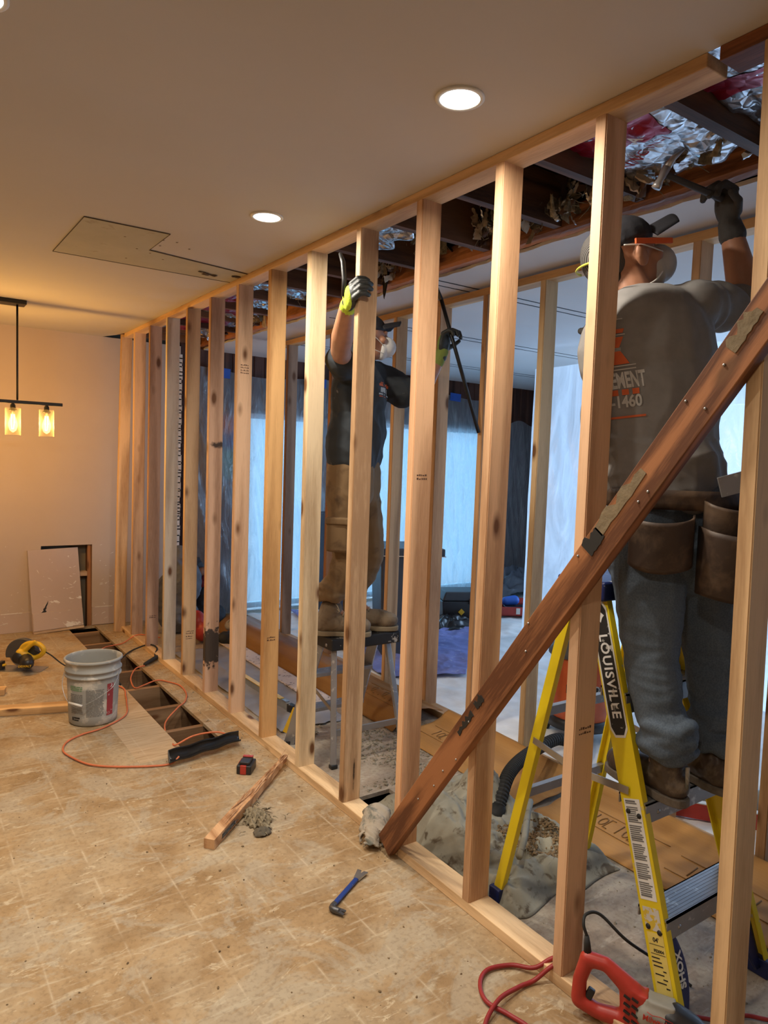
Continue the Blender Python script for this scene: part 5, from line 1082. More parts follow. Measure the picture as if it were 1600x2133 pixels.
# ------------------------------------------------------------------ opened ceiling: joists, old header, foil insulation
JY = [0.38, 0.80, 1.215, 1.70, 2.10, 2.535, 3.00, 3.42, 3.83, 4.25, 4.67, 5.08, 5.50, 5.92, 6.33]
where = ['before the nearest stud', 'over the nearest stud', 'over the capped head, foil on its near side', 'right of the ridged stud\'s top', 'between the ridged stud and the pink stud', 'over the stud with the pitch streak', 'over the palest stud', 'left of the palest stud\'s top', 'over the golden stud', 'left of the golden stud\'s top', 'over the charred stud', 'over the honey stud', 'over the pale greenish stud', 'over the second stud from the back wall', 'against the back wall']
oldj = plain('dusty_joist_side', (0.075, 0.042, 0.026), 0.9, scale=14, var=0.5)
j0 = None
for y, wh in zip(JY, where):
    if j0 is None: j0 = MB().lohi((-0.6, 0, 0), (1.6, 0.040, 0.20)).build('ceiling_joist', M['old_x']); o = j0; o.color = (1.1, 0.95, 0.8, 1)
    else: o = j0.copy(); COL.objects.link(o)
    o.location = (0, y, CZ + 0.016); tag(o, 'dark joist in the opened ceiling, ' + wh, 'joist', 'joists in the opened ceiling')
hb = MB(); rr = random.Random(21)
def fnh(u, v):
    y = -0.8 + 7.2 * v; a_ = 2 * PI * u; cx, cz = 0.762, CZ + 0.055
    k = 1 / max(abs(math.cos(a_)) / 0.040, abs(math.sin(a_)) / 0.052)
    n_ = 0.007 * noise.noise(V((a_, y * 5, 2))) + 0.005 * noise.noise(V((a_ * 3, y * 22, 2)))
    return V((cx + (k + n_) * math.cos(a_), y, cz + (k + n_) * math.sin(a_)))
hb.grid(fnh, 16, 220, smooth=False); o = hb.build('old_header', M['old_y']); o.color = (1.7, 1.6, 1.4, 1); tag(o, 'rough old brown header timber along the edge of the far ceiling', 'beam')
foil, nt, b = nmat('foil_facing'); v = coords(nt); n1 = noise_n(nt, v, 26, 5, 0.65, 0.6)
b.inputs['Metallic'].default_value = 0.92; b.inputs['Roughness'].default_value = 0.26; nt.links.new(ramp(nt, n1, [(0.3, (0.42, 0.42, 0.44)), (0.7, (0.78, 0.78, 0.80))]), b.inputs['Base Color'])
vo = N(nt, 'ShaderNodeTexVoronoi', feature='DISTANCE_TO_EDGE'); vo.inputs['Scale'].default_value = 22; nt.links.new(v, vo.inputs['Vector']); bump(nt, b, vo.outputs['Distance'], 0.9, 0.012)
foilred, nt, b = nmat('foil_red_print'); v = coords(nt); b.inputs['Metallic'].default_value = 0.5; b.inputs['Roughness'].default_value = 0.33; b.inputs['Base Color'].default_value = (0.30, 0.006, 0.03, 1)
vo = N(nt, 'ShaderNodeTexVoronoi', feature='DISTANCE_TO_EDGE'); vo.inputs['Scale'].default_value = 18; nt.links.new(v, vo.inputs['Vector']); bump(nt, b, vo.outputs['Distance'], 0.7, 0.010)
kraft = plain('torn_kraft_paper', (0.52, 0.40, 0.27), 0.85, scale=30, var=0.35, bmp=0.5)
def batt(y0, y1, zb, label, red=None, xend=0.62, letters=False, seed=0):
    t = thing('foil_insulation', label, 'insulation', (0.4, (y0 + y1) / 2, zb), 'foil faced insulation batts in the ceiling')
    def f(u, v):
        x = -0.25 + (xend + 0.25) * u; y = y0 + 0.045 + (y1 - y0 - 0.05) * v
        q = V((x * 7, y * 7, seed)); cr = 0.022 * (1 - abs(noise.noise(q)) * 2.2) + 0.010 * (1 - abs(noise.noise(q * 2.7)) * 2)
        tear = 0.0 if u < 0.85 else 0.05 * noise.noise(V((y * 14, seed, 2)))
        return V((x + tear, y, zb - 0.025 * math.sin(PI * v) * (0.5 + 0.5 * u) + 0.7 * cr - 0.05 * max(0, u - 0.75) * (1 + noise.noise(V((y * 9, seed, 7))))))
    o = MB().grid(f, 56, 32).build('foil_sheet', foil, t, solid=0.001)
    fb = MB().grid(lambda u, v: f(u, v) + V((0, 0, 0.05 + 0.02 * noise.noise(V((u * 9, v * 9, 4))))), 20, 12).build('glass_wool', fl, t)
    if red:
        for (xa, xb, ya, yb) in red:
            def g(u, v): return f((xa + (xb - xa) * u + 0.25) / (xend + 0.25), (ya + (yb - ya) * v)) + V((0, 0, -0.0022))
            MB().grid(g, 24, 18).build('red_print', foilred, t)
    if letters:
        bv = BVHTree.FromPolygons([v_.co + org(t) for v_ in o.data.vertices], [tuple(p.vertices) for p in o.data.polygons])
        for (txt, sz, P0, mt_) in letters:
            vs, fs = text_mesh(txt, sz, 0.0, 0.001, 1.05)
            # seen from below, baseline running towards the camera
            ux = V((-0.42, -0.90, 0)).normalized(); uy = V((0.90, -0.42, 0)).normalized() * -1; out = []
            for v_ in vs:
                p = V((P0[0], P0[1], 0)) + ux * v_.x + uy * v_.y; h_ = bv.ray_cast(V((p.x, p.y, 2.3)), V((0, 0, 1)))
                out.append(V((p.x, p.y, (h_[0].z if h_[0] else zb) - 0.012)))
            MB().add(out, fs).build('printed_text', mt_, t, recalc=False)
batt(0.80, 1.215, 2.575, 'bright foil insulation with red bands between the joists over the nearest stud', [(0.25, 0.36, 0.0, 1.0)], 0.60, seed=1)
batt(1.215, 1.70, 2.575, 'foil insulation printed with red letters above the capped worker', [(0.20, 0.385, 0.25, 1.0)], 0.66, [('NING INSU', 0.050, (0.44, 1.50), M['inkr']), ('LA', 0.06, (0.34, 1.48), M['inkw'])], seed=2)
batt(2.535, 3.00, 2.565, 'crumpled foil insulation above the raised gloved hand', None, 0.35, seed=3)
batt(3.83, 4.25, 2.565, 'foil insulation between joists above the golden stud', None, 0.55, seed=4)
batt(4.25, 4.67, 2.56, 'foil insulation with red print above the charred stud', [(0.2, 0.4, 0.1, 1)], 0.6, seed=5)
batt(4.67, 5.08, 2.56, 'foil insulation with red print above the honey stud', [(0.15, 0.5, 0.0, 0.7)], 0.62, seed=6)
batt(5.08, 5.50, 2.56, 'foil insulation with dark red band above the pale greenish stud', [(0.2, 0.55, 0.0, 1)], 0.62, seed=7)
batt(5.50, 5.92, 2.555, 'foil insulation above the studs nearest to the beige back wall', [(0.25, 0.4, 0.0, 1)], 0.6, seed=8)
def clump(c, s, label, seed, mats=(0, 1, 2), hang=0.0):
    rr = random.Random(seed); t = thing('torn_insulation', label, 'torn insulation', V(c), 'torn insulation hanging at the header')
    mm = [kraft, foil, fl, plain('brown_scrap', (0.10, 0.05, 0.028), 0.9)]
    for kind in (0, 1, 2, 3):
        mb = MB()
        for k in range({0: 6, 1: 3, 2: 8, 3: 6}[kind]):
            p = V(c) + V((rr.uniform(-.5, .5) * s * 0.7, rr.uniform(-1, 1) * s, rr.uniform(-.25, .45) * s)); w_ = s * rr.uniform(0.15, 0.42); l_ = s * rr.uniform(0.3, 0.8)
            R_ = Matrix.Rotation(rr.uniform(0, 6.3), 3, 'Z') @ Matrix.Rotation(rr.uniform(0.2, 2.4), 3, 'X'); sd_ = rr.random() * 50
            def f(u, v): 
                q = V(((u - .5) * w_ * (1 - 0.6 * v), (v - .5) * l_, 0.35 * w_ * math.sin(3 * u + sd_) + 0.25 * l_ * math.sin(2.3 * v + sd_) + 0.3 * w_ * noise.noise(V((u * 3, v * 5, sd_)))))
                return p + R_ @ q
            mb.grid(f, 5, 8)
            if kind != 2: mb.build(('kraft_paper', 'foil_scrap', 'fibre', 'wood_scrap')[kind], mm[kind], t, recalc=False); mb = MB()
        if kind == 2:
            for k in range(14):
                p = V(c) + V((rr.uniform(-.5, .5) * s * .6, rr.uniform(-1, 1) * s, rr.uniform(-.2, .3) * s)); q = p + V((rr.uniform(-.3, .3) * s, rr.uniform(-.4, .4) * s, rr.uniform(-0.55, .2) * s)); mb.tube([p, (p + q) / 2 + V((rr.uniform(-.1, .1) * s, rr.uniform(-.1, .1) * s, 0)), q], [0.0025, 0.002, 0.0008], 4)
            tag(mb.build('fibre', mm[kind], t, recalc=False), kind='stuff')
clump((0.64, 2.85, 2.62), 0.20, 'torn insulation hanging beside the top of the pink stud', 1)
clump((0.64, 2.55, 2.60), 0.13, 'paper and fibre scraps hanging left of the stud with saw ridges', 9)
clump((0.64, 2.12, 2.57), 0.15, 'torn foil and paper hanging right of the stud with saw ridges', 2)
clump((0.62, 2.38, 2.58), 0.13, 'paper scraps and splinters behind the stud with saw ridges', 10)
clump((0.60, 1.88, 2.57), 0.13, 'fibrous torn insulation left of the stud before the capped head', 11)
clump((0.58, 3.15, 2.60), 0.14, 'ragged insulation between the lime glove and the pointed felt strip', 12)
clump((0.63, 1.60, 2.56), 0.13, 'scraps of paper hanging above the capped head', 3)
clump((0.60, 1.36, 2.58), 0.12, 'cream paper scrap and foil bits above the hammer', 4)
clump((0.66, 3.45, 2.60), 0.18, 'dense torn insulation between the raised glove and the pink stud', 5)
clump((0.58, 4.05, 2.60), 0.16, 'torn foil hanging left of the palest stud', 6)
clump((0.62, 4.95, 2.56), 0.18, 'shiny torn insulation behind the golden stud\'s top', 7)
clump((0.60, 5.75, 2.55), 0.18, 'shiny torn insulation at the left end of the opened ceiling', 8)
t = thing('hanging_felt', 'dark pointed strip of roofing felt hanging down beside the stud with the pitch streak', 'felt strip', (0.72, 3.36, 2.6))
def ff(u, v): 
    w_ = 0.055 * (1 - v) ** 0.6 + 0.004; return V((0.70 + 0.02 * math.sin(4 * v), 3.44 - 0.09 * v + (u - .5) * w_ * 1.6, 2.73 - 0.29 * v + 0.01 * math.sin(7 * u)))
MB().grid(ff, 6, 18).build('strip', plain('black_felt', (0.03, 0.025, 0.022), 0.8, scale=40, var=0.5, bmp=0.5), t, solid=0.004)

# ------------------------------------------------------------------ plastic sheeting
def plastic(name, tr_, tl, col, sc1=(5, 5, 0.9), bs=0.8):
    m, nt, b = nmat(name); nt.nodes.remove(b); ou = nt.nodes['Material Output']
    v = coords(nt, sc1); n1 = noise_n(nt, v, 3.0, 6, 0.6, 1.2); bp = N(nt, 'ShaderNodeBump'); bp.inputs['Strength'].default_value = bs; bp.inputs['Distance'].default_value = 0.03; nt.links.new(n1, bp.inputs['Height'])
    T = N(nt, 'ShaderNodeBsdfTransparent'); T.inputs[0].default_value = (0.95, 0.96, 0.98, 1)
    L_ = N(nt, 'ShaderNodeBsdfTranslucent'); L_.inputs[0].default_value = (*col, 1); D = N(nt, 'ShaderNodeBsdfDiffuse'); D.inputs[0].default_value = (*col, 1)
    G_ = N(nt, 'ShaderNodeBsdfGlossy'); G_.inputs['Roughness'].default_value = 0.22; G_.inputs[0].default_value = (0.9, 0.92, 0.95, 1)
    for s_ in (L_, D, G_): nt.links.new(bp.outputs[0], s_.inputs['Normal'])
    m1 = N(nt, 'ShaderNodeMixShader'); m1.inputs[0].default_value = tl; nt.links.new(D.outputs[0], m1.inputs[1]); nt.links.new(L_.outputs[0], m1.inputs[2])
    m2 = N(nt, 'ShaderNodeMixShader'); m2.inputs[0].default_value = 0.10; nt.links.new(m1.outputs[0], m2.inputs[1]); nt.links.new(G_.outputs[0], m2.inputs[2])
    m3 = N(nt, 'ShaderNodeMixShader'); nt.links.new(m2.outputs[0], m3.inputs[1]); nt.links.new(T.outputs[0], m3.inputs[2])
    nt.links.new(ramp(nt, n1, [(0.35, (max(0, tr_ - 0.12),) * 3), (0.6, (tr_ + 0.12,) * 3)]), m3.inputs[0]); nt.links.new(m3.outputs[0], ou.inputs[0]); return m
pf = plastic('clear_sheeting', 0.34, 0.72, (0.55, 0.60, 0.66)); pc = plastic('cloudy_sheeting', 0.14, 0.72, (0.80, 0.84, 0.88), (1.6, 1.6, 0.5), 0.5)
def fold(p, amp, seed):
    a_ = 1 - abs(noise.noise(V((p[0] * 2.2 + p[1] * 0.55, p[1] * 0.5, seed)))) * 3; b__ = 1 - abs(noise.noise(V((p[0] * 7 + p[1] * 1.6, p[1] * 0.8, seed + 5)))) * 3
    return amp * (a_ * 0.7 + b__ * 0.3)
def curt(name, label, P0, P1, z0f, z1f, mat, amp, seed, n=120, mz=70, nrm_=V((0, -1, 0))):
    P0, P1 = V(P0), V(P1); L_ = (P1 - P0).length
    def f(u, v):
        p = P0.lerp(P1, u); z0, z1 = z0f(u), z1f(u); z = z0 + (z1 - z0) * v; s_ = fold((u * L_, z), amp, seed) * (0.25 + 0.75 * min(1, (1 - v) * 4)) * (1 if 0 < u < 1 else .3)
        return V((p.x, p.y, z)) + nrm_ * s_
    return tag(MB().grid(f, n, mz).build(name, mat), label, 'plastic sheet')
curt('plastic_sheet', 'clear wrinkled plastic sheet hung over the dark far wall and its lit windows', (0.70, 6.42, 0), (4.62, 6.42, 0), lambda u: 0.02, lambda u: 2.34 - 0.05 * math.sin(u * 9) ** 2, pf, 0.07, 3, 200)
curt('plastic_sheet', 'greyish plastic sheet with sagging top beside the far dark panelling', (4.45, 6.36, 0), (5.55, 6.36, 0), lambda u: 0.02, lambda u: 2.06 - 0.03 * math.sin(u * 14), pf, 0.03, 6, 60)
curt('plastic_curtain', 'large cloudy blue-white plastic curtain hung behind the far studs at the right', (3.03, 4.42, 0), (2.95, -1.2, 0), lambda u: 0.01, lambda u: 2.46 - 0.07 * abs(math.sin(u * 8 + 1.2)) - 0.02, pc, 0.05, 11, 150, 70, V((-1, 0, 0)))

tape = plain('blue_tape', (0.02, 0.09, 0.42), 0.7)
for x, l, w_ in ((0.92, 'at its left end', 0.22), (1.95, 'behind the palest stud', 0.24), (3.80, 'beside the long pry bar', 0.16), (2.75, 'hidden by the pink stud', 0.16)):
    o = MB().box((x, 6.395, 2.30), (w_, 0.004, 0.09), Matrix.Rotation(0.05, 3, 'Y')).build('masking_tape', tape); tag(o, 'strip of blue masking tape holding the far clear plastic sheet, ' + l, 'tape', 'blue tape strips')
# black rolled plastic at the foot of the far sheet
crumple('plastic_heap', 'dark crumpled plastic sheeting heaped at the foot of the far wall behind the red case', (4.4, 5.95, 0.02), (0.55, 0.25), plain('crumpled_sheeting', (0.10, 0.12, 0.15), 0.22, bmp=0.3), 44, 'plastic', 0.32, 50)
# things standing in the dark corner behind the sheet
tag(MB().box((2.05, 6.15, 0.50), (0.24, 0.24, 1.0)).build('boxed_goods', plain('dark_crate', (0.03, 0.03, 0.05), 0.7), bevel=0.02), 'dark tall crate standing before the left window behind the studs', 'crate')
# ------------------------------------------------------------------ people
def chain_caps(sm, pts, rs, n=14):
    for a_, b_, ra, rb in zip(pts[:-1], pts[1:], rs[:-1], rs[1:]): sm.cap(a_, b_, ra, rb, n)
def basis(fwd, up):
    f = V(fwd).normalized(); u = V(up); u = (u - f * u.dot(f)).normalized(); r_ = f.cross(u); return f, u, r_
def head_shapes(sm, c, fwd, up, s=1.0):
    """c: centre of the skull; adds skull, jaw, nose, brow, ears"""
    f, u, r_ = basis(fwd, up); R_ = Matrix((r_, f, u)).transposed(); c = V(c)
    P = lambda x, y, z: c + (r_ * x + f * y + u * z) * s
    sm.ell(P(0, -0.012, 0.022), (0.074 * s, 0.094 * s, 0.088 * s), R_); sm.ell(P(0, 0.024, -0.045), (0.058 * s, 0.066 * s, 0.072 * s), R_)
    sm.ell(P(0, 0.062, -0.088), (0.026 * s, 0.026 * s, 0.022 * s), R_); sm.cap(P(0, 0.082, 0.012), P(0, 0.108, -0.030), 0.009 * s, 0.015 * s)
    sm.ell(P(0, 0.078, 0.020), (0.05 * s, 0.018 * s, 0.012 * s), R_); sm.ell(P(0, 0.088, -0.058), (0.024 * s, 0.012 * s, 0.008 * s), R_)
    for q in (-1, 1):
        sm.ell(P(q * 0.080, -0.014, -0.014), (0.013 * s, 0.021 * s, 0.034 * s), R_); sm.ell(P(q * 0.088, -0.022, -0.006), (0.008 * s, 0.016 * s, 0.026 * s), R_); sm.ell(P(q * 0.040, 0.060, -0.022), (0.026 * s, 0.022 * s, 0.022 * s), R_)
    return P, R_
def hand(sm, wrist, dirv, palm_n, curl, s=1.0, spread=0.0, thumb_side=1, thick=1.0, rs=1.0):
    """palm plus five separate fingers; curl = list of bends of the fingers towards palm_n"""
    d_ = V(dirv).normalized(); n_ = V(palm_n); n_ = (n_ - d_ * n_.dot(d_)).normalized(); sd_ = d_.cross(n_) * thumb_side; w0 = V(wrist)
    R_ = Matrix((sd_, d_, n_)).transposed()
    sm.ell(w0 + d_ * 0.048 * s, (0.043 * s * rs, 0.056 * s * rs, 0.019 * s * thick * rs), R_); sm.cap(w0 - d_ * 0.02 * s, w0 + d_ * 0.03 * s, 0.027 * s * rs, 0.030 * s * rs * 0.85)
    Ls = (0.078, 0.088, 0.083, 0.066); xs = (0.031, 0.010, -0.011, -0.031)
    for i, (L_, x_) in enumerate(zip(Ls, xs)):
        p = w0 + d_ * (0.088 - abs(x_) * 0.12) * s + sd_ * x_ * s; a_ = 0.15; pr_ = 0.0098 * s * thick * rs
        for j, fr in enumerate((0.46, 0.30, 0.24)):
            a_ += curl[i] if not isinstance(curl[i], (tuple, list)) else curl[i][j]
            q = p + (d_ * math.cos(a_) + n_ * math.sin(a_) + sd_ * spread * x_ * 8) .normalized() * L_ * fr * s
            sm.cap(p, q, pr_, pr_ * 0.92, 10); p = q; pr_ *= 0.93
    p = w0 + d_ * 0.028 * s + sd_ * 0.030 * s; q = p + (d_ * 0.55 + sd_ * 0.62 + n_ * 0.45).normalized() * 0.040 * s; sm.cap(p, q, 0.0135 * s * rs, 0.0115 * s * rs, 10)
    q2 = q + (d_ * 0.75 + sd_ * 0.05 + n_ * 0.75).normalized() * 0.034 * s; sm.cap(q, q2, 0.0112 * s * rs, 0.009 * s * rs, 10)
def ridges(sc_, amp, seed=0, sx=(1, 1, 1)):
    def f(p, n_):
        q = V((p.x * sx[0], p.y * sx[1], p.z * sx[2])) * sc_ + V((seed, seed, 0)); return amp * ((1 - abs(noise.noise(q)) * 2.6) * 0.7 + (1 - abs(noise.noise(q * 2.2)) * 2.2) * 0.25)
    return f

# ---------------- worker in the grey shirt on the yellow ladder
W = thing('person', 'worker in grey T-shirt, jeans and tool belt, hammering overhead on the yellow step ladder', 'person', (0.33, 1.20, 0.58))
fw = V((0.55, 0.83, 0)).normalized(); rt = V((fw.y, -fw.x, 0))
PEL = V((0.325, 1.245, 1.36)); CH = V((0.275, 1.335, 1.83)); NB = V((0.265, 1.375, 2.035))
SR = V((0.400, 1.265, 2.02)); SL = V((0.250, 1.445, 1.98)); ER = V((0.70, 1.265, 2.055)); HRw = V((0.625, 1.305, 2.315)); EL = V((0.37, 1.60, 1.86)); WL_ = V((0.52, 1.74, 2.0))
HIPR, HIPL = V((0.415, 1.215, 1.30)), V((0.245, 1.265, 1.30)); KR, KL = V((0.468, 1.175, 0.96)), V((0.218, 1.215, 0.97)); AR, AL = V((0.436, 1.135, 0.69)), V((0.228, 1.150, 0.69))
HC = V((0.258, 1.405, 2.168)); hf = V((0.88, -0.32, 0.36)).normalized(); hu = V((-0.34, 0.12, 0.92))
sm = MB()
Ph, Rh = head_shapes(sm, HC, hf, hu, 1.0)
sm.cap(NB + V((-0.012, 0.0, 0)), HC + V((-0.018, 0.0, -0.055)), 0.062, 0.056)
sm.cap(CH + V((0, 0, 0.08)), PEL, 0.10, 0.10); sm.cap(SR, SL, 0.045, 0.045); sm.cap(NB, SR, 0.05, 0.045); sm.cap(NB, SL, 0.05, 0.045)
chain_caps(sm, [SR, ER, HRw], [0.045, 0.042, 0.032]); chain_caps(sm, [SL, EL, WL_], [0.045, 0.042, 0.030]); chain_caps(sm, [ER, ER.lerp(HRw, 0.35), HRw], [0.044, 0.050, 0.031])
hand(sm, HRw, (-0.25, 0.05, 0.95), (-0.9, 0.25, -0.1), (0.85, 0.85, 0.85, 0.85), 1.16, rs=0.72); hand(sm, WL_, (0.6, 0.2, 0.75), (0.5, 0.3, -0.8), (0.4, 0.4, 0.4, 0.4), 1.14, rs=0.72)
chain_caps(sm, [HIPR, KR, AR], [0.075, 0.050, 0.038]); chain_caps(sm, [HIPL, KL, AL], [0.075, 0.050, 0.038]); sm.cap(AR, AR + V((0.02, 0.10, -0.06)), 0.03, 0.022); sm.cap(AL, AL + V((0.02, 0.10, -0.06)), 0.03, 0.022)
sculpt('body', sm, M['skin'], W, 0.0055, 5)
# T-shirt
shirt_m = plain('grey_shirt', (0.215, 0.205, 0.195), 0.9, scale=30, var=0.08, bmp=0.1)
sm = MB(); RZ = Matrix((rt, fw, V((0, 0, 1)))).transposed()
sm.ell(CH + V((0, 0, 0.04)), (0.205, 0.150, 0.21), RZ); sm.ell(CH + V((0.004, -0.02, -0.14)), (0.205, 0.152, 0.28), RZ); sm.ell(CH + V((0.015, -0.035, -0.25)), (0.192, 0.148, 0.26), RZ)
sm.cap(NB + V((0, 0, -0.05)), SR + V((-0.015, 0.01, -0.012)), 0.078, 0.074); sm.cap(NB + V((0, 0, -0.05)), SL + V((0.0, -0.01, -0.012)), 0.078, 0.078)
sm.cap(PEL + V((-0.02, 0, 0.17)), PEL + V((-0.015, 0, 0.06)), 0.135, 0.130)
for q in (-1, 1): sm.cap(PEL + rt * (0.050 * q - 0.022) + V((0, 0, 0.16)), PEL + rt * (0.048 * q - 0.022) + V((0, 0, 0.065)), 0.112, 0.110)
chain_caps(sm, [SR, SR.lerp(ER, 0.55), ER + V((-0.01, 0, 0))], [0.076, 0.066, 0.066]); chain_caps(sm, [SL, SL.lerp(EL, 0.7)], [0.076, 0.066])
sm.ell(SR + V((-0.02, 0.02, -0.10)), (0.09, 0.10, 0.12), RZ)
for i in range(len(sm.v)): sm.v[i].z = max(sm.v[i].z, 1.405)
def wr2(p, n_):
    a_ = 0.0
    if p.x > SR.x + 0.02 and p.z > 1.92: a_ += 0.010 * math.sin((p.x - SR.x) * 75 + 4 * noise.noise(p * 9) + p.z * 20) * min(1, (p.x - SR.x) * 7)
    if p.z < 1.62: a_ += 0.006 * (1 - abs(noise.noise(V((p.x * 9, p.y * 9, p.z * 16)))) * 3)
    return a_ + 0.004 * (1 - abs(noise.noise(p * 7)) * 2.6)
sh = sculpt('t_shirt', sm, shirt_m, W, 0.0065, 9, wrinkle=wr2)
# print on the back
bv = BVHTree.FromPolygons([v_.co + org(W) for v_ in sh.data.vertices], [tuple(p.vertices) for p in sh.data.polygons])
CAM = V((-1.587, 0, 1.519))
def px_ray(x, y): return (cF + cR * ((x - 800) / 1477.19) - cU * ((y - 1066.5) / 1477.19)).normalized()
def back(v2, c_, ux, uy, nn=None, tgt=None, off=0.0025):
    p = c_ + ux * v2[0] + uy * v2[1]; h_ = (tgt or bv).ray_cast(p - nn * 0.35, nn, 0.8)
    return (h_[0] - nn * off) if h_[0] is not None else None
ux = V((0.82, -0.57, 0.035)).normalized(); nn = V((0.57, 0.82, 0)).normalized(); uy = ux.cross(nn) * 1.0
if uy.z < 0: uy = -uy
tilt = 0.10; ux2 = ux * math.cos(tilt) + uy * math.sin(tilt); uy2 = uy * math.cos(tilt) - ux * math.sin(tilt)
def project_mesh(vs, fs, c_, mat, name, parent, uxx, uyy, n_, tgt, off=0.0025):
    out = []; ok = []
    for v_ in vs:
        q = back(v_, c_, uxx, uyy, n_, tgt, off); ok.append(q is not None); out.append(q or V((0, 0, 0)))
    fs = [f_ for f_ in fs if all(ok[i] for i in f_)]
    if fs: return MB().add(out, fs).build(name, mat, parent, recalc=False)
def gridpoly(x0, x1, y0, y1, n=10):
    vs = [(x0 + (x1 - x0) * i / n, y0 + (y1 - y0) * j / n) for j in range(n + 1) for i in range(n + 1)]; fs = [(j * (n + 1) + i, j * (n + 1) + i + 1, (j + 1) * (n + 1) + i + 1, (j + 1) * (n + 1) + i) for j in range(n) for i in range(n)]; return vs, fs
lgt = plain('faded_white_print', (0.50, 0.49, 0.46), 0.8); orp = plain('faded_orange_print', (0.60, 0.12, 0.035), 0.8)
TCn = V((0.178, 1.21, 1.765)) + ux2 * -0.055
vs, fs = text_mesh('VEMENT', 0.046, 0, 0.0016, 1.0); project_mesh([(v_.x * 0.58, v_.y * 1.35) for v_ in vs], fs, TCn + ux2 * -0.037 + uy2 * 0.020, lgt, 'back_lettering', sh, ux2, uy2, nn, bv)
vs, fs = text_mesh('-1460', 0.046, 0, 0.0014, 1.0); project_mesh([(v_.x * 0.72, v_.y) for v_ in vs], fs, TCn + ux2 * -0.040 + uy2 * -0.040, lgt, 'back_lettering', sh, ux2, uy2, nn, bv)
for k in range(3): vs, fs = gridpoly(-0.075 + k * 0.026, -0.058 + k * 0.026, -0.020, -0.004, 3); project_mesh(vs, fs, TCn, orp, 'back_print', sh, ux2, uy2, nn, bv)
vs, fs = gridpoly(-0.10, 0.005, -0.085, -0.079, 8); project_mesh(vs, fs, TCn, orp, 'back_print', sh, ux2, uy2, nn, bv)
for y_ in (0.052, 0.062, 0.150, 0.195): vs, fs = gridpoly(-0.11, -0.005 - 0.02 * (y_ > 0.1), y_, y_ + 0.003, 8); project_mesh(vs, fs, TCn, lgt, 'back_print', sh, ux2, uy2, nn, bv)
def trap(x0, x1, x2, x3, y0, y1, n=8):
    vs = []; 
    for j in range(n + 1):
        t_ = j / n; a_ = x0 + (x2 - x0) * t_; b_ = x1 + (x3 - x1) * t_; vs += [(a_ + (b_ - a_) * i / n, y0 + (y1 - y0) * t_) for i in range(n + 1)]
    return vs, [(j * (n + 1) + i, j * (n + 1) + i + 1, (j + 1) * (n + 1) + i + 1, (j + 1) * (n + 1) + i) for j in range(n) for i in range(n)]
for q in (trap(-0.080, -0.020, -0.062, -0.042, 0.068, 0.105), trap(-0.060, -0.044, -0.080, -0.030, 0.115, 0.145), trap(-0.085, -0.030, -0.085, -0.025, 0.156, 0.168)): project_mesh(*q, TCn, orp, 'back_print', sh, ux2, uy2, nn, bv)
for k in range(3): vs, fs = gridpoly(-0.062, -0.040, 0.107 + k * 0.004 - 0.003, 0.109 + k * 0.004 - 0.003, 2); project_mesh(vs, fs, TCn, lgt, 'back_print', sh, ux2, uy2, nn, bv)
# sleeve print seen left of the stud
for q, mt_ in ((trap(-0.19, -0.125, -0.18, -0.125, 0.02, 0.035), orp), (trap(-0.18, -0.125, -0.17, -0.125, 0.055, 0.08), orp), (trap(-0.19, -0.12, -0.19, -0.12, 0.045, 0.049), lgt)): project_mesh(*q, TCn, mt_, 'sleeve_print', sh, ux2, uy2, nn, bv)
# jeans
denim, nt, b = nmat('denim'); v = coords(nt, (1, 1, 1)); n1 = noise_n(nt, v, 4, 5); n2 = noise_n(nt, coords(nt, (260, 260, 200)), 1.0, 2)
c = ramp(nt, n1, [(0.3, (0.060, 0.082, 0.112)), (0.72, (0.115, 0.150, 0.190))]); nt.links.new(mix(nt, 0.25, c, ramp(nt, n2, [(0.4, (0.03, 0.04, 0.06)), (0.6, (0.14, 0.17, 0.21))])), b.inputs['Base Color']); b.inputs['Roughness'].default_value = 0.9; bump(nt, b, n2, 0.05, 0.0005)
sm = MB()
for q in (-1, 1): sm.cap(PEL + rt * 0.055 * q + V((0, 0, 0.05)), PEL + rt * 0.06 * q + V((0, 0, -0.08)), 0.135, 0.135)
sm.ell(PEL + V((0, 0, -0.06)), (0.178, 0.142, 0.14), RZ)
for H_, K_, A_ in ((HIPR, KR, AR), (HIPL, KL, AL)):
    chain_caps(sm, [H_ + V((0, 0, -0.03)), H_.lerp(K_, 0.5), K_, K_.lerp(A_, 0.5), A_ + V((0, 0, 0.09))], [0.112, 0.095, 0.076, 0.068, 0.066])
    rr = random.Random(int(K_.x * 100))
    for z_ in (0.115, 0.085, 0.055, 0.032): 
        c_ = A_ + V((rr.uniform(-.012, .012), rr.uniform(-.01, .01), z_)); ring = [c_ + V((0.060 * math.cos(a_), 0.064 * math.sin(a_), 0.010 * math.sin(a_ + rr.uniform(0, 6)))) for a_ in [k * 2 * PI / 12 for k in range(13)]]; sm.tube(ring, 0.019, 8)
def jw(p, n_):
    k_ = max(0.0, (1.12 - p.z)) ; return 0.0035 * (1 - abs(noise.noise(V((p.x * 8, p.y * 8, p.z * 26)))) * 3) * (0.5 + 1.6 * k_) + 0.003 * (1 - abs(noise.noise(p * 9)) * 2.5)
jn = sculpt('jeans', sm, denim, W, 0.0065, 4, wrinkle=jw)
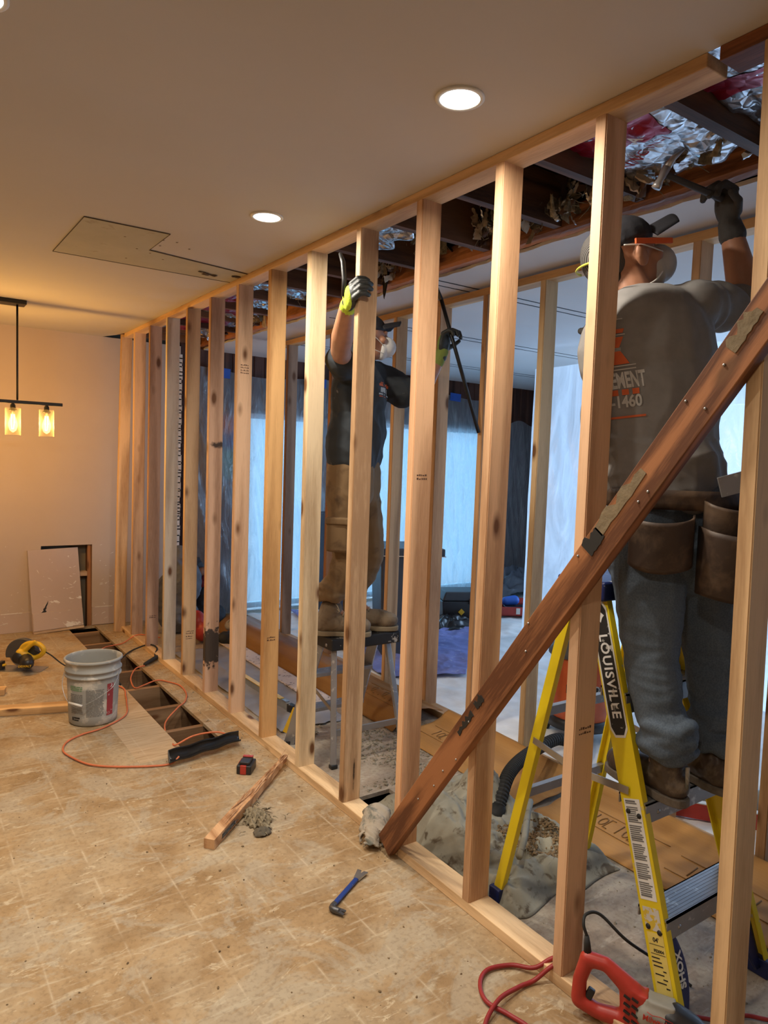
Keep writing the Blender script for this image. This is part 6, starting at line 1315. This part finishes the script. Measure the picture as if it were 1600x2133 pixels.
# boots
boot_m = splotch('brown_boot_leather', (0.055, 0.035, 0.024), (0.17, 0.13, 0.09), 12, 0.55, 0.68, 0.45, bmp=0.3, var=0.3); sole_m = plain('grey_brown_sole', (0.13, 0.105, 0.08), 0.7, scale=40, var=0.3)
def boot(A_, heel, toe, z0, parent, bm_, sm_, laces=None, s=1.0):
    heel, toe = V(heel), V(toe); d_ = (toe - heel); d_.z = 0; L_ = d_.length; d_.normalize(); sd_ = V((-d_.y, d_.x, 0)); R_ = Matrix((sd_, d_, V((0, 0, 1)))).transposed(); z_ = V((0, 0, 1))
    P = lambda a_, b_, c_: V((heel.x, heel.y, z0)) + d_ * a_ * s + sd_ * b_ * s + z_ * c_ * s
    sm = MB(); sm.ell(P(0.045, 0, 0.055), (0.040 * s, 0.050 * s, 0.050 * s), R_); sm.cap(P(0.055, 0, 0.08), V((A_.x, A_.y, max(A_.z - 0.01, z0 + 0.13))), 0.046 * s, 0.052 * s)
    sm.cap(P(0.06, 0, 0.06), P(L_ / s - 0.075, 0, 0.055), 0.045 * s, 0.042 * s); sm.ell(P(L_ / s - 0.058, 0, 0.048), (0.050 * s, 0.060 * s, 0.040 * s), R_)
    for i in range(len(sm.v)): sm.v[i].z = max(sm.v[i].z, z0 + 0.018)
    b0 = sculpt('boot', sm, bm_, parent, 0.005, 5, wrinkle=lambda p, n_: 0.0015 * (1 - abs(noise.noise(p * 45)) * 2.5))
    so = MB(); poly = []
    for k in range(24):
        a_ = 2 * PI * k / 24; yy = L_ / 2 + (L_ / 2 + 0.006) * math.cos(a_); w_ = (0.044 if math.cos(a_) < 0 else 0.053) * s * (0.82 if abs(math.cos(a_) + 0.1) < 0.35 else 1)
        q = V((heel.x, heel.y, 0)) + d_ * yy + sd_ * (w_ * (1 if math.sin(a_) >= 0 else -1) * abs(math.sin(a_)) ** 0.55); poly.append((q.x, q.y))
    so.prism(poly, z0 + 0.001, z0 + 0.026); so.build('sole', sm_, b0, bevel=0.004)
    if laces:
        lm = MB()
        for k in range(5):
            a_ = P(0.085 + k * 0.022, -0.030, 0.125 - k * 0.014); b_ = P(0.095 + k * 0.022, 0.030, 0.120 - k * 0.014); lm.tube([a_, (a_ + b_) / 2 + V((0, 0, 0.016)), b_], 0.003, 6)
        lm.tube(smooth_path([P(0.085, 0, 0.145), P(0.10, -0.045, 0.15), P(0.115, -0.055, 0.12), P(0.09, -0.01, 0.14)], 5), 0.0025, 6); lm.tube(smooth_path([P(0.085, 0, 0.145), P(0.10, 0.045, 0.15), P(0.12, 0.055, 0.12), P(0.09, 0.01, 0.14)], 5), 0.0025, 6)
        lm.build('laces', laces, b0)
    else:
        MB().tube([P(-0.004, 0, 0.06), P(-0.002, 0, 0.12)], 0.006, 6).build('pull_strap', rag, b0)
    return b0
boot(AL, (0.222, 1.085, 0), (0.262, 1.365, 0), 0.582, W, boot_m, sole_m); boot(AR, (0.405, 1.055, 0), (0.455, 1.33, 0), 0.582, W, boot_m, sole_m)
# tool belt with pouches (turned to the back and right)
leather = splotch('dark_brown_leather', (0.045, 0.026, 0.017), (0.12, 0.075, 0.045), 11, 0.5, 0.66, 0.55, bmp=0.2, var=0.3)
def around(a_, r0, r1, z_): return PEL + rt * (r0 * math.cos(a_)) + fw * (r1 * math.sin(a_)) + V((0, 0, z_))
bt = MB().grid(lambda u, v: around(u * 2 * PI, 0.212, 0.162, 0.055 + 0.055 * v), 60, 3).build('tool_belt', leather, W, solid=0.007)
def pouch(name, a0, a1, zt, zb, dep, flare, mat=leather):
    def f(u, v):
        a_ = a0 + (a1 - a0) * u; k_ = math.sin(PI * u) ** 0.5; e_ = dep * k_ * (0.75 + flare * v); z_ = zb + (zt - zb) * v + 0.02 * math.sin(PI * u) * (1 - v) * -1
        return around(a_, 0.214 + e_, 0.164 + e_, z_ - 0.025 * k_ * v)
    o = MB().grid(f, 22, 12).build(name, mat, bt, solid=0.006)
    def g(u, v): a_ = a0 + (a1 - a0) * u; k_ = math.sin(PI * u) ** 0.5 * v; return around(a_, 0.214 + dep * 0.75 * k_, 0.164 + dep * 0.75 * k_, zb - 0.02 * math.sin(PI * u) * v)
    MB().grid(g, 22, 4).build('pouch_bottom', mat, o, solid=0.006); return o
pouch('nail_pouch', -2.45, -1.62, 0.045, -0.10, 0.045, 0.3)
p1 = pouch('tool_pouch', -1.55, -0.72, 0.015, -0.17, 0.10, 0.5); pouch('tool_pouch', -1.50, -0.80, 0.085, -0.02, 0.06, 0.45); pouch('side_pouch', -0.72, 0.15, 0.05, -0.15, 0.085, 0.4)
q0 = around(-1.30, 0.27, 0.215, 0.115)
MB().box(q0 + V((0, 0, 0.02)), (0.085, 0.006, 0.055), Matrix.Rotation(-0.6, 3, 'Z') @ Matrix.Rotation(-0.30, 3, 'Y')).build('framing_square', M['alu'], bt, bevel=0.001)
MB().cap(around(-0.95, 0.27, 0.21, 0.10), around(-0.9, 0.27, 0.21, -0.02), 0.014, 0.012).build('tool_handle', M['black_plastic'], bt)
# cap, hair, mask, pencil
capm = plain('dark_cap', (0.022, 0.022, 0.028), 0.8, bmp=0.2, scale=40); 
sm = MB(); f_, u_, r_ = basis(hf, hu)
sm.ell(Ph(0, -0.016, 0.045), (0.083, 0.103, 0.078), Rh)
sm.v = [p if (p - Ph(0, 0, 0.03)).dot(u_) > 0 else p - u_ * ((p - Ph(0, 0, 0.03)).dot(u_)) for p in sm.v]
cp = sculpt('cap', sm, capm, W, 0.006, 2)
def br(u, v):
    x = (u - .5) * 2; return Ph(x * 0.078, 0.055 + (0.112 * v) * (1 - 0.25 * x * x) , 0.040 + 0.020 * v + 0.034 * (1 - x * x) - 0.012)
MB().grid(br, 14, 8).build('cap_visor', capm, cp, solid=0.004)
ribm, nt, b = nmat('ribbed_net'); v = coords(nt, (0, 0, 1), rot=(0.5, 0.3, 0)); wv = N(nt, 'ShaderNodeTexWave'); wv.inputs['Scale'].default_value = 95; nt.links.new(coords(nt, rot=(0.6, 0.4, 0)), wv.inputs['Vector']); nt.links.new(ramp(nt, wv.outputs[0], [(0.5, (0.018, 0.016, 0.016)), (0.9, (0.16, 0.15, 0.14))]), b.inputs['Base Color']); b.inputs['Roughness'].default_value = 0.8
sm = MB(); sm.ell(Ph(0, -0.085, 0.015), (0.068, 0.070, 0.085), Rh); bk = sculpt('hair_net', sm, ribm, W, 0.006, 3)
sm = MB(); sm.ell(Ph(0, -0.125, -0.075), (0.040, 0.034, 0.050), Rh); sm.ell(Ph(0, -0.075, -0.045), (0.050, 0.045, 0.045), Rh); sculpt('hair', sm, M['hair'], W, 0.005, 3, wrinkle=lambda p, n_: 0.003 * math.sin(p.x * 400 + p.z * 100))
MB().tube([Ph(0.086 * math.cos(a_), -0.118 - 0.040 * math.sin(a_), -0.005 + 0.02 * math.sin(a_)) for a_ in [k * PI / 12 for k in range(13)]], 0.0035, 6).build('yellow_strap', plain('lime_strap', (0.55, 0.60, 0.08), 0.6), bk)
maskm = plain('white_respirator', (0.50, 0.49, 0.46), 0.85, var=0.05)
sm = MB(); sm.ell(Ph(0, 0.090, -0.048), (0.052, 0.060, 0.060), Rh); sm.ell(Ph(0, 0.060, -0.06), (0.058, 0.04, 0.062), Rh); mk = sculpt('respirator_mask', sm, maskm, W, 0.005, 4)
MB().tube(smooth_path([Ph(0.060, 0.055, -0.075), Ph(0.074, 0.01, -0.095), Ph(0.066, -0.05, -0.10), Ph(0.0, -0.085, -0.09)], 6), 0.0022, 6).build('mask_strap', M['white'], mk)
MB().tube(smooth_path([Ph(0.058, 0.075, -0.02), Ph(0.082, 0.0, 0.012), Ph(0.075, -0.06, 0.03)], 6), 0.0022, 6).build('mask_strap', M['white'], mk)
pa, pb = Ph(0.090, -0.030, 0.030), Ph(0.088, 0.090, 0.000)
pn = MB(); pn.beam(pa, pb, 0.008, 0.015, up=u_); po_ = pn.build('carpenter_pencil', M['inko'], W)
# gloves + hammer
glv = plain('dark_grey_glove', (0.055, 0.052, 0.050), 0.85, bmp=0.3, scale=60)
sm = MB(); hand(sm, HRw, (-0.25, 0.05, 0.95), (-0.9, 0.25, -0.1), (0.85, 0.85, 0.85, 0.85), 1.16, thick=1.15); chain_caps(sm, [HRw - V((-0.012, 0.004, 0.03)), HRw], [0.042, 0.036]); sculpt('glove', sm, glv, W, 0.004, 2)
sm = MB(); hand(sm, WL_, (0.6, 0.2, 0.75), (0.5, 0.3, -0.8), (0.4, 0.4, 0.4, 0.4), 1.14, thick=1.15); sculpt('glove', sm, glv, W, 0.004, 2)
G0_ = HRw + V((-0.066, 0.012, 0.078)); hdv = V((-0.96, 0.10, 0.06)).normalized()
t = thing('hammer', 'claw hammer with pale head swung in the grey worker\'s raised gloved hand', 'hammer', G0_)
MB().tube([G0_ - hdv * 0.10, G0_ - hdv * 0.02, G0_ + hdv * 0.24], [0.014, 0.012, 0.009], 10).build('handle', plain('grey_handle', (0.06, 0.06, 0.065), 0.6), t)
hd_ = G0_ + hdv * 0.245; v1 = V((0.25, -0.35, 0.9)).normalized()
hm = MB(); hm.tube([hd_ - v1 * 0.045, hd_ - v1 * 0.035, hd_ - v1 * 0.02, hd_ + v1 * 0.02], [0.014, 0.014, 0.010, 0.013], 12); hm.tube([hd_ + v1 * 0.015, hd_ + v1 * 0.05 + hdv * -0.006, hd_ + v1 * 0.085 + hdv * -0.028], [0.012, 0.009, 0.003], 8); hm.build('head', plain('bright_steel', (0.55, 0.55, 0.55), 0.4, 0.6), t)

# ---------------- worker in the dark shirt on the aluminium ladder
W = thing('person', 'worker in dark T-shirt, khaki trousers and lime gloves, prying overhead on the aluminium ladder', 'person', (0.42, 3.14, 0.615))
fw = V((0.62, -0.78, 0)).normalized(); rt = V((fw.y, -fw.x, 0)); RZ = Matrix((rt, fw, V((0, 0, 1)))).transposed()
PEL = V((0.385, 3.13, 1.42)); CH = V((0.395, 3.125, 1.82)); NB = V((0.400, 3.12, 2.03)); SR = V((0.255, 3.03, 1.985)); SL = V((0.555, 3.205, 1.975))
ER = V((0.115, 2.855, 2.025)); HRw = V((0.004, 2.622, 2.172)); RD_ = (-0.25, -0.80, 0.45); RN_ = (0.95, -0.22, 0.05); RC_ = ((0.35, 1.05, 0.55),) * 4; EL = V((0.755, 3.10, 1.86)); WL_ = V((0.845, 3.015, 2.115))
HIPR, HIPL = V((0.315, 3.085, 1.37)), V((0.455, 3.175, 1.37)); KR, KL = V((0.325, 3.07, 1.02)), V((0.52, 3.16, 1.03)); AR, AL = V((0.270, 3.13, 0.76)), V((0.445, 3.19, 0.77))
HC = V((0.425, 3.09, 2.155)); hf = V((0.93, -0.30, 0.05)); hu = V((0, 0, 1))
sm = MB(); Ph, Rh = head_shapes(sm, HC, hf, hu, 1.0); sm.cap(NB, HC - V((0.01, 0, 0.05)), 0.058, 0.052)
sm.cap(CH + V((0, 0, 0.06)), PEL, 0.10, 0.095); sm.cap(SR, SL, 0.045, 0.045); sm.cap(NB, SR, 0.045, 0.045); sm.cap(NB, SL, 0.045, 0.045)
chain_caps(sm, [SR, ER], [0.050, 0.047]); chain_caps(sm, [ER, ER.lerp(HRw, 0.35), HRw], [0.046, 0.052, 0.034]); chain_caps(sm, [SL, EL], [0.052, 0.042]); chain_caps(sm, [EL, EL.lerp(WL_, .35), WL_], [0.044, 0.046, 0.029])
hand(sm, HRw, RD_, RN_, RC_, 1.15, rs=0.72); hand(sm, WL_, (0.15, -0.1, 0.95), (0.4, -0.85, 0.1), (0.8, 0.8, 0.8, 0.8), 1.15, rs=0.72)
chain_caps(sm, [HIPR, KR, AR], [0.07, 0.05, 0.036]); chain_caps(sm, [HIPL, KL, AL], [0.07, 0.05, 0.036]); sm.cap(AR, AR + V((0.08, -0.05, -0.07)), 0.03, 0.022); sm.cap(AL, AL + V((0.08, -0.05, -0.07)), 0.03, 0.022)
sculpt('body', sm, M['skin'], W, 0.0055, 5)
sh_m = splotch('charcoal_shirt', (0.028, 0.034, 0.040), (0.16, 0.16, 0.16), 12, 0.70, 0.74, 0.9, bmp=0.1)
sm = MB(); sm.ell(CH + V((0, 0, 0.03)), (0.185, 0.135, 0.19), RZ); sm.ell(CH + V((0, 0, -0.15)), (0.175, 0.140, 0.25), RZ)
for q in (-1, 1): sm.cap(PEL + rt * 0.055 * q + V((0, 0, 0.25)), PEL + rt * 0.06 * q + V((0, 0, 0.13)), 0.125, 0.128)
sm.cap(NB + V((0, 0, -0.05)), SR + V((0.02, 0.01, -0.01)), 0.075, 0.078); sm.cap(NB + V((0, 0, -0.05)), SL + V((-0.02, -0.01, -0.01)), 0.075, 0.078)
chain_caps(sm, [SR, SR.lerp(ER, 0.42)], [0.080, 0.084]); chain_caps(sm, [SL, SL.lerp(EL, 0.62)], [0.080, 0.083])
def cut(z_): 
    for i in range(len(sm.v)): sm.v[i].z = max(sm.v[i].z, z_)
cut(1.445)
sh = sculpt('t_shirt', sm, sh_m, W, 0.0065, 7, wrinkle=lambda p, n_: 0.0075 * (1 - abs(noise.noise(V((p.x * 8 + p.z * 4, p.y * 8, p.z * 5)))) * 3) + 0.0035 * (1 - abs(noise.noise(p * 16)) * 2.6))
bv2 = BVHTree.FromPolygons([v_.co + org(W) for v_ in sh.data.vertices], [tuple(p.vertices) for p in sh.data.polygons])
LC = V((0.505, 3.06, 1.885)); 
for q, mt_ in ((gridpoly(-0.022, 0.022, 0.020, 0.034, 5), orp), (gridpoly(-0.014, 0.014, -0.012, 0.014, 5), lgt), (gridpoly(-0.022, 0.022, -0.026, -0.018, 5), lgt), (gridpoly(-0.020, 0.020, -0.036, -0.031, 5), orp), (gridpoly(-0.016, 0.016, 0.036, 0.041, 5), orp)): project_mesh(*q, LC, mt_, 'chest_print', sh, cR, V((0, 0, 1)), V((0.57, 0.82, 0)).normalized(), bv2)
khaki = splotch('khaki_canvas', (0.19, 0.118, 0.055), (0.085, 0.048, 0.022), 8, 0.55, 0.75, 0.9, bmp=0.2, var=0.15)
sm = MB()
for q in (-1, 1): sm.cap(PEL + rt * 0.058 * q + V((0, 0, 0.05)), PEL + rt * 0.062 * q + V((0, 0, -0.06)), 0.122, 0.124)
for H_, K_, A_ in ((HIPR, KR, AR), (HIPL, KL, AL)):
    chain_caps(sm, [H_ + V((0, 0, -0.02)), H_.lerp(K_, 0.5), K_, K_.lerp(A_, 0.5), A_ + V((0, 0, 0.10))], [0.108, 0.096, 0.078, 0.072, 0.064]); rr = random.Random(int(K_.x * 100))
    for z_ in (0.105, 0.078, 0.052): 
        c_ = A_ + V((rr.uniform(-.012, .012), rr.uniform(-.01, .01), z_)); ring = [c_ + V((0.058 * math.cos(a_), 0.058 * math.sin(a_), 0.012 * math.sin(a_ + rr.uniform(0, 6)))) for a_ in [k * 2 * PI / 12 for k in range(13)]]; sm.tube(ring, 0.022, 8)
pt_ = sculpt('cargo_trousers', sm, khaki, W, 0.0065, 4, wrinkle=lambda p, n_: 0.005 * (1 - abs(noise.noise(V((p.x * 9, p.y * 9, p.z * 13)))) * 3) * (0.6 + 1.6 * max(0, 1.1 - p.z)))
pk = V((0.205, 3.03, 1.19)); MB().box(pk + V((0.02, -0.02, -0.05)), (0.12, 0.045, 0.15), Matrix.Rotation(-0.9, 3, 'Z')).build('cargo_pocket', khaki, pt_, bevel=0.015)
MB().box(pk + V((0.018, -0.024, 0.03)), (0.125, 0.055, 0.035), Matrix.Rotation(-0.9, 3, 'Z')).build('pocket_flap', khaki, pt_, bevel=0.008)
boot2 = splotch('tan_suede', (0.21, 0.155, 0.10), (0.10, 0.07, 0.045), 14, 0.5, 0.7, 0.9, bmp=0.3); sole2 = plain('tan_sole', (0.24, 0.19, 0.12), 0.8)
lace = plain('tan_laces', (0.36, 0.28, 0.18), 0.8)
boot(AR, (0.195, 3.165, 0), (0.440, 3.01, 0), 0.617, W, boot2, sole2, lace, 1.12); boot(AL, (0.385, 3.215, 0), (0.645, 3.055, 0), 0.617, W, boot2, sole2, lace, 1.12)
sm = MB(); f_, u_, r_ = basis(hf, hu); sm.ell(Ph(0, -0.014, 0.040), (0.082, 0.102, 0.076), Rh)
sm.v = [p if (p - Ph(0, 0, 0.025)).dot(u_) > 0 else p - u_ * ((p - Ph(0, 0, 0.025)).dot(u_)) for p in sm.v]; cp = sculpt('cap', sm, capm, W, 0.006, 2)
MB().grid(br, 14, 8).build('cap_visor', capm, cp, solid=0.006)
maskw = plain('white_mask', (0.72, 0.72, 0.70), 0.8, var=0.03)
sm = MB(); sm.ell(Ph(0, 0.088, -0.050), (0.050, 0.055, 0.055), Rh); sm.ell(Ph(0, 0.06, -0.06), (0.056, 0.035, 0.058), Rh); mk = sculpt('respirator_mask', sm, maskw, W, 0.005, 4)
for z_ in (-0.10, 0.0): MB().tube(smooth_path([Ph(0.054, 0.060, -0.05 + z_ * 0.4), Ph(0.080, -0.01, z_ * 0.7), Ph(0.06, -0.08, z_ * 0.6 + 0.01)], 6), 0.002, 6).build('mask_strap', M['white'], mk)
sm = MB(); sm.ell(Ph(0, -0.045, -0.012), (0.079, 0.066, 0.060), Rh); sculpt('hair', sm, M['hair'], W, 0.005, 2)
lime = plain('lime_knit', (0.50, 0.66, 0.05), 0.9, scale=60, bmp=0.3); glb = plain('black_latex', (0.030, 0.034, 0.032), 0.55, bmp=0.2, scale=60)
def glove(w0, d_, pn_, curl, ts, shell, dip):
    fa_ = (w0 - (ER if w0 is HRw else EL)).normalized()
    d_ = V(d_).normalized(); sm = MB(); hand(sm, w0, d_, pn_, curl, 1.15, thumb_side=ts, thick=1.15)
    g = sculpt('glove', sm, dip, W, 0.0035, 2)
    sm = MB(); n_ = V(pn_); n_ = (n_ - d_ * n_.dot(d_)).normalized(); sd_ = d_.cross(n_)
    sm.cap(w0 - fa_ * 0.055, w0 + d_ * 0.005, 0.037, 0.034); sm.ell(w0 + d_ * 0.052 - n_ * 0.009, (0.050, 0.056, 0.020), Matrix((sd_, d_, n_)).transposed()); sculpt('knit_cuff', sm, shell, g, 0.004, 3)
glove(HRw, RD_, RN_, RC_, 1, lime, glb); glove(WL_, (0.15, -0.1, 0.95), (0.4, -0.85, 0.1), (0.8, 0.8, 0.8, 0.8), 1, plain('dull_lime', (0.22, 0.28, 0.06), 0.9), glb)
t = thing('pry_bar', 'long black pry bar in the dark shirted worker\'s left hand, slanting down to the right', 'pry bar', (0.87, 2.97, 2.2))
pa, pb = V((0.800, 2.983, 2.385)), V((1.073, 2.948, 1.70)); dv = (pb - pa).normalized()
MB().tube([pa, pa.lerp(pb, 0.5), pb], 0.0105, 10).build('shaft', M['black'], t); mb = MB(); claw(mb, pa, pa - dv * 0.09 + V((-0.02, 0, 0)), 0.011, 0.018, 0.006); mb.build('claw', M['black'], t)
t = thing('wrecking_bar', 'short black wrecking bar held upright by the raised lime glove', 'pry bar', HRw + V((-0.045, -0.03, 0.1)))
c_ = HRw + V((-0.040, -0.035, 0.10)); MB().tube([c_ - V((0.0, 0, 0.07)), c_, c_ + V((-0.003, 0.01, 0.07)), c_ + V((-0.006, 0.03, 0.11))], [0.011, 0.011, 0.011, 0.008], 8).build('shaft', M['black'], t)

# ------------------------------------------------------------------ clean-up of helper data
for o in bpy.data.objects:
    if 'org' in o.keys(): del o['org']
